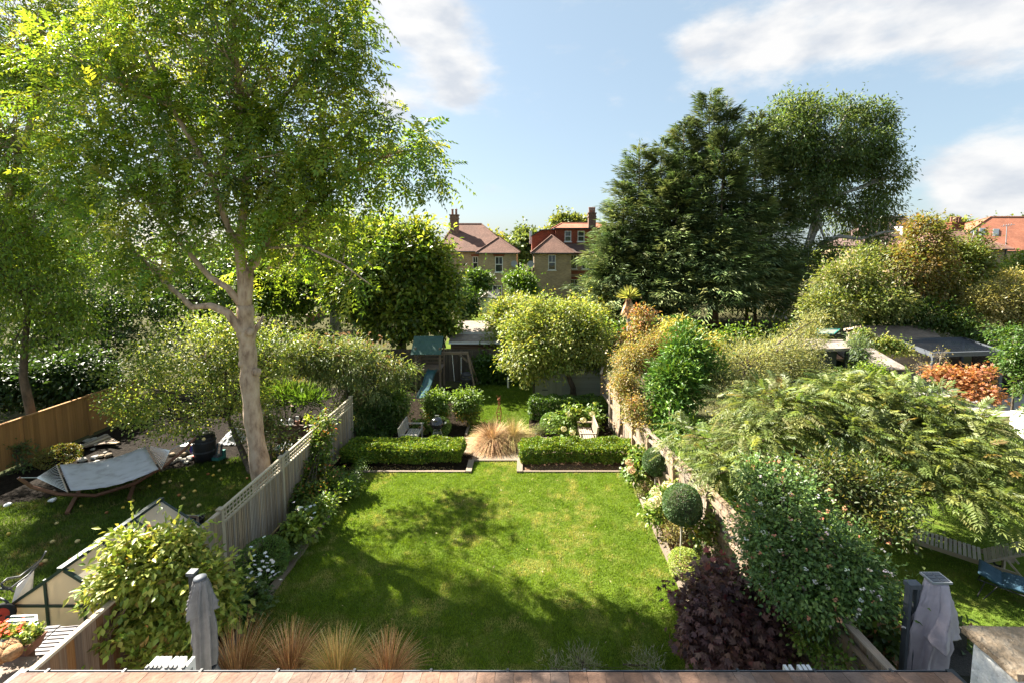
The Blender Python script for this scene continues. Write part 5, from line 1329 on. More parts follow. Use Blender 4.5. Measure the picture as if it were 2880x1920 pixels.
for k in range(10): mb.tube(curve_pts(U(2430 + k * 8, 660, 40.6), U(2420 + k * 12 + rng.uniform(-30, 30), rng.uniform(560, 640), 40.4), .1, 4, .15), taper(4, .035, .012), 4)
mb.build('bare_limb', 'bark_pale', t_, smooth=True)
# cordyline
cb = U(1770, 940, 26); t = thing('cordyline_palm', 'spiky cordyline palm with skirt of dead leaves in front of the conifer', 'tree', (cb.x, 26, 0))
rod(t, 'trunk', 'bark_pale', (cb.x, 26, 0), U(1768, 850, 26), .10)
lv = Leaves(); n = 110; c = np.array(U(1768, 838, 26)); D = rdir(n); D[:, 2] = np.abs(D[:, 2]) * .9 + .05
lv.add(np.tile(c, (n, 1)), D, rdir(n) + np.array([0, 0, 1]), .75, .05, pal(n, [((.14, .17, .06), 2), ((.20, .21, .09), 1)])); lv.build('leaves', 'leaf', t, kind='stuff')
lv = Leaves(); n = 150; D = rdir(n) * .32; D[:, 2] = -1
lv.add(c + rdir(n) * .14 - np.array([0, 0, .1]), D, rdir(n), .95, .05, pal(n, [((.30, .20, .14), 2), ((.40, .29, .2), 1)])); lv.build('dead_leaves', 'straw', t, kind='stuff', label='dry pale brown skirt of hanging dead leaves')
plant('photinia', 'red-leaved upright shrub beside the cordyline palm', 'shrub', [lobe(1805, 900, 22.5, 35, 55), lobe(1830, 940, 22, 50, 40), lobe(1775, 960, 22.2, 45, 40), lobe(1890, 930, 22.6, 50, 35)], 220, 20, .22, .11, .055, [((.17, .06, .04), 2), ((.10, .10, .035), 2), ((.22, .15, .09), 1.5), ((.15, .17, .06), 2)], base=(5.0, 22, 0), r0=.05, limb_r=.03, twigs=40)
plant('pyracantha', 'tall straw-gold and orange shrub on the fence behind the right-hand bench', 'shrub', [lobe(1780, 1010, 17.6, 55, 55, .8), lobe(1755, 1085, 16.6, 45, 60, .6), lobe(1785, 1150, 15.6, 45, 55, .5), lobe(1815, 1195, 14.9, 30, 30, .35), lobe(1850, 970, 18.0, 60, 45, .8)], 560, 24, .15, .06, .036, [((.17, .14, .06), 3), ((.21, .165, .085), 2), ((.12, .13, .045), 3), ((.24, .09, .035), .8), ((.07, .10, .025), 2.4)], base=(3.5, 17.5, 0), r0=.05, limb_r=.025, twigs=60)
plant('yellow_mahonia', 'bright yellow-green feathery shoots at the top of the laurel', 'shrub', [lobe(1900, 925, 20, 45, 45), lobe(1990, 960, 20, 60, 35), lobe(1930, 970, 19.5, 50, 35)], 150, 18, .16, .10, .04, [((.24, .22, .06), 3), ((.16, .18, .045), 2)], base=(6.2, 20, 0), r0=.04, limb_r=.02, twigs=20)
plant('cherry_laurel', 'tall glossy dark green laurel above the right fence', 'shrub', [lobe(1900, 1080, 16.0, 90, 100, 1.1), lobe(1930, 1000, 16.6, 80, 80, 1.0), lobe(1880, 1160, 15.2, 60, 60, .7), lobe(1990, 1040, 16.4, 60, 80, .8), lobe(1920, 1200, 14.6, 60, 40, .6), lobe(1920, 930, 17, 40, 40, .5), lobe(1885, 1225, 14.0, 60, 45, .45)], 480, 20, .20, .17, .055, [((.03, .075, .014), 4), ((.055, .115, .018), 3), ((.11, .17, .03), 1.6)], base=(5.0, 15.6, 0), r0=.07, limb_r=.035, twigs=40, mat='leaf_glossy', droop=-.1)
plant('olive_tree', 'silvery green feathery shrub between the laurel and the dark summerhouse', 'shrub', [lobe(2100, 1030, 16.6, 100, 90, 1.2), lobe(2200, 1000, 17.4, 90, 70, 1.1), lobe(2020, 1100, 15.6, 70, 80, .9), lobe(2260, 960, 18.4, 60, 60, .9), lobe(2270, 1040, 17, 60, 50, .8), lobe(2060, 1180, 14.2, 70, 60, .8), lobe(2290, 900, 18.6, 50, 35, .6)], 760, 24, .20, .095, .022, [((.13, .15, .085), 3), ((.19, .20, .11), 3), ((.09, .115, .055), 2), ((.26, .25, .14), 1)], base=(7.6, 16.4, 0), r0=.07, limb_r=.035, twigs=140, twig_r=.008, droop=-.15)
sum_lobes = [lobe(2200, 1150, 12.6, 160, 70, 1.2), lobe(2400, 1110, 13.2, 160, 55, 1.3), lobe(2560, 1140, 12.8, 150, 60, 1.2), lobe(2700, 1210, 12.0, 130, 70, 1.2), lobe(2780, 1300, 11.0, 120, 65, 1.0), lobe(2600, 1270, 11.4, 160, 80, 1.1), lobe(2420, 1210, 12.0, 160, 60, 1.1), lobe(2120, 1240, 11.8, 100, 60, .8), lobe(2760, 1395, 10.2, 110, 50, .7), lobe(2640, 1380, 10.5, 110, 50, .7), lobe(2060, 1310, 11.0, 70, 50, .6), lobe(1985, 1255, 12.2, 70, 60, .6), lobe(2025, 1330, 11.2, 60, 50, .5), lobe(1935, 1225, 13.0, 60, 45, .5), lobe(2850, 1430, 9.8, 60, 40, .5)]
plant('staghorn_sumac', 'wide-spreading sumac with long feathery leaves filling the right garden', 'tree', sum_lobes, 820, 5, .22, .46, 0, [((.062, .092, .030), 3), ((.095, .125, .044), 3.4), ((.145, .165, .07), 2.4), ((.04, .068, .026), 1.8), ((.18, .11, .05), .15)], base=(9.4, 11.6, 0), trunk=[(9.4, 11.6, 0), (9.2, 11.7, .9), (9.0, 11.8, 1.6)], r0=.11, limb_r=.05, twigs=150, twig_r=.012, style='pinnate', pairs=9, leaflet=(.145, .034), droop=.1, flat=.45, rosette=.8, out=.5, shell=.55, top=.75, up=1.4, bark='bark_brown')
vib = [lobe(2200, 1400, 9.0, 110, 100, .9), lobe(2150, 1500, 8.4, 100, 90, .8), lobe(2330, 1560, 7.9, 150, 110, 1.0), lobe(2220, 1610, 7.7, 140, 90, .9), lobe(2400, 1620, 7.6, 110, 90, .8), lobe(2130, 1330, 9.4, 60, 50, .5), lobe(2280, 1680, 7.4, 120, 50, .6)]
def vib_extra(lv):
    P, D, _, _ = in_lobes(vib, 270, .93)
    k = 7
    Q_ = np.repeat(P, k, 0) + rdir(270 * k) * .03; blossoms(lv, Q_, .018, np.repeat(pal(270, [((.40, .39, .46), 2.2), ((.36, .16, .12), 2.2)], .08), k, 0), 4)
plant('viburnum', 'big dark evergreen viburnum dotted with white and pink flower clusters', 'shrub', vib, 1150, 17, .14, .08, .044, [((.030, .062, .018), 4), ((.05, .095, .024), 3), ((.09, .14, .035), 2)], base=(5.9, 8.1, 0), r0=.06, limb_r=.03, twigs=60, mat='leaf_glossy', extra=vib_extra, shell=.6)
plant('elaeagnus', 'variegated green and gold shrub between the viburnum and the sumac', 'shrub', [lobe(2330, 1330, 9.8, 90, 70, .7), lobe(2450, 1370, 9.6, 100, 80, .8), lobe(2500, 1470, 8.9, 60, 60, .6), lobe(2400, 1440, 9.2, 70, 50, .6)], 360, 16, .16, .10, .045, [((.03, .052, .018), 4), ((.055, .07, .024), 2.4), ((.13, .115, .042), 1.2)], base=(7.6, 9.6, 0), r0=.05, limb_r=.025, twigs=50, droop=-.1)
plant('orange_maple', 'small maple with orange and salmon autumn leaves by the pergola', 'tree', [lobe(2690, 1060, 18.8, 70, 35, .8), lobe(2740, 1100, 18.2, 70, 35, .8), lobe(2640, 1050, 18.8, 40, 30, .5), lobe(2770, 1045, 19, 45, 30, .5), lobe(2800, 1120, 18.0, 35, 20, .4)], 190, 14, .16, .09, .36, [((.20, .085, .05), 3), ((.24, .125, .06), 3), ((.17, .065, .045), 1.5), ((.2, .15, .06), 1)], base=(17.4, 18.6, 0), r0=.05, limb_r=.022, twigs=50, style='palmate')
plant('box_bush', 'bright green low bush between the sumac and the blue shed', 'shrub', [lobe(2440, 1050, 16.4, 50, 35), lobe(2500, 1075, 15.8, 60, 25), lobe(2370, 1060, 17, 40, 30)], 130, 20, .16, .08, .05, [((.09, .15, .02), 3), ((.15, .19, .035), 2), (Gm, 2)], r0=.03, limb_r=.02, twigs=10)
for px, py, Y, h in [(2645, 960, 20.6, 1.6), (2510, 1010, 20.2, 1.2), (2590, 990, 20.8, 1.4)]:
    plant('sapling', 'thin bare sapling with sparse leaves in front of the pergola' if px == 2645 else ('thin twiggy sapling before the blue shed' if px == 2510 else 'thin twiggy sapling between the blue shed and pergola'), 'sapling', [lobe(px, py + 40, Y, 28, 35)], 40, 2, .06, .06, .04, [((.14, .12, .05), 2), ((.10, .12, .03), 1)], base=(U(px, py, Y).x, Y, 0), r0=.018, limb_r=.010, twigs=40, twig_r=.004, bark='twig')
# right background
plant('amber_tree', 'slender amber and rust tinted tree with pale trunk in front of the far houses', 'tree', [lobe(2600, 680, 30, 60, 85), lobe(2560, 760, 29.6, 75, 70), lobe(2640, 770, 29.8, 60, 70), lobe(2605, 625, 30.2, 28, 35), lobe(2530, 720, 30, 40, 50), lobe(2600, 830, 29.4, 80, 50)], 430, 24, .28, .13, .07, [((.11, .095, .028), 3), ((.145, .105, .04), 2), ((.075, .10, .024), 4), ((.17, .085, .04), 1)], base=(U(2590, 930, 29.6).x, 29.6, .05), trunk=[(U(2590, 930, 29.6).x, 29.6, 0), U(2592, 850, 29.6), U(2598, 760, 29.8), U(2608, 690, 30)], r0=.12, limb_r=.05, twigs=50, bark='bark_pale')
plant('amber_tree', 'broader green and bronze tree in front of the brick house at far right', 'tree', [lobe(2720, 740, 31, 70, 70), lobe(2690, 820, 30.4, 70, 55), lobe(2760, 690, 31.2, 40, 45), lobe(2740, 650, 31.4, 22, 30), lobe(2680, 700, 31, 35, 45)], 380, 24, .28, .13, .07, [((.07, .10, .024), 4), ((.11, .115, .03), 2), ((.05, .078, .018), 2), ((.15, .09, .038), .6)], base=(U(2670, 930, 30.4).x, 30.4, .1), trunk=[(U(2668, 930, 30.4).x, 30.4, .1), U(2672, 880, 30.4), U(2690, 820, 30.6), U(2710, 760, 30.8)], r0=.13, limb_r=.05, twigs=50, bark='bark_pale')
plant('hazel_thicket', 'sunlit light green thicket below the bare limb of the airy tree', 'shrub', [lobe(2400, 790, 29, 110, 70), lobe(2490, 850, 27.6, 100, 55), lobe(2330, 870, 27.6, 90, 60), lobe(2440, 720, 31, 70, 40)], 560, 24, .30, .13, .07, [((.07, .10, .026), 3), ((.11, .13, .045), 3), ((.045, .072, .018), 2), ((.16, .155, .075), 1)], r0=.06, limb_r=.04, twigs=60, twig_r=.01)
plant('rhododendron', 'dark green bushes behind the brown shed roof', 'shrub', [lobe(2480, 890, 28.6, 80, 35), lobe(2600, 890, 28.4, 100, 50), lobe(2700, 910, 27.4, 60, 45), lobe(2560, 850, 29, 60, 40)], 330, 22, .26, .13, .07, [(Gd, 3), ((.045, .08, .02), 3), ((.10, .13, .04), 1)], r0=.06, limb_r=.03, twigs=20)
plant('pale_shrub', 'big rounded pale straw-green shrub at the far right', 'shrub', [lobe(2800, 850, 28, 100, 65), lobe(2860, 800, 28.6, 60, 50), lobe(2740, 890, 27.6, 60, 45), lobe(2880, 900, 27.4, 60, 60)], 560, 24, .26, .11, .05, [((.15, .145, .06), 3), ((.19, .175, .085), 3), ((.10, .115, .04), 2)], r0=.06, limb_r=.04, twigs=110, twig_r=.010, bark='bark_pale')
plant('green_bush', 'mid green bushes under the brick house wall at far right', 'shrub', [lobe(2820, 770, 36, 70, 30), lobe(2870, 740, 38, 50, 40), lobe(2900, 800, 33, 60, 40)], 190, 22, .3, .14, .08, [(Gm, 3), ((.10, .15, .025), 2), ((.18, .18, .05), 1)], r0=.05, limb_r=.03, twigs=10)
plant('camellia', 'dark leafy branches at the right edge beside the pergola', 'shrub', [lobe(2860, 1000, 20, 50, 60), lobe(2890, 1080, 19.4, 40, 60), lobe(2840, 940, 21.6, 70, 30), lobe(2750, 960, 26.9, 60, 22)], 240, 20, .2, .11, .06, [(Gd, 3), ((.04, .085, .02), 3), ((.09, .13, .03), 1)], r0=.05, limb_r=.03, twigs=20)
plant('ivy', 'ivy creeping over the brown shed gable', 'climber', [lobe(2430, 945, 24.6, 40, 22, .4), lobe(2490, 970, 24.0, 50, 25, .4), lobe(2540, 985, 23.6, 30, 20, .3)], 120, 18, .15, .10, .07, [((.08, .12, .03), 2), ((.18, .19, .08), 2), (Gd, 1)], r0=.03, limb_r=.02, twigs=6)
plant('bergenia', 'large leathery leaves with dull pink flowers below the right fence', 'plant', [lobe(2480, 1770, 8.2, 70, 70, .5), lobe(2440, 1830, 8.0, 70, 50, .4), lobe(2690, 1790, 8.2, 60, 60, .4)], 110, 11, .14, .15, .10, [((.03, .055, .018), 3), ((.06, .09, .025), 2), ((.30, .12, .10), .5)], r0=.02, limb_r=.01, twigs=10, mat='leaf_thick', crown='leaves', minz=.06)
plant('conifer_sprig', 'blue-green shrub beside the dark summerhouse', 'shrub', [lobe(2420, 990, 20.4, 30, 45), lobe(2400, 960, 21, 25, 25)], 90, 18, .16, .12, .03, [((.05, .08, .05), 3), ((.08, .12, .06), 1)], r0=.03, limb_r=.02, twigs=10)
# far trees on the horizon
for lab, lb, p_ in [('grey-green rounded tree between the two brick houses', [lobe(1490, 690, 75, 50, 45), lobe(1470, 660, 76, 25, 22), lobe(1440, 720, 72, 30, 50)], [((.09, .12, .05), 3), ((.06, .09, .03), 2)]),
                    ('big rounded tree behind the loft dormer', [lobe(1600, 630, 95, 60, 30), lobe(1560, 650, 95, 30, 20), lobe(1640, 640, 95, 30, 25)], [((.075, .10, .03), 3), ((.11, .13, .04), 2)]),
                    ('low golden tree behind the left brick house roof', [lobe(1400, 690, 80, 35, 24), lobe(1370, 680, 80, 20, 26), lobe(1430, 700, 80, 20, 18)], [((.12, .13, .03), 3), ((.07, .10, .03), 2)]),
                    ('wide wooded ridge behind the orange roof', [lobe(2870, 640, 110, 90, 34, 8), lobe(2800, 660, 110, 50, 25, 6)], [((.06, .085, .02), 3), ((.09, .11, .03), 2)]),
                    ('pale tree between the dark ridge roof and the chimney', [lobe(2690, 640, 90, 35, 30), lobe(2650, 655, 90, 40, 22), lobe(2730, 650, 90, 25, 18)], [((.11, .13, .045), 3), ((.07, .095, .03), 2)])]:
    plant('distant_tree', lab, 'tree', lb, 230, 24, .6, .42, .3, p_, r0=.3, limb_r=.15, twigs=10, twig_r=.03, group='distant trees on the skyline')
lv = Leaves(); foliage(lv, [lobe(x, 720, 120, 70, 34, 6) for x in range(-200, 3300, 110)], 700, 14, 1.0, .7, .5, [((.07, .10, .03), 3), ((.10, .125, .04), 2)])
lv.build('distant_woodland', 'leaf', label='distant band of trees closing the gaps between the roofs', cat='woodland', kind='stuff')
# filler planting that closes the view between gardens
lv = Leaves(); foliage(lv, [lobe(x, 930 + 15 * math.sin(x), 30, 90, 45, 1.2) for x in (620, 760, 880, 1700, 1800, 1950, 2100, 2250)] + [lobe(x, 860, 38, 80, 40, 1.5) for x in (300, 480, 640, 800, 960, 1760, 1900, 2060, 2200)], 650, 20, .34, .15, .09, [(Gd, 3), (Gm, 3), ((.10, .14, .03), 2), ((.16, .17, .05), 1)])
lv.build('shrubbery', 'leaf', label='mixed shrubbery along the boundaries beyond the back fence', cat='shrubbery', kind='stuff')

# ================================================================== GRASS
def inpoly(x, y, poly):
    r = np.zeros(len(x), bool); n = len(poly)
    for i in range(n):
        x0, y0 = poly[i]; x1, y1 = poly[(i + 1) % n]
        c = ((y0 > y) != (y1 > y)) & (x < (x1 - x0) * (y - y0) / (y1 - y0 + 1e-12) + x0)
        r ^= c
    return r
def turf(lab, poly, n, h, w, c_lo, c_hi, c_dry, dry=.5, z=.003, lean=.7, near=None):
    xs = [p[0] for p in poly]; ys = [p[1] for p in poly]
    m = int(n * 1.6)
    y = rng.uniform(min(ys), max(ys), m) if near is None else min(ys) + (max(ys) - min(ys)) * rng.random(m) ** near
    x = rng.uniform(min(xs), max(xs), m); k = inpoly(x, y, poly); x, y = x[k], y[k]
    a = np.clip(vnoise(x, y, 1.3) * .35 + vnoise(x + 9, y + 3, .3) * .4 + vnoise(x + 19, y + 13, .12) * .5 - .12, 0, 1.2); d = np.clip((vnoise(x + 31, y + 7, .55) * .6 + vnoise(x + 3, y + 17, .16) * .4 - dry) * 4, 0, 1)
    col = np.array(c_lo) * (1 - a[:, None]) + np.array(c_hi) * a[:, None]
    dd = (d * (rng.random(len(x)) < .8))[:, None]
    col = col * (1 - dd) + np.array(c_dry) * dd
    col = col * (1 + .22 * rng.standard_normal((len(x), 1)))
    return blades('grass', np.stack([x, y], 1), z, h * (.6 + .7 * vnoise(x + 5, y + 5, .2)), w, col, lean, label=lab, cat='grass', kind='stuff')
turf('short mown grass of the main lawn', [(lx(4.6), 4.6), (rx(4.6), 4.6), (rx(YB), YB), (GX1 - .1, YB), (GX1 - .1, YP0), (GX0 + .1, YP0), (GX0 + .1, YB), (lx(YB), YB)], 245000, .05, .016, (.105, .185, .020), (.20, .285, .032), (.38, .36, .14), .58, near=1.35)
turf('long rough grass of the left neighbouring garden', [(-17.4, 4.5), (FX - .12, 4.5), (FX - .12, 15.6), (-9.3, 17.2), (-12.2, 15.6), (-14.6, 13.8), (-17.4, 12.4)], 95000, .11, .019, (.06, .11, .018), (.11, .17, .024), (.27, .21, .11), .60, lean=1.1)
turf('mown grass of the right neighbouring garden', [(5.2, 4.6), (16.5, 4.6), (16.5, 20), (4.2, 20), (4.7, 11)], 60000, .045, .021, (.08, .14, .016), (.13, .21, .024), (.22, .22, .06), .7)
turf('shaded grass behind the rusty sculpture', [(-2.4, YP1), (.1, YP1), (.1, 21), (.3, 22.6), (.3, 25.5), (-2.8, 25.5)], 30000, .05, .02, (.08, .14, .016), (.13, .21, .024), (.22, .22, .06), .7)
# fallen leaves on the lawn
lv = Leaves(); n = 110
x = rng.uniform(-5, 3.3, n); y = rng.uniform(5, 15.2, n)
lv.add(np.stack([x, y, np.full(n, .05)], 1), rdir(n) * np.array([1, 1, .25]), rdir(n) * .4 + np.array([0, 0, 1]), .05 + .05 * rng.random(n), .03, pal(n, [((.16, .13, .055), 2), ((.12, .075, .035), 3), ((.22, .2, .11), 1)]))
n = 900; yb = rng.uniform(15.42, 15.8, n); xb = np.where(rng.random(n) < .5, rng.uniform(-6.4, -2.5, n), rng.uniform(0, 3.5, n))
lv.add(np.stack([xb, yb, np.full(n, .02)], 1), rdir(n) * np.array([1, 1, .2]), rdir(n) * .4 + np.array([0, 0, 1]), .04, .025, pal(n, [((.30, .22, .12), 2), ((.40, .33, .2), 1), ((.12, .08, .05), 2)]))
lv.build('fallen_leaves', 'leaf_thick', label='scattered fallen leaves on the lawn and beds', cat='leaves', kind='stuff')
print('TRIS', TRIS[0])
# ================================================================== GARDEN THINGS
# ---- benches
def bench(lab, x, y, face, mat):
    """slatted two-seat bench; face +1 looks to +x"""
    t = thing('garden_bench', lab, 'bench', (x, y, 0), 0 if face > 0 else math.pi, 'garden benches')
    L = 1.25; B = lambda n, a, b, w, h, **k: beam(t, n, mat, a, b, w, h, world=False, **k)
    for s in (-1, 1):
        yy = s * (L / 2 - .03)
        B('leg', (.25, yy, 0), (.25, yy, .62), .06, .06, up=(1, 0, 0)); B('leg', (-.25, yy, 0), (-.36, yy, .90), .06, .07, up=(1, 0, 0))
        B('armrest', (-.30, yy, .635), (.32, yy, .635), .075, .035); B('seat_rail', (-.25, yy, .37), (.25, yy, .37), .04, .08)
    for k in range(6): B('seat_slat', (-.20 + .085 * k, -L / 2 + .07, .425), (-.20 + .085 * k, L / 2 - .07, .425), .062, .022)
    B('seat_rail', (.235, -L / 2 + .07, .37), (.235, L / 2 - .07, .37), .03, .08)
    B('back_rail', (-.355, -L / 2 + .06, .87), (-.355, L / 2 - .06, .87), .035, .09); B('back_rail', (-.285, -L / 2 + .06, .50), (-.285, L / 2 - .06, .50), .03, .06)
    for k in range(14):
        yy = -L / 2 + .10 + (L - .2) * k / 13
        B('back_slat', (-.287, yy, .52), (-.352, yy, .84), .045, .014, up=(1, 0, 0))
    return t
bench('grey weathered wooden bench beside the kettle barbecue', -4.42, 17.62, 1, 'teak_grey')
bench('pale wooden bench in front of the hydrangeas', 2.35, 17.75, -1, 'teak_warm')
# ---- kettle barbecue
x, y = -3.52, 18.0
t = thing('kettle_barbecue', 'round black kettle barbecue on three legs', 'barbecue', (x, y, 0))
r = .29; zc = .72
MB().lathe([(.03, -.26), (.15, -.22), (.25, -.12), (r, 0), (r + .012, .012)], (x, y, zc), 24).build('bowl', 'black_enamel', t, smooth=True)
lid = MB().lathe([(r + .016, .014), (r + .006, .03), (.27, .10), (.20, .185), (.10, .235), (0, .25)], (x, y, zc), 24).build('lid', 'black_enamel', t, smooth=True)
k = MB().box((x, y, zc + .31), (.16, .035, .03)).box((x - .06, y, zc + .275), (.02, .03, .06)).box((x + .06, y, zc + .275), (.02, .03, .06)).build('handle', 'steel', None); k.parent = lid
k = MB().box((x + r + .03, y - .02, zc + .02), (.08, .16, .03)).build('side_handle', 'steel', t)
for a in (100, 220, 340): rod(t, 'leg', 'steel', (x + .13 * math.cos(R(a)), y + .13 * math.sin(R(a)), zc - .2), (x + .30 * math.cos(R(a)), y + .30 * math.sin(R(a)), .02), .013)
MB().lathe([(0, 0), (.17, .01), (.18, .025)], (x, y, .30), 20).build('ash_tray', 'steel', t)
for s in (100, 220):
    MB().tube([(x + .30 * math.cos(R(s)) - .02, y + .30 * math.sin(R(s)), .075), (x + .30 * math.cos(R(s)) + .02, y + .30 * math.sin(R(s)), .075)], .075, 12).build('wheel', 'black_plastic', t)
# ---- rusty sculpture
c = G(1404, 1215); t = thing('garden_sculpture', 'slender rusty metal figure sculpture behind the fountain grass', 'sculpture', (c.x, c.y, 0))
mb = MB(); X, Y = c.x, c.y
mb.tube([(X - .08, Y, 0), (X - .05, Y, .5), (X - .10, Y, .85), (X - .02, Y, 1.15), (X - .03, Y, 1.3)], .018, 6); mb.tube([(X + .10, Y, 0), (X + .05, Y, .5), (X + .09, Y, .85), (X + .03, Y, 1.15), (X + .03, Y, 1.3)], .018, 6)
for z, w in ((.5, .05), (.68, .08), (.85, .1), (1.0, .06), (1.15, .03)): mb.tube([(X - w, Y, z), (X + w, Y + .02, z + .03)], .012, 5)
mb.build('figure', 'rust', t)
MB().lathe([(0, -.08), (.06, -.04), (.07, 0), (.05, .06), (0, .09)], (X, Y, 1.40), 10).build('head', 'rust', t)
mb = MB(); mb.tube([(X - .02, Y, 1.45), (X - .09, Y, 1.56)], .012, 5).tube([(X + .02, Y, 1.45), (X + .07, Y, 1.55)], .012, 5); mb.build('crest', 'rust', t)
# ---- swing set with tower and slide
YS = 24.3; w = lambda px, py, dy=0: U(px, py, YS + dy)
t = thing('swing_set', 'wooden climbing tower with green roof, slide and swings', 'swing set', (w(1240, 1100).x, YS, 0))
x0, x1 = w(1170, 1050).x, w(1238, 1050).x
for xx in (x0, x1):
    for dy in (0, 1.15): beam(t, 'post', 'play_wood', (xx, YS + dy, 0), (xx, YS + dy, 2.35), .09, .09, up=(1, 0, 0))
for k in range(7): beam(t, 'deck_board', 'play_wood', (x0 - .05, YS + .05 + k * .165, 1.18), (x1 + .05, YS + .05 + k * .165, 1.18), .15, .03)
for z in (1.28, 1.5, 1.72): beam(t, 'rail', 'play_wood', (x0 + .05, YS + 1.15, z), (x1 - .05, YS + 1.15, z), .03, .1); beam(t, 'rail', 'play_wood', (x0, YS + .05, z), (x0, YS + 1.1, z), .03, .1)
beam(t, 'rail', 'play_wood', (x0 - .1, YS - .06, 1.13), (x1 + .1, YS - .06, 1.13), .04, .12)
rf = MB(); zt = 2.85
rf.slab([(x0 - .2, YS - .25, 2.05), (x1 + .1, YS - .25, 2.05), (x1 + .1, YS + .58, zt), (x0 - .2, YS + .58, zt)], .03); rf.slab([(x0 - .2, YS + .58, zt), (x1 + .1, YS + .58, zt), (x1 + .1, YS + 1.4, 2.05), (x0 - .2, YS + 1.4, 2.05)], .03); rf.build('canopy', 'tarp_green', t)
s0, s1 = Vector((w(1200, 0).x, YS - .1, 1.2)), Vector((w(1183, 0).x, YS - 1.75, .16)); sd = MB(); n = 14; hw = .18
for side in (-1, 0, 1):
    pts = []
    for i in range(n + 1):
        tt = i / n; p = s0.lerp(s1, tt); p.z = 1.2 - 1.06 * (tt ** 1.0) + .07 * math.sin(tt * math.pi * 2.5); pts.append(p)
    if side == 0: sd.add([p + Vector((-hw, 0, 0)) for p in pts] + [p + Vector((hw, 0, 0)) for p in pts], [(i, i + 1, n + 2 + i, n + 1 + i) for i in range(n)])
    else:
        sd.add([p + Vector((side * hw, 0, -.02)) for p in pts] + [p + Vector((side * (hw + .05), 0, .11)) for p in pts] + [p + Vector((side * (hw + .05), 0, -.03)) for p in pts], [(i, i + 1, n + 2 + i, n + 1 + i) for i in range(n)] + [(n + 1 + i, n + 2 + i, 2 * n + 3 + i, 2 * n + 2 + i) for i in range(n)])
sd.build('slide', 'slide_blue', t)
zb = w(1270, 992, .55).z; xe = w(1314, 990, .55).x
beam(t, 'top_beam', 'play_wood', (x1, YS + .55, zb), (xe + .05, YS + .55, zb), .1, .14)
for dy in (-.75, .75): beam(t, 'leg', 'play_wood', (xe, YS + .55, zb - .02), (xe + .5, YS + .55 + dy, 0), .09, .09)
beam(t, 'brace', 'play_wood', (xe - .45, YS + .55, zb - .06), (xe + .12, YS + .55, zb - .55), .05, .09)
for px in (1257, 1284): 
    xx = w(px, 0, .5).x; rod(t, 'rope', 'white_wire', (xx, YS + .55, zb), (xx + .12 * (px == 1257), YS + .5, .42), .015)
beam(t, 'swing_seat', 'black_plastic', (w(1262, 0, .5).x + .08, YS + .5, .4), (w(1284, 0, .5).x + .05, YS + .5, .4), .18, .03)
# ---- shed
ys = 23.05; sx0, sx1 = U(1507, 1110, ys).x, U(1694, 1110, ys).x
t = thing('garden_shed', 'sage green timber shed behind the fruit tree', 'shed', ((sx0 + sx1) / 2, ys + 1, 0))
MB().box(((sx0 + sx1) / 2, ys + 1.1, .95), (sx1 - sx0 - .06, 2.1, 1.9)).build('body', 'shed_green', t)
k = 0; z = .06
while z < 1.95:
    beam(t, 'cladding_board', 'shed_green', (sx0 + (0 if z > 1.85 else 0), ys + .028 - (k % 2) * 0, z + .055), (sx1, ys + .028, z + .055), .03, .104, up=(0, .16, 1)); z += .11; k += 1
for xx in (sx0, sx1): beam(t, 'corner_trim', 'shed_green', (xx, ys + .01, 0), (xx, ys + .01, 1.98), .07, .07, up=(1, 0, 0))
d0, d1 = U(1527, 1110, ys).x, U(1580, 1110, ys).x
door = MB().box(((d0 + d1) / 2, ys - .02, .88), (d1 - d0, .035, 1.7)).build('door', 'shed_green', t)
for kk in range(8):
    b = beam(None, 'door_board', 'shed_green', (d0 + (kk + .5) * (d1 - d0) / 8, ys - .046, .05), (d0 + (kk + .5) * (d1 - d0) / 8, ys - .046, 1.72), (d1 - d0) / 8 - .008, .014, up=(0, 1, 0)); b.parent = door
b = MB().box((d0 + .1, ys - .065, .5), (.28, .02, .04)).box((d0 + .1, ys - .065, 1.4), (.28, .02, .04)).build('hinge', 'dark_metal', None); b.parent = door
rf = MB(); xm = (sx0 + sx1) / 2
rf.slab([(sx0 - .15, ys - .15, 1.95), (sx1 + .15, ys - .15, 1.95), (sx1 + .15, ys + 1.1, 2.6), (sx0 - .15, ys + 1.1, 2.6)], .05); rf.slab([(sx0 - .15, ys + 1.1, 2.6), (sx1 + .15, ys + 1.1, 2.6), (sx1 + .15, ys + 2.4, 1.95), (sx0 - .15, ys + 2.4, 1.95)], .05); rf.build('roof', 'felt_grey', t)
beam(t, 'base_board', 'white_paint', (sx0 - .03, ys - .06, .05), (sx1 + .03, ys - .06, .05), .03, .1)
# ---- water butts and compost bin
def butt(lab, x, y, r, h, name='water_butt', ribs=2):
    t = thing(name, lab, 'bin' if name != 'water_butt' else 'water butt', (x, y, 0))
    MB().lathe([(r * .86, 0), (r * .97, h * .3), (r, h * .55), (r * .97, h * .8), (r * .9, h * .9)], (x, y, 0), 20).build('barrel', 'black_plastic', t, smooth=True)
    MB().lathe([(r * .93, h * .9), (r * .93, h * .94), (r * .7, h), (0, h * 1.02)], (x, y, 0), 20).build('lid', 'black_plastic', t, smooth=False)
    for k in range(ribs):
        for dz in (0, .035): MB().lathe([(r * .985, 0), (r * 1.035, .008), (r * .985, .016)], (x, y, h * (.34 + .36 * k) + dz), 20).build('rib', 'grey_metal', t)
    return t
c = G(1312, 1100); butt('tall black water butt beside the swing frame', c.x, c.y + .2, .33, .95)
c = G(1709, 1122); butt('dark water butt at the right corner of the green shed', c.x, c.y, .3, .95)
c = G(578, 1290); butt('ribbed black compost bin beside the hammock stand', c.x, c.y, .36, .98, 'compost_bin')
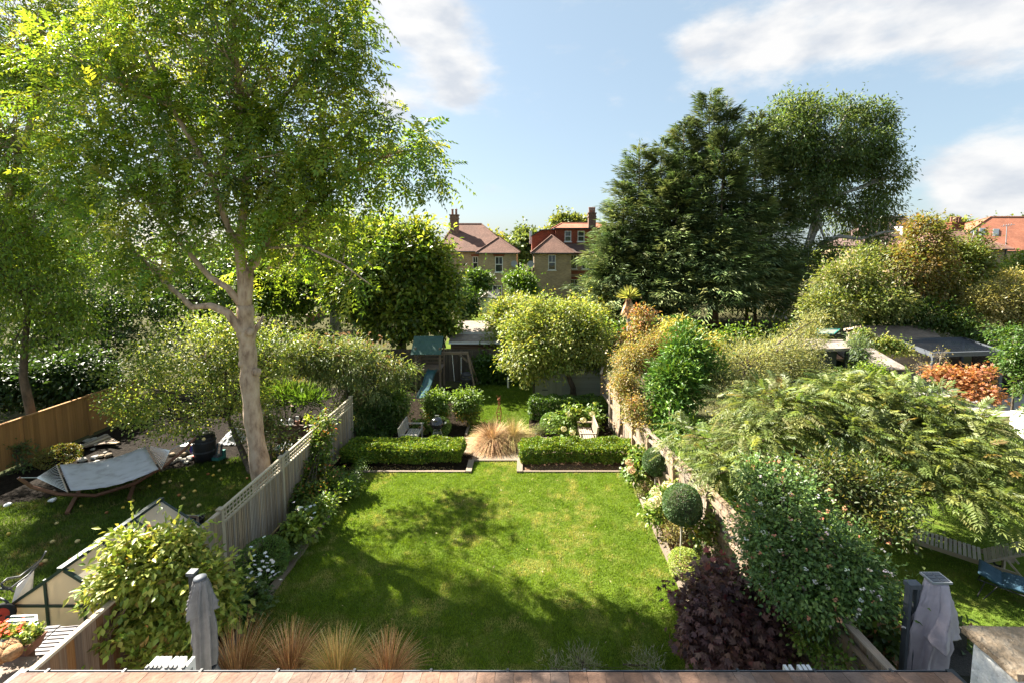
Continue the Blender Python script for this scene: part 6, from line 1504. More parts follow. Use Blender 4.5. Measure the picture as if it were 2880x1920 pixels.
c = G(1429, 1090); rod(None, 'pale_post', 'white_paint', (c.x, c.y, 0), (c.x, c.y, .62), .05); tag(bpy.data.objects['pale_post'], 'short white post on the far grass', 'post')
# ---- hammock on arc stand
A, Bm, Dn = U(52, 1342, 12.9), U(268, 1395, 13.75), U(547, 1229, 15.2)
t = thing('hammock', 'white canvas hammock on a curved dark wooden arc stand', 'hammock', (Bm.x, Bm.y, 0))
cl = [(52, 1342, 12.9), (90, 1368, 13.1), (164, 1388, 13.35), (268, 1395, 13.75), (382, 1357, 14.2), (470, 1304, 14.65), (520, 1262, 15.0), (550, 1228, 15.2)]
pts = [U(*q) for q in cl]; pts[3].z = max(.09, pts[3].z)
fin = []
for i in range(len(pts) - 1):
    for k in range(3): fin.append(pts[i].lerp(pts[i + 1], k / 3))
fin.append(pts[-1])
mb = MB(); mb.tube(fin, [.055 - .012 * abs(i / len(fin) - .5) * 2 for i in range(len(fin))], 6); mb.build('arc_stand', 'hammock_wood', t)
d = (pts[-1] - pts[0]); d.z = 0; d.normalize(); nn = Vector((-d.y, d.x, 0))
for px, py, Y in ((205, 1398, 13.45), (372, 1366, 14.2)):
    p = U(px, py, Y); p.z = .05; beam(t, 'foot', 'hammock_wood', p - nn * .7, p + nn * .7, .1, .08)
l0, l1 = U(168, 1306, 14.0), U(199, 1379, 12.95); r0, r1 = U(409, 1254, 15.4), U(446, 1318, 14.25)
for q in (l0, l1, r0, r1): q.z = min(.95, max(.72, q.z))
l0, l1 = G(168, 1306, .82), G(199, 1379, .82); r0, r1 = G(409, 1254, .86), G(446, 1318, .86)
kl, kr = G(103, 1342, 1.0), G(478, 1265, 1.05)
mb = MB(); nu, nv_ = 16, 8
for j in range(nv_ + 1):
    for i in range(nu + 1):
        u, v = i / nu, j / nv_
        p = l0.lerp(r0, u).lerp(l1.lerp(r1, u), v); p.z -= .16 * math.sin(math.pi * u) + .05 * math.sin(math.pi * v) + .008 * math.sin(u * 40 + v * 5)
        mb.v.append(tuple(p))
mb.f = [(j * (nu + 1) + i, j * (nu + 1) + i + 1, (j + 1) * (nu + 1) + i + 1, (j + 1) * (nu + 1) + i) for j in range(nv_) for i in range(nu)]
o = mb.build('canvas', 'canvas_white', t, smooth=True)
sm = o.modifiers.new('thick', 'SOLIDIFY'); sm.thickness = .012
for a, b, kn, sgn in ((l0, l1, kl, -1), (r0, r1, kr, 1)):
    e = (b - a).normalized(); off = d * .07 * sgn
    rod(t, 'spreader_bar', 'teak_warm', a - e * .06 + off, b + e * .06 + off, .018)
    for k in range(15): rod(t, 'cord', 'white_wire', a.lerp(b, k / 14) + off, kn, .005)
    for k in range(13): rod(t, 'lacing', 'dark_metal', a.lerp(b, (k + .5) / 13), a.lerp(b, (k + .5) / 13) + off, .008)
rod(t, 'chain', 'steel', kl, fin[0], .012); rod(t, 'chain', 'steel', kr, fin[-1], .012)
# ---- windfall apples on the left grass
ap = [(601, 1310), (617, 1322), (585, 1332), (600, 1335), (460, 1356), (511, 1365), (547, 1380), (695, 1344), (622, 1345), (478, 1352), (516, 1400), (463, 1383), (503, 1391), (420, 1366), (541, 1348), (218, 1521), (127, 1576), (115, 1585), (24, 1500), (346, 1426), (373, 1407), (228, 1422), (198, 1570), (148, 1522), (640, 1300), (160, 1470), (560, 1420), (300, 1440)]
for k, (px, py) in enumerate(ap):
    o = ball(None, 'windfall_apple', 'apple_rot' if k % 5 == 2 else 'apple_yellow', G(px, py, .045), random.uniform(.04, .06), .9)
    tag(o, 'windfall apple lying in the long grass of the left garden', 'apple', 'windfall apples')
# ---- oddments by the compost bin
c = G(544, 1290); t = thing('balloon_spinner', 'rainbow hot-air-balloon wind spinner in front of the compost bin', 'ornament', (c.x, c.y, 0)); bz = U(544, 1262, c.y).z
cols = ['balloon_red', 'balloon_yellow', 'balloon_purple', 'balloon_blue', 'balloon_green']
for k in range(10):
    a0, a1 = 2 * math.pi * k / 10, 2 * math.pi * (k + 1) / 10; m = MB()
    prof = [(0, .17), (.08, .155), (.13, .10), (.14, .02), (.11, -.07), (.05, -.15)]
    for (ra, za), (rb_, zb_) in zip(prof, prof[1:]):
        for q_ in (0,): m.add([(c.x + ra * math.cos(a0), c.y + ra * math.sin(a0), bz + za), (c.x + rb_ * math.cos(a0), c.y + rb_ * math.sin(a0), bz + zb_), (c.x + rb_ * math.cos(a1), c.y + rb_ * math.sin(a1), bz + zb_), (c.x + ra * math.cos(a1), c.y + ra * math.sin(a1), bz + za)], [(0, 1, 2, 3)])
    m.build('balloon_panel', cols[k % 5], t)
MB().lathe([(.035, -.32), (.045, -.25)], (c.x, c.y, bz), 8).build('basket', 'balloon_red', t)
for a in (0, 2, 4): rod(t, 'string', 'white_wire', (c.x + .045 * math.cos(a), c.y + .045 * math.sin(a), bz - .25), (c.x + .05 * math.cos(a), c.y + .05 * math.sin(a), bz - .14), .004)
rod(t, 'stake', 'dark_metal', (c.x, c.y, 0), (c.x, c.y, bz - .3), .008)
c = G(613, 1290); t = thing('step_stool', 'teal and grey plastic step beside the compost bin', 'step', (c.x, c.y, 0), R(-12))
MB().box((0, 0, .05), (.36, .28, .1)).box((.12, .14, .15), (.1, .1, .3)).build('base', 'teal_plastic', t, False)
for s in (-.09, .09): beam(t, 'upright', 'grey_metal', (s, .02, .1), (s + .02, .1, .55), .06, .04, world=False)
MB().box((0, .0, .14), (.22, .2, .06)).build('tread', 'grey_metal', t, False)
c = G(612, 1262); t = thing('plastic_sack', 'crumpled white plastic sheet behind the compost bin', 'sheet', (c.x, c.y + .4, 0)); m = MB(); n = 10
m.v = [(c.x - .2 + .08 * i + random.uniform(-.02, .02), c.y + .3 + .06 * j, .05 + .55 * (1 - abs(i - 4) / 6) * (j / n) + random.uniform(-.04, .04)) for j in range(n + 1) for i in range(n + 1)]
m.f = [(j * (n + 1) + i, j * (n + 1) + i + 1, (j + 1) * (n + 1) + i + 1, (j + 1) * (n + 1) + i) for j in range(n) for i in range(n)]
m.build('sheet', 'canvas_white', t)
c = G(530, 1270); t = thing('plastic_crate', 'pale grey plastic box left of the compost bin', 'box', (c.x, c.y, 0)); MB().box((c.x, c.y, .14), (.36, .26, .28)).build('body', 'lead', t); MB().box((c.x, c.y, .292), (.40, .30, .02)).build('lid', 'white_wire', t)
c = G(788, 1285); t = thing('tool_crate', 'white and green plastic crate by the trellis fence', 'crate', (c.x, c.y + .3, 0), R(20))
MB().box((0, 0, .13), (.5, .34, .26)).build('body', 'grey_metal', t, False); MB().box((0, 0, .275), (.54, .38, .03)).build('rim', 'white_wire', t, False); MB().box((-.12, -.05, .31), (.2, .2, .05)).build('tray', 'teal_plastic', t, False)
for s in (-.12, .0, .12): beam(t, 'handle', 'white_wire', (s, -.17, .3), (s + .06, .15, .42), .03, .02, world=False)
# ---- timber pile and stones behind the hammock
for k in range(9):
    a = G(210 + 9 * k, 1262 - 2 * k, .05 + .03 * (k % 4)); b = G(300 + 4 * k, 1220 + 3 * k, .1 + .04 * (k % 3))
    o = beam(None, 'old_plank', 'play_wood' if k % 2 else 'fence_grey', a, b, .14, .035); tag(o, 'old weathered plank in the heap behind the hammock', 'plank', 'heap of old planks')
def rock(c, r, mat='stone'):
    m = MB(); pr = [(0, -.5), (.7, -.4), (1, 0), (.75, .4), (0, .55)]; m.lathe([(q[0] * r, q[1] * r) for q in pr], c, 8, lambda t_, z_: 1 + .2 * math.sin(t_ * 3 + c[0] * 9) + .12 * math.sin(t_ * 5 + z_ * 20)); return m
for k in range(26):
    px, py = random.uniform(190, 330), random.uniform(1235, 1300)
    if k > 14: px, py = random.uniform(470, 540), random.uniform(1275, 1300)
    o = rock(tuple(G(px, py, .05)), random.uniform(.07, .16)).build('stone', 'concrete' if k % 3 else 'stone'); tag(o, 'loose stone on the dark slate bed behind the hammock', 'stone', 'loose stones on the slate bed')
for px, py, lab in [(148, 1405, 'crumpled white lump on the grass below the hammock'), (22, 1418, 'flat white scrap at the left edge of the grass')]:
    o = rock(tuple(G(px, py, .06)), .1).build('white_scrap', 'white_wire'); tag(o, lab, 'scrap')
# ---- brick wall with lanterns
a, b = G(775, 1222), G(880, 1222); yb = 17.9; x0, x1 = U(772, 1200, yb).x, U(880, 1200, yb).x
t = thing('brick_retaining_wall', 'low old brick wall with lanterns on it behind the trellis fence', 'wall', ((x0 + x1) / 2, yb, 0))
bm = MB().box((0, 0, 0), (.215, .10, .065)).mesh('brick', 'brick_old')
for rr in range(9):
    for cc_ in range(int((x1 - x0) / .225)):
        o = bpy.data.objects.new('brick', bm); o.location = (x0 + .11 + .225 * cc_ + (.11 if rr % 2 else 0), yb + random.uniform(-.008, .008), .04 + .075 * rr); link(o, t, True)
MB().box(((x0 + x1) / 2, yb + .05, .33), (x1 - x0, .1, .66)).build('mortar_core', 'concrete', t)
def lantern(px, lab):
    x = U(px, 1150, yb).x; z = .69; t = thing('lantern', lab, 'lantern', (x, yb, z), group='white lanterns on the brick wall')
    MB().box((x, yb, z + .012), (.15, .15, .024)).build('base', 'white_frame', t)
    for i in (-1, 1):
        for j in (-1, 1): beam(t, 'post', 'white_frame', (x + i * .06, yb + j * .06, z + .02), (x + i * .06, yb + j * .06, z + .2), .014, .014, up=(1, 0, 0))
    MB().box((x, yb, z + .1), (.095, .095, .14)).build('glass', 'sheet_glass', t)
    MB().lathe([(.12, .2), (.10, .225), (.03, .27), (.03, .31), (0, .32)], (x, yb, z), 4).build('roof', 'white_frame', t)
lantern(796, 'white garden lantern on the brick wall, left of two'); lantern(816, 'white garden lantern on the brick wall, right of two')
x = U(836, 1170, yb).x; t = thing('flower_pot', 'terracotta pot holding a white tag on the brick wall', 'pot', (x, yb, .69)); MB().lathe([(.055, 0), (.08, .14), (.09, .14), (.09, .17)], (x, yb, .69), 12).build('pot', 'pot_terracotta', t); MB().box((x, yb, .93), (.12, .02, .22)).build('tag', 'white_paint', t)
x = U(858, 1170, yb).x; t = thing('flower_pot', 'brown cylindrical pot with lime green leaves on the brick wall', 'pot', (x, yb, .69)); MB().lathe([(.08, 0), (.085, .22), (.09, .24)], (x, yb, .69), 12).build('pot', 'felt_brown', t)
lv = Leaves(); n = 60; lv.add(np.array((x + .1, yb, .95)) + rng.standard_normal((n, 3)) * .09, rdir(n), rdir(n) + np.array([0, 0, 1]), .12, .08, pal(n, [((.30, .36, .04), 2), ((.16, .24, .03), 1)])); lv.build('leaves', 'leaf', t, kind='stuff')
c = U(883, 1180, 17.2); m = MB().tube([(c.x, 17.2, .42), (c.x + .02, 17.28, .43)], .36, 18); o = m.build('stone_disc', 'stone'); tag(o, 'round millstone propped against the trellis fence', 'millstone'); 
for z0_, p0, p1 in ((.12, (775, 1130), (815, 1128)), (.14, (815, 1128), (822, 1148))):
    o = beam(None, 'timber_sleeper', 'play_wood', G(p0[0], p0[1], z0_), G(p1[0], p1[1], z0_), .12, .2); tag(o, 'old timber sleeper edging the bed behind the brick wall', 'sleeper', 'old sleepers behind the brick wall')
o = rod(None, 'cane', 'teak_warm', G(795, 1240, .1), U(842, 1202, 15.9), .012); tag(o, 'bamboo cane leaning behind the trellis fence', 'cane')
# ---- greenhouse
gx, gw, gy0, gy1, ze, zr = -8.35, .97, 7.98, 10.25, 1.2, 1.9
t = thing('greenhouse', 'small green-framed polycarbonate greenhouse on the left lawn', 'greenhouse', (gx, (gy0 + gy1) / 2, 0))
def fb(n, a, b, w_=.045, h_=.045, **k): return beam(t, n, 'frame_green', a, b, w_, h_, **k)
ny = 3; ysn = [gy0 + (gy1 - gy0) * i / ny for i in range(ny + 1)]
for s in (-1, 1):
    x = gx + s * gw
    fb('eave_rail', (x, gy0, ze), (x, gy1, ze), .06, .06); fb('base_rail', (x, gy0, .04), (x, gy1, .04), .05, .08)
    for i, y in enumerate(ysn):
        fb('post', (x, y, 0), (x, y, ze - .03)); fb('rafter', (x, y, ze + .03), (gx + s * .03, y, zr - .02), .05, .05)
    for i in range(ny):
        a, b = ysn[i] + .03, ysn[i + 1] - .03
        MB().slab([(x, a, .08), (x, b, .08), (x, b, ze - .03), (x, a, ze - .03)][::s], .008).build('pane', 'polycarbonate', t)
        MB().slab([(x - s * .02, a, ze + .05), (x - s * .02, b, ze + .05), (gx + s * .04, b, zr - .0), (gx + s * .04, a, zr)][::s], .008).build('roof_pane', 'polycarbonate', t)
fb('ridge', (gx, gy0 - .06, zr + .03), (gx, gy1 + .05, zr + .03), .10, .06)
for y, sg in ((gy0, 1), (gy1, -1)):
    fb('cross_rail', (gx - gw, y - .005 * sg, ze), (gx + gw, y - .005 * sg, ze), .04, .04); fb('base_rail', (gx - gw, y, .04), (gx + gw, y, .04), .05, .08)
    for q_ in (-.34, .34): fb('mullion', (gx + q_, y, .08), (gx + q_, y, ze - .02)); fb('mullion', (gx + q_, y, ze + .02), (gx + q_, y, zr - .7 * .34 * .72 - .03))
    pe = lambda xx: ze + (zr - ze) * (1 - abs(xx) / gw)
    for a, b in ((-gw + .02, -.36), (-.32, .32), (.36, gw - .02)):
        MB().box((gx + (a + b) / 2, y + .003 * sg, (.08 + ze) / 2), (b - a, .008, ze - .1)).build('pane', 'polycarbonate', t)
        poly = [(gx + a, y + .003 * sg, ze + .02), (gx + b, y + .003 * sg, ze + .02), (gx + b, y + .003 * sg, max(pe(b) - .03, ze + .021))] + ([(gx, y + .003 * sg, pe(0) - .03)] if a < 0 < b else []) + [(gx + a, y + .003 * sg, max(pe(a) - .03, ze + .021))]
        MB().slab(poly if sg > 0 else poly[::-1], .008).build('pane', 'polycarbonate', t)
p = G(555, 1451, .95); q_ = G(495, 1449, 1.15)
o = thing('window_vent', 'propped open metal rail beside the far end of the greenhouse', 'rail', (q_.x, q_.y, 0)); beam(o, 'rail', 'steel', q_, p, .06, .05); beam(o, 'leg', 'steel', p, (p.x, p.y, 0), .04, .04); beam(o, 'leg', 'steel', q_, (q_.x, q_.y, 0), .04, .04)
c = G(567, 1490); t = thing('black_bucket', 'black bucket behind the greenhouse against the fence', 'bucket', (c.x - .1, c.y, 0)); MB().lathe([(.12, 0), (.17, .34), (.18, .34), (.18, .36), (.15, .36), (.11, .03)], (c.x - .1, c.y, 0), 16).build('pail', 'black_plastic', t); MB().tube([(c.x - .27, c.y, .34), (c.x - .2, c.y - .05, .46), (c.x, c.y - .05, .46), (c.x + .07, c.y, .34)], .008, 5).build('handle', 'steel', t)
c = G(610, 1418); t = thing('rabbit_hutch', 'low reddish slatted hutch lid behind the fence by the greenhouse', 'hutch', (-7.4, 10.9, 0))
MB().box((-7.45, 11.0, .3), (.8, 1.2, .6)).build('box', 'fence_brown', t); MB().slab([(-7.9, 10.3, .62), (-7.0, 10.3, .8), (-7.0, 11.7, .8), (-7.9, 11.7, .62)], .04).build('lid', 'brick_red', t)
c = G(660, 1385); t = thing('stepping_slab', 'grey-green stone slab against the fence near the ash trunk', 'slab', (-7.6, 12.3, 0)); MB().prism([(-8.0, 11.7), (-7.1, 11.5), (-7.0, 12.9), (-7.7, 12.9)], .0, .12).build('slab', 'concrete', t)
# ---- wheelbarrow leaning on the greenhouse
bx, by = -10.0, 8.3
t = thing('wheelbarrow', 'upended galvanised wheelbarrow with red wheel leaning by the greenhouse', 'wheelbarrow', (bx, by, 0))
W2 = lambda px, py, Y: U(px, py, Y)
m = MB(); o1 = [W2(50, 1622, 8.6), W2(98, 1602, 8.7), W2(80, 1668, 8.5), W2(30, 1700, 8.35)]; 
f_ = [U(52, 1650, 8.45), U(97, 1604, 8.75), U(82, 1670, 8.55), U(40, 1718, 8.2)]
rim = [U(38, 1652, 8.3), U(95, 1604, 8.9), U(98, 1640, 9.0), U(80, 1676, 8.6), U(30, 1708, 8.1)]
tray_b = [U(52, 1640, 8.9), U(88, 1612, 9.2), U(92, 1660, 9.2), U(60, 1700, 8.9)]
tr_t = [U(45, 1650, 8.3), U(96, 1602, 8.7), U(80, 1672, 8.55), U(28, 1712, 8.0)]
m.add(tr_t + tray_b, [(0, 1, 5, 4), (1, 2, 6, 5), (2, 3, 7, 6), (3, 0, 4, 7), (4, 5, 6, 7), (3, 2, 1, 0)]); m.build('tray', 'galvanised', t)
m = MB(); m.tube([U(130, 1548, 8.5), U(115, 1572, 8.45), U(85, 1598, 8.4), U(55, 1620, 8.3), U(20, 1626, 8.1), U(4, 1640, 8.0), U(8, 1650, 8.0), U(32, 1652, 8.1), U(80, 1615, 8.6), U(105, 1588, 8.7), U(108, 1580, 8.7)], .020, 7).build('handle_frame', 'dark_metal', t, smooth=True)
m = MB(); m.tube([U(0, 1654, 8.0), U(30, 1655, 8.05), U(38, 1662, 8.1)], .018, 6).tube([U(0, 1680, 7.9), U(20, 1690, 7.9), U(28, 1704, 7.9), U(8, 1740, 7.8)], .018, 6).build('leg_frame', 'dark_metal', t, smooth=True)
wc = U(6, 1727, 7.8)
def torus(c, R0, r, ax, n=20, k=7):
    m = MB(); a = Vector(ax).normalized(); u_ = a.cross(Vector((0, 0, 1))).normalized(); v_ = a.cross(u_)
    pts = [Vector(c) + (u_ * math.cos(2 * math.pi * i / n) + v_ * math.sin(2 * math.pi * i / n)) * R0 for i in range(n + 1)]
    return m.tube(pts, r, k, cap=False)
wh = torus(wc, .155, .045, (.35, -1, .2)).build('wheel', 'rubber', t, smooth=True)
m = MB(); ax = Vector((.35, -1, .2)).normalized(); m.tube([wc - ax * .025, wc + ax * .025], .125, 18); k = m.build('hub', 'red', None); k.parent = wh
rod(t, 'axle', 'dark_metal', wc - ax * .12, wc + ax * .12, .015)
# ---- cold-frame panes leaning together
def pane(lab, c4, dy):
    t = thing('glass_frame', lab, 'glass pane', ((c4[0].x + c4[1].x) / 2, c4[0].y, 0), group='loose glazed frames')
    for a, b in zip(c4, c4[1:] + c4[:1]): beam(t, 'frame_bar', 'frame_green', a, b, .03, .03, up=(0, 1, .1))
    MB().slab(c4, .006).build('glass', 'sheet_glass', t)
pane('larger loose glazed frame leaning behind the flower trough', [U(15, 1815, 7.35), U(108, 1788, 7.35), U(102, 1730, 7.75), U(18, 1733, 7.75)], 0)
pane('smaller loose glazed frame leaning in front of the larger one', [U(15, 1830, 7.2), U(92, 1812, 7.2), U(86, 1743, 7.6), U(20, 1747, 7.6)], 0)
# ---- tiled bin store behind the fence
t = thing('bin_store', 'low grey store with pale slate-tiled sloping roof behind the near fence', 'store', (-7.6, 5.9, 0))
a, b, c, d_ = G(14, 1852, 1.0), G(92, 1851, 1.0), G(192, 1762, 1.22), G(118, 1760, 1.22)
a, b, c, d_ = Vector((-7.95, 5.75, 1.02)), Vector((-7.05, 5.75, 1.02)), Vector((-7.05, 7.3, 1.02)), Vector((-7.95, 7.3, 1.02))
a, b, c, d_ = G(14, 1851, 1.25), G(140, 1853, 1.25), G(240, 1762, 1.25), G(118, 1759, 1.25)
b.x = c.x = -6.95
MB().prism([(a.x + .05, a.y + .05), (b.x, a.y + .05), (c.x, c.y - .05), (d_.x + .05, d_.y - .05)], 0, 1.22).build('body', 'lead', t)
MB().slab([a, b, c, d_], .03).build('roof_board', 'dark_metal', t)
nr, nc_ = 8, 4
for i in range(nr):
    for j in range(nc_):
        u0, u1 = j / nc_, (j + 1) / nc_; v0, v1 = i / nr, (i + 1) / nr
        sh = (.5 / nc_) * 0
        Pq = lambda u, v: a.lerp(b, u).lerp(d_.lerp(c, u), v)
        vo = (.5 / nr) if j % 2 else 0
        if v1 + vo > 1.001: v1 = 1 - vo
        p0 = Pq((u0 + u1) / 2, v0 + vo); p1 = Pq((u0 + u1) / 2, v1 + vo)
        wd = (Pq(u1, v0) - Pq(u0, v0)).length
        beam(t, 'slate', 'tile_slate', p0 + Vector((0, .010, .016)), p1 + Vector((0, -.010, .010)), wd - .022, .012)
# ---- flower trough and coir basket
c = U(30, 1800, 6.75); t = thing('flower_trough', 'terracotta trough of red geraniums at the left edge', 'planter', (c.x, 6.75, 0)); z0 = U(30, 1795, 6.75).z
m = MB(); k = [(-.42, -.16), (.42, -.16), (.42, .16), (-.42, .16)]; bz = max(.1, z0 - .22)
m.add([(c.x + p[0] * .75, 6.75 + p[1] * .8, bz) for p in k] + [(c.x + p[0], 6.75 + p[1], z0) for p in k] + [(c.x + p[0] * .9, 6.75 + p[1] * .8, z0) for p in k] + [(c.x + p[0] * .9, 6.75 + p[1] * .8, z0 - .05) for p in k],
      [(3, 2, 1, 0)] + sum([[(i + o, (i + 1) % 4 + o, (i + 1) % 4 + o + 4, i + o + 4) for i in range(4)] for o in (0, 4, 8)], []) + [(12, 13, 14, 15)]); m.build('trough', 'pot_terracotta', t)
MB().box((c.x, 6.75, bz / 2), (.5, .2, bz)).build('stand', 'brick_old', t)
lv = Leaves(); n = 700; P = np.array((c.x + .02, 6.75, z0 + .06)) + rng.uniform(-1, 1, (n, 3)) * np.array([.4, .16, .09]); lv.add(P, rdir(n) + np.array([0, 0, .4]), rdir(n) + np.array([0, 0, 1]), .07, .05, pal(n, [((.10, .15, .035), 3), ((.22, .25, .10), 2), ((.05, .09, .02), 1)])); lv.build('leaves', 'leaf_thick', t, kind='stuff')
lv = Leaves(); n = 46; P = np.array((c.x - .1, 6.75, z0 + .17)) + rng.standard_normal((n, 3)) * np.array([.16, .1, .03]); blossoms(lv, P, .035, pal(n, [((.65, .06, .03), 1)], .1)); lv.build('blossoms', 'petal', t, kind='stuff')
c = U(20, 1842, 6.35); t = thing('coir_basket', 'coir-lined wire hanging basket beside the flower trough', 'basket', (c.x, 6.35, 0)); 
for k, (px, py, rx_, rz_) in enumerate(((6, 1832, .19, .15), (36, 1832, .11, .12))):
    q_ = U(px, py, 6.35 - .1 * k); MB().lathe([(0, -rz_), (rx_ * .8, -rz_ * .6), (rx_, 0), (rx_ * .8, rz_ * .5), (0, rz_ * .6)], q_, 14, lambda t_, z_: 1 + .08 * math.sin(t_ * 5)).build('coir_liner', 'coir', t, smooth=True)
for k in range(8):
    a_ = k * math.pi / 8; q_ = U(6, 1832, 6.35); m = MB(); m.tube([q_ + Vector((.2 * math.cos(a_) * math.cos(s), .2 * math.sin(a_) * math.cos(s), .16 * math.sin(s))) for s in [i * math.pi / 10 - math.pi / 2 for i in range(11)]], .005, 4, cap=False); m.build('wire', 'dark_metal', t)
MB().box((c.x, 6.35, (c.z - .25) / 2), (.5, .5, max(.1, c.z - .25))).build('stand', 'felt_brown', t)
o = thing('rubbish_bin', 'pale grey bin lid below the slate-roofed store', 'bin', (-7.9, 5.3, 0)); MB().prism([(-8.6, 5.0), (-7.55, 5.0), (-7.55, 5.55), (-8.6, 5.55)], 0, 1.05).build('body', 'lead', o); MB().prism([(-8.65, 4.95), (-7.5, 4.95), (-7.5, 5.6), (-8.65, 5.6)], 1.055, 1.11).build('lid', 'tile_slate', o)
# ---- bifold doors standing open (seen above the gutter)
def bifold(lab, pxs, ztop, mat):
    t = thing('bifold_door', lab, 'door', (U(pxs[0], 1880, 5.6).x, 5.6, 0))
    for k, px in enumerate(pxs):
        x = U(px, 1885, 5.45).x
        leaf = MB().box((x, 5.70, ztop / 2), (.04, .36, ztop)).build('door_leaf', 'white_frame', t)
        g = MB().box((x, 5.70, ztop / 2), (.046, .24, ztop - .2)).build('pane', 'pane_sky', None); g.parent = leaf
        h = MB().box((x, 5.70, ztop + .015), (.03, .05, .03)).build('roller', 'dark_metal', None); h.parent = leaf
bifold('white folding patio doors stacked open at the left end of the house', [366, 380, 392, 404, 424, 438, 450, 474], 2.18, 'white_frame')
bifold('white folding patio doors stacked open at the right end of the house', [2262, 2278, 2304, 2318, 2332], 2.06, 'white_frame')
# ---- parasols
def folded(c, ztop, zbot, r_of, n=96, folds=9, seed=1, tilt=(0, 0)):
    m = MB(); rr = random.Random(seed); ph = rr.random() * 6; rows = 44
    for i in range(rows + 1):
        s = i / rows; z = ztop + (zbot - ztop) * s
        for j in range(n):
            a_ = 2 * math.pi * j / n
            am = .06 + .26 * min(1, s * 2.5)
            rad_ = r_of(s) * (1 + am * (1.1 - 2.2 * abs(math.sin(a_ * folds / 2 + ph + 1.2 * s + .25 * math.sin(5 * s + a_))) ** .7) + .12 * math.sin(a_ * 2 + 3 * s + ph) + .05 * math.sin(a_ * 13 + s * 14) * math.sin(s * 21 + a_ * 3))
            m.v.append((c[0] + rad_ * math.cos(a_) + tilt[0] * s, c[1] + rad_ * math.sin(a_) + tilt[1] * s, z))
    for i in range(rows):
        for j in range(n): m.f.append((i * n + j, (i + 1) * n + j, (i + 1) * n + (j + 1) % n, i * n + (j + 1) % n))
    m.f.append(tuple(range(n))); m.f.append(tuple(reversed(range(rows * n, rows * n + n))))
    return m
pc = U(563, 1628, 6.65); pp = U(541, 1612, 6.9)
t = thing('parasol', 'closed grey cantilever parasol at the near left corner of the lawn', 'parasol', (pp.x, 6.9, 0))
beam(t, 'mast', 'dark_metal', (pp.x, 6.9, 0), (pp.x, 6.9, pp.z), .09, .07, up=(1, 0, 0)); MB().box((pp.x, 6.9, pp.z + .02), (.12, .12, .05)).build('mast_cap', 'grey_metal', t)
MB().box((pp.x, 6.9, .05), (.9, .9, .09)).build('base', 'dark_metal', t)
kn = lambda pts_: (lambda s: next(r0_ + (r1_ - r0_) * (s - s0_) / (s1_ - s0_) for (s0_, r0_), (s1_, r1_) in zip(pts_, pts_[1:]) if s <= s1_ + 1e-9))
folded((pc.x, 6.65), pc.z, .55, kn([(0, .085), (.05, .10), (.30, .135), (.60, .14), (.66, .115), (.72, .14), (1.0, .27)]), folds=8, seed=3, tilt=(.02, 0)).build('canopy', 'canvas_grey', t, smooth=True)
folded((pc.x, 6.65), pc.z + .015, pc.z - .52, kn([(0, .08), (.15, .105), (1.0, .165)]), folds=8, seed=5).build('vent_flap', 'canvas_grey', t, smooth=True)
MB().lathe([(.092, 0), (.085, .03), (.04, .048), (0, .05)], (pc.x, 6.65, pc.z + .005), 20).build('cap', 'grey_metal', t, smooth=True)
MB().lathe([(.135, -.015), (.145, 0), (.135, .015)], (pc.x + .012, 6.65, pc.z - (pc.z - .55) * .66), 20).build('strap', 'dark_metal', t)
pc = U(2628, 1632, 6.75); pp = U(2567, 1646, 6.8)
t = thing('parasol', 'closed mauve cantilever parasol with solar panel in the right garden', 'parasol', (pp.x, 6.8, 0))
for dx in (-.06, .06): beam(t, 'mast', 'grey_metal', (pp.x + dx, 6.8, 0), (pp.x + dx, 6.8, pp.z), .10, .045, up=(1, 0, 0))
MB().box((pp.x, 6.8, pp.z + .02), (.19, .13, .07)).build('mast_cap', 'grey_metal', t); MB().box((pp.x, 6.8, .05), (.9, .9, .09)).build('base', 'dark_metal', t)
folded((pc.x, 6.75), pc.z, .5, kn([(0, .12), (.12, .16), (.40, .22), (.50, .20), (.60, .19), (1.0, .34)]), folds=5, seed=8, tilt=(-.08, 0)).build('canopy', 'canvas_mauve', t, smooth=True)
folded((pc.x + .03, 6.72), pc.z + .01, pc.z - .85, kn([(0, .11), (.15, .155), (.6, .24), (1.0, .30)]), folds=4, seed=11).build('vent_flap', 'canvas_mauve', t, smooth=True)
s = MB(); z = pc.z + .045; s.box((pc.x + .02, 6.75, z), (.30, .24, .03), None); s.build('solar_panel_frame', 'lead', t)
for i in range(2):
    for j in range(3): MB().box((pc.x + .02 - .065 + .13 * i, 6.75 - .07 + .07 * j, z + .018), (.12, .062, .006)).build('solar_cell', 'solar_cell', t)
# ---- sun loungers on the right lawn
def W3(px, py, z): return G(px, py, z)
a, b = W3(2562, 1512, .36), W3(2835, 1600, .36)
d = (b - a); d.z = 0; L_ = d.length; d.normalize(); nn = Vector((-d.y, d.x, 0))
t = thing('sun_lounger', 'slatted wooden sun lounger with raised back on the right lawn', 'lounger', (a.x, a.y, 0))
a = a + nn * 0; wd = .62
for s in (0, 1): beam(t, 'side_rail', 'teak_warm', a + nn * wd * s + Vector((0, 0, -.06)), a + d * (L_ + .15) + nn * wd * s + Vector((0, 0, -.06)), .035, .09)
ns = 15
for k in range(ns):
    p = a + d * (.06 + k * .085); beam(t, 'slat', 'teak_grey', p + Vector((0, 0, .0)) - nn * .02, p + nn * (wd + .02), .06, .018)
h0 = a + d * (ns * .085 + .04)
bd_ = (d * math.cos(R(38)) + Vector((0, 0, math.sin(R(38))))).normalized()
for k in range(9):
    p = h0 + bd_ * (.05 + k * .082); beam(t, 'back_slat', 'teak_grey', p, p + nn * wd, .06, .018, up=d.cross(nn) if False else (Vector((0, 0, 1)) - d * .6))
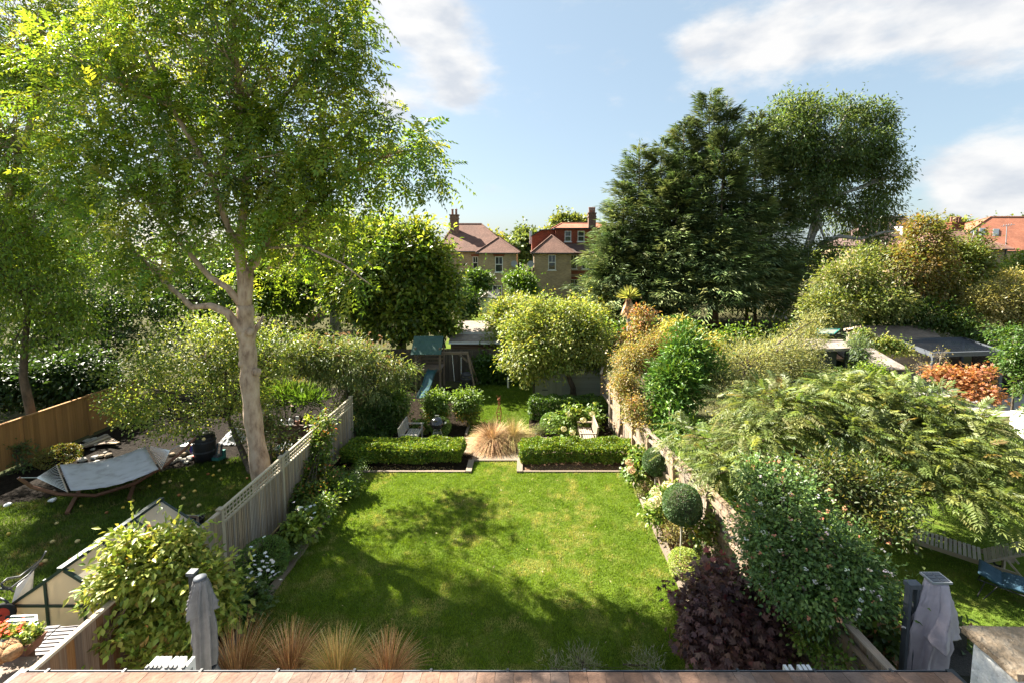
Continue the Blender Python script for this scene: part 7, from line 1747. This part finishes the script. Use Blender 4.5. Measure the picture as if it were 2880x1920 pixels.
for s in (.03, .97): beam(t, 'back_rail', 'teak_warm', h0 + nn * wd * s - Vector((0, 0, .03)), h0 + bd_ * .8 + nn * wd * s - Vector((0, 0, .03)), .03, .05); beam(t, 'prop', 'teak_warm', h0 + bd_ * .45 + nn * wd * s - Vector((0, 0, .05)), h0 + d * .62 + nn * wd * s - Vector((0, 0, .08)), .025, .04)
for u in (.12, L_ - .02):
    for s in (0, 1): p = a + d * u + nn * wd * s; beam(t, 'leg', 'teak_warm', p - Vector((0, 0, .06)), (p.x, p.y, 0), .05, .05, up=(1, 0, 0))
for s in (-.06, 1.1): torus(a + d * (L_ - .1) + nn * wd * s - Vector((0, 0, .24)), .09, .025, nn, 14, 6).build('wheel', 'rubber', t)
c0_, c1_ = W3(2752, 1584, .40), W3(2905, 1642, .36); d = (c1_ - c0_); d.z = 0; d.normalize(); nn = Vector((d.y, -d.x, 0)); L_ = 1.9; wd = .6
t = thing('sun_lounger', 'blue padded sun lounger with black tube legs by the wooden one', 'lounger', (c0_.x, c0_.y, 0))
m = MB(); nu, nv_ = 40, 8
for j in range(nv_ + 1):
    for i in range(nu + 1):
        u, v = i / nu, j / nv_; s_ = u * L_
        z = .40 - .10 * math.sin(min(1, u * 2.2) * math.pi) * .6 + .06 * max(0, .12 - u) / .12 + .035 * abs(math.sin(u * math.pi * 5)) ** .5 + .012 * math.sin(v * math.pi)
        p = c0_ + d * s_ + nn * wd * v; m.v.append((p.x, p.y, z))
m.f = [(j * (nu + 1) + i, j * (nu + 1) + i + 1, (j + 1) * (nu + 1) + i + 1, (j + 1) * (nu + 1) + i) for j in range(nv_) for i in range(nu)]
o = m.build('cushion', 'blue_cushion', t, smooth=True); sm = o.modifiers.new('thick', 'SOLIDIFY'); sm.thickness = .06
for s in (0, 1): rod(t, 'side_tube', 'black_plastic', c0_ + nn * wd * s + Vector((0, 0, -.06)), c0_ + d * L_ + nn * wd * s + Vector((0, 0, -.06)), .014)
for u in (.12, 1.15):
    for s in (0, 1):
        p = c0_ + d * u + nn * wd * s; rod(t, 'leg', 'black_plastic', (p.x, p.y, .34), (p.x + d.x * -.1 + nn.x * (.12 * (s * 2 - 1)), p.y - .1 * d.y + nn.y * .12 * (s * 2 - 1), 0), .013)
        rod(t, 'leg', 'black_plastic', (p.x + d.x * .2, p.y + d.y * .2, .34), (p.x + nn.x * (.12 * (s * 2 - 1)), p.y + nn.y * .12 * (s * 2 - 1), 0), .011)
c = G(2690, 1885, .5); t = thing('rattan_seat', 'black woven rattan seat back just above the parapet', 'seat', (c.x + .1, c.y, 0)); m = MB()
MB().box((c.x + .1, c.y + .2, .36), (.9, .6, .3)).build('seat', 'wicker', t); MB().box((c.x + .1, c.y + .46, .62), (.9, .1, .5)).build('backrest', 'wicker', t)
# ---- sheds and pergola on the right
t = thing('brown_shed', 'timber shed with brown felt gable roof beyond the dark summerhouse', 'shed', (21, 26, 0))
rz = 3.05; e1, e2 = U(2425, 917, 27.5), U(2610, 915, 28.3); g1, g2 = U(2480, 962, 25.6), U(2657, 958, 26.4)
h1_, h2_ = e1 * 2 - g1, e2 * 2 - g2; h1_.z, h2_.z = g1.z, g2.z
MB().slab([g1, g2, e2, e1], .05).build('roof', 'felt_brown', t); MB().slab([e1, e2, h2_, h1_], .05).build('roof', 'felt_brown', t)
q1, q2 = g1.lerp(g2, .04), g1.lerp(g2, .96); q3, q4 = h1_.lerp(h2_, .04), h1_.lerp(h2_, .96); ee = e1.lerp(e2, .04); ef = e1.lerp(e2, .96)
dz = Vector((0, 0, -.08)); V8 = [Vector((p.x, p.y, 0)) for p in (q1, q2, q4, q3)] + [p + dz for p in (q1, q2, q4, q3)] + [ee + dz, ef + dz]
MB().add(V8, [(0, 1, 5, 4), (1, 2, 6, 9, 5), (2, 3, 7, 6), (3, 0, 4, 8, 7)]).build('walls', 'teak_warm', t)
beam(t, 'bargeboard', 'cap_wood', g1, e1, .04, .12); beam(t, 'bargeboard', 'cap_wood', e1, h1_, .04, .12)
t = thing('summerhouse', 'dark stained summerhouse with overhanging grey roof half hidden by shrubs', 'summerhouse', (15, 21, 0))
a, b, c, d_ = U(2180, 985, 20.6), U(2398, 978, 20.6), U(2370, 955, 23.4), U(2190, 950, 23.6)
MB().slab([a, b, c, d_], .12).build('roof', 'felt_grey', t)
MB().prism([(a.x + .3, 20.95), (b.x - .45, 20.95), (c.x - .4, 23.2), (d_.x + .3, 23.2)], 0, a.z - .12).build('body', 'dark_metal', t)
m = MB(); xw = U(2375, 1000, 20.9).x; m.box((xw - .9, 20.93, 1.1), (.9, .04, 1.9)); k = m.build('window', 'grey_metal', t); g = MB().box((xw - .9, 20.9, 1.15), (.74, .02, 1.6)).build('pane', 'pane_dark', None); g.parent = k
beam(t, 'post', 'dark_metal', (b.x - .2, 20.7, 0), (b.x - .2, 20.7, b.z - .1), .1, .1, up=(1, 0, 0))
o = thing('cold_frame', 'propped green glazed lid on the summerhouse roof', 'cold frame', (U(2330, 940, 23).x, 23, 0)); p4 = [U(2292, 938, 22.9), U(2345, 940, 22.9), U(2362, 926, 23.4), U(2300, 925, 23.4)]
MB().slab(p4, .02).build('lid', 'sheet_glass', o)
for p_, q_ in zip(p4, p4[1:] + p4[:1]): beam(o, 'frame_bar', 'teal_plastic', p_, q_, .05, .05)
rod(o, 'prop', 'teal_plastic', p4[3], (p4[3].x, p4[3].y, 0), .03)
t = thing('blue_shed', 'dark blue-grey clad shed in front of the pergola', 'shed', (U(2490, 1040, 20.6).x, 21, 0))
a, b = U(2415, 1005, 20.6), U(2545, 1012, 20.2); c, d_ = U(2470, 985, 22.5), U(2425, 985, 22.8)
x0, x1 = U(2425, 1040, 20.4).x, U(2540, 1040, 20.4).x
MB().prism([(x0, 20.4), (x1, 20.4), (x1, 22.3), (x0, 22.3)], 0, 2.25).build('body', 'grey_metal', t); MB().slab([(x0 - .15, 20.2, 2.3), (x1 + .12, 20.2, 2.3), (x1 + .12, 22.5, 2.75), (x0 - .15, 22.5, 2.75)], .05).build('roof', 'felt_grey', t)
z = .1
while z < 2.2: beam(t, 'cladding_board', 'grey_metal', (x0, 20.385, z + .06), (x1, 20.385, z + .06), .025, .112, up=(0, .15, 1)); z += .118
A, Bq, Cq, Dq = Vector((20.1, 22.8, 2.32)), Vector((24.0, 23.3, 2.32)), Vector((25.2, 26.7, 2.32)), Vector((20.95, 26.3, 2.32))
t = thing('pergola', 'dark grey aluminium pergola with louvred roof', 'pergola', (22.5, 24.5, 0))
for p in (A, Bq, Cq, Dq): beam(t, 'post', 'grey_metal', (p.x, p.y, 0), (p.x, p.y, 2.3), .13, .13, up=(1, 0, 0))
for p, q_ in ((A, Bq), (Bq, Cq), (Cq, Dq), (Dq, A)): beam(t, 'beam', 'grey_metal', p, q_, .10, .22)
for k in range(26):
    u = (k + .5) / 26; p, q_ = A.lerp(Dq, u), Bq.lerp(Cq, u); beam(t, 'louvre', 'grey_metal', p.lerp(q_, .02) + Vector((0, 0, .05)), p.lerp(q_, .98) + Vector((0, 0, .05)), .118, .02, up=(0, .25, 1))
rod(t, 'crank', 'black_plastic', Bq.lerp(A, .1) + Vector((0, .2, -.1)), Bq.lerp(A, .12) + Vector((0, .2, -.9)), .012)
def slat_screen(lab, p, q_, h, n=None):
    t = thing('slatted_screen', lab, 'screen', ((p[0] + q_[0]) / 2, (p[1] + q_[1]) / 2, 0), group='slatted timber screens'); z = .12
    while z < h: beam(t, 'slat', 'dark_slat', (p[0], p[1], z), (q_[0], q_[1], z), .02, .075); z += .095
    for u in (0, .5, 1): x_, y_ = p[0] + (q_[0] - p[0]) * u, p[1] + (q_[1] - p[1]) * u; beam(t, 'post', 'dark_slat', (x_, y_ + .05, 0), (x_, y_ + .05, h), .07, .07, up=(1, 0, 0))
slat_screen('dark horizontal slat screen behind the pergola', (17.9, 26.9), (25.6, 27.1), 1.9)
slat_screen('brown horizontal slat screen on the right side of the pergola', (25.0, 23.2), (26.2, 27.0), 1.9)
c = G(2790, 1112); t = thing('outdoor_sofa', 'black outdoor corner sofa under the pergola', 'sofa', (c.x, c.y, 0)); B3 = lambda cc_, dd_, n_: MB().box((c.x + cc_[0], c.y + cc_[1], cc_[2]), dd_).build(n_, 'dark_metal' if n_ != 'cushion' else 'rubber', t)
B3((0, .4, .25), (2.0, .8, .28), 'base'); B3((0, .78, .58), (2.0, .14, .42), 'backrest'); B3((.95, .3, .45), (.14, .95, .35), 'armrest'); B3((-.45, .38, .44), (.85, .68, .12), 'cushion'); B3((.42, .38, .44), (.85, .68, .12), 'cushion')
for sx_, sy_ in ((-.9, .1), (.9, .1), (-.9, .8), (.9, .8)): beam(t, 'leg', 'black_plastic', (c.x + sx_, c.y + sy_, 0), (c.x + sx_, c.y + sy_, .12), .06, .06, up=(1, 0, 0))
p0, p1 = G(2838, 1200, 0), G(2960, 1300, 0); t = thing('rendered_wall', 'white rendered garden wall at the right edge beyond the sumac', 'wall', (p0.x, p0.y, 0))
wl_ = MB(); dd_ = (p1 - p0); dd_.z = 0; n2 = Vector((-dd_.y, dd_.x, 0)).normalized() * .2
wl_.prism([(p0.x, p0.y), (p1.x, p1.y), (p1.x + n2.x, p1.y + n2.y), (p0.x + n2.x, p0.y + n2.y)], 0, .75).build('wall', 'render_white', t)
o = beam(None, 'handrail', 'cap_wood', U(2660, 912, 28), U(2800, 938, 26.6), .07, .1); tag(o, 'pale timber rail running through bushes behind the brown shed', 'rail'); 
beam(o, 'post', 'cap_wood', (0, 0, 0), (0, 0, 0.001), .1, .1) if False else None
# ---- sheds beyond the back fence
t = thing('flat_roof_shed', 'long low shed with brown felt roof beyond the back fence', 'shed', (-2.5, 29, 0))
p = [U(1262, 985, 27.6), U(1410, 985, 27.6), U(1412, 966, 29.0), U(1268, 966, 29.0)]
for q_ in p: q_.z = 2.15
p[0].z = p[1].z = 1.95; MB().slab(p, .1).build('roof', 'felt_grey', t); beam(t, 'fascia', 'white_paint', p[0] + Vector((0, -.02, -.05)), p[1] + Vector((0, -.02, -.05)), .03, .12)
MB().prism([(p[0].x + .1, 27.75), (p[1].x - .1, 27.75), (p[2].x - .1, 28.9), (p[3].x + .1, 28.9)], 0, 1.9).build('body', 'fence_brown', t)
t = thing('flat_roof_shed', 'second felt-roofed shed stepping up behind the first', 'shed', (-2.5, 31.5, 0))
p = [U(1285, 955, 30.2), U(1440, 955, 30.2), U(1440, 928, 33.0), U(1290, 928, 33.0)]
p[0].z = p[1].z = 2.05; p[2].z = p[3].z = 2.35; MB().slab(p, .1).build('roof', 'felt_grey', t); beam(t, 'fascia', 'white_paint', p[0] + Vector((0, -.02, -.05)), p[1] + Vector((0, -.02, -.05)), .03, .14)
MB().prism([(p[0].x + .1, 30.4), (p[1].x - .1, 30.4), (p[2].x - .1, 32.8), (p[3].x + .1, 32.8)], 0, 1.98).build('body', 'play_wood', t)
c = U(1372, 860, 44.5); t = thing('playhouse', 'small white playhouse by the left brick house', 'playhouse', (c.x, 44.5, TY)); MB().box((c.x, 44.5, TY + .7), (1.3, 1.1, 1.4)).build('body', 'white_paint', t)
MB().slab([(c.x - .85, 43.8, TY + 1.35), (c.x, 43.8, TY + 1.95), (c.x, 45.2, TY + 1.95), (c.x - .85, 45.2, TY + 1.35)], .05).build('roof', 'teak_grey', t); MB().slab([(c.x, 43.8, TY + 1.95), (c.x + .85, 43.8, TY + 1.35), (c.x + .85, 45.2, TY + 1.35), (c.x, 45.2, TY + 1.95)], .05).build('roof', 'teak_grey', t)
MB().box((c.x + .25, 43.93, TY + .9), (.4, .04, .4)).build('window', 'pane_dark', t)
c = U(1335, 875, 45.5); t = thing('garden_table', 'small table with chairs on the patio of the left brick house', 'table', (c.x, 45.5, TY)); MB().box((c.x, 45.5, TY + .72), (1.2, .7, .05)).build('top', 'play_wood', t)
for i in (-1, 1):
    for j in (-1, 1): beam(t, 'leg', 'play_wood', (c.x + i * .5, 45.5 + j * .28, TY), (c.x + i * .5, 45.5 + j * .28, TY + .7), .05, .05, up=(1, 0, 0))
for o in C.objects:
    if 'mw' in o: del o['mw']
print('OBJECTS', len(C.objects), 'TRIS', TRIS[0])
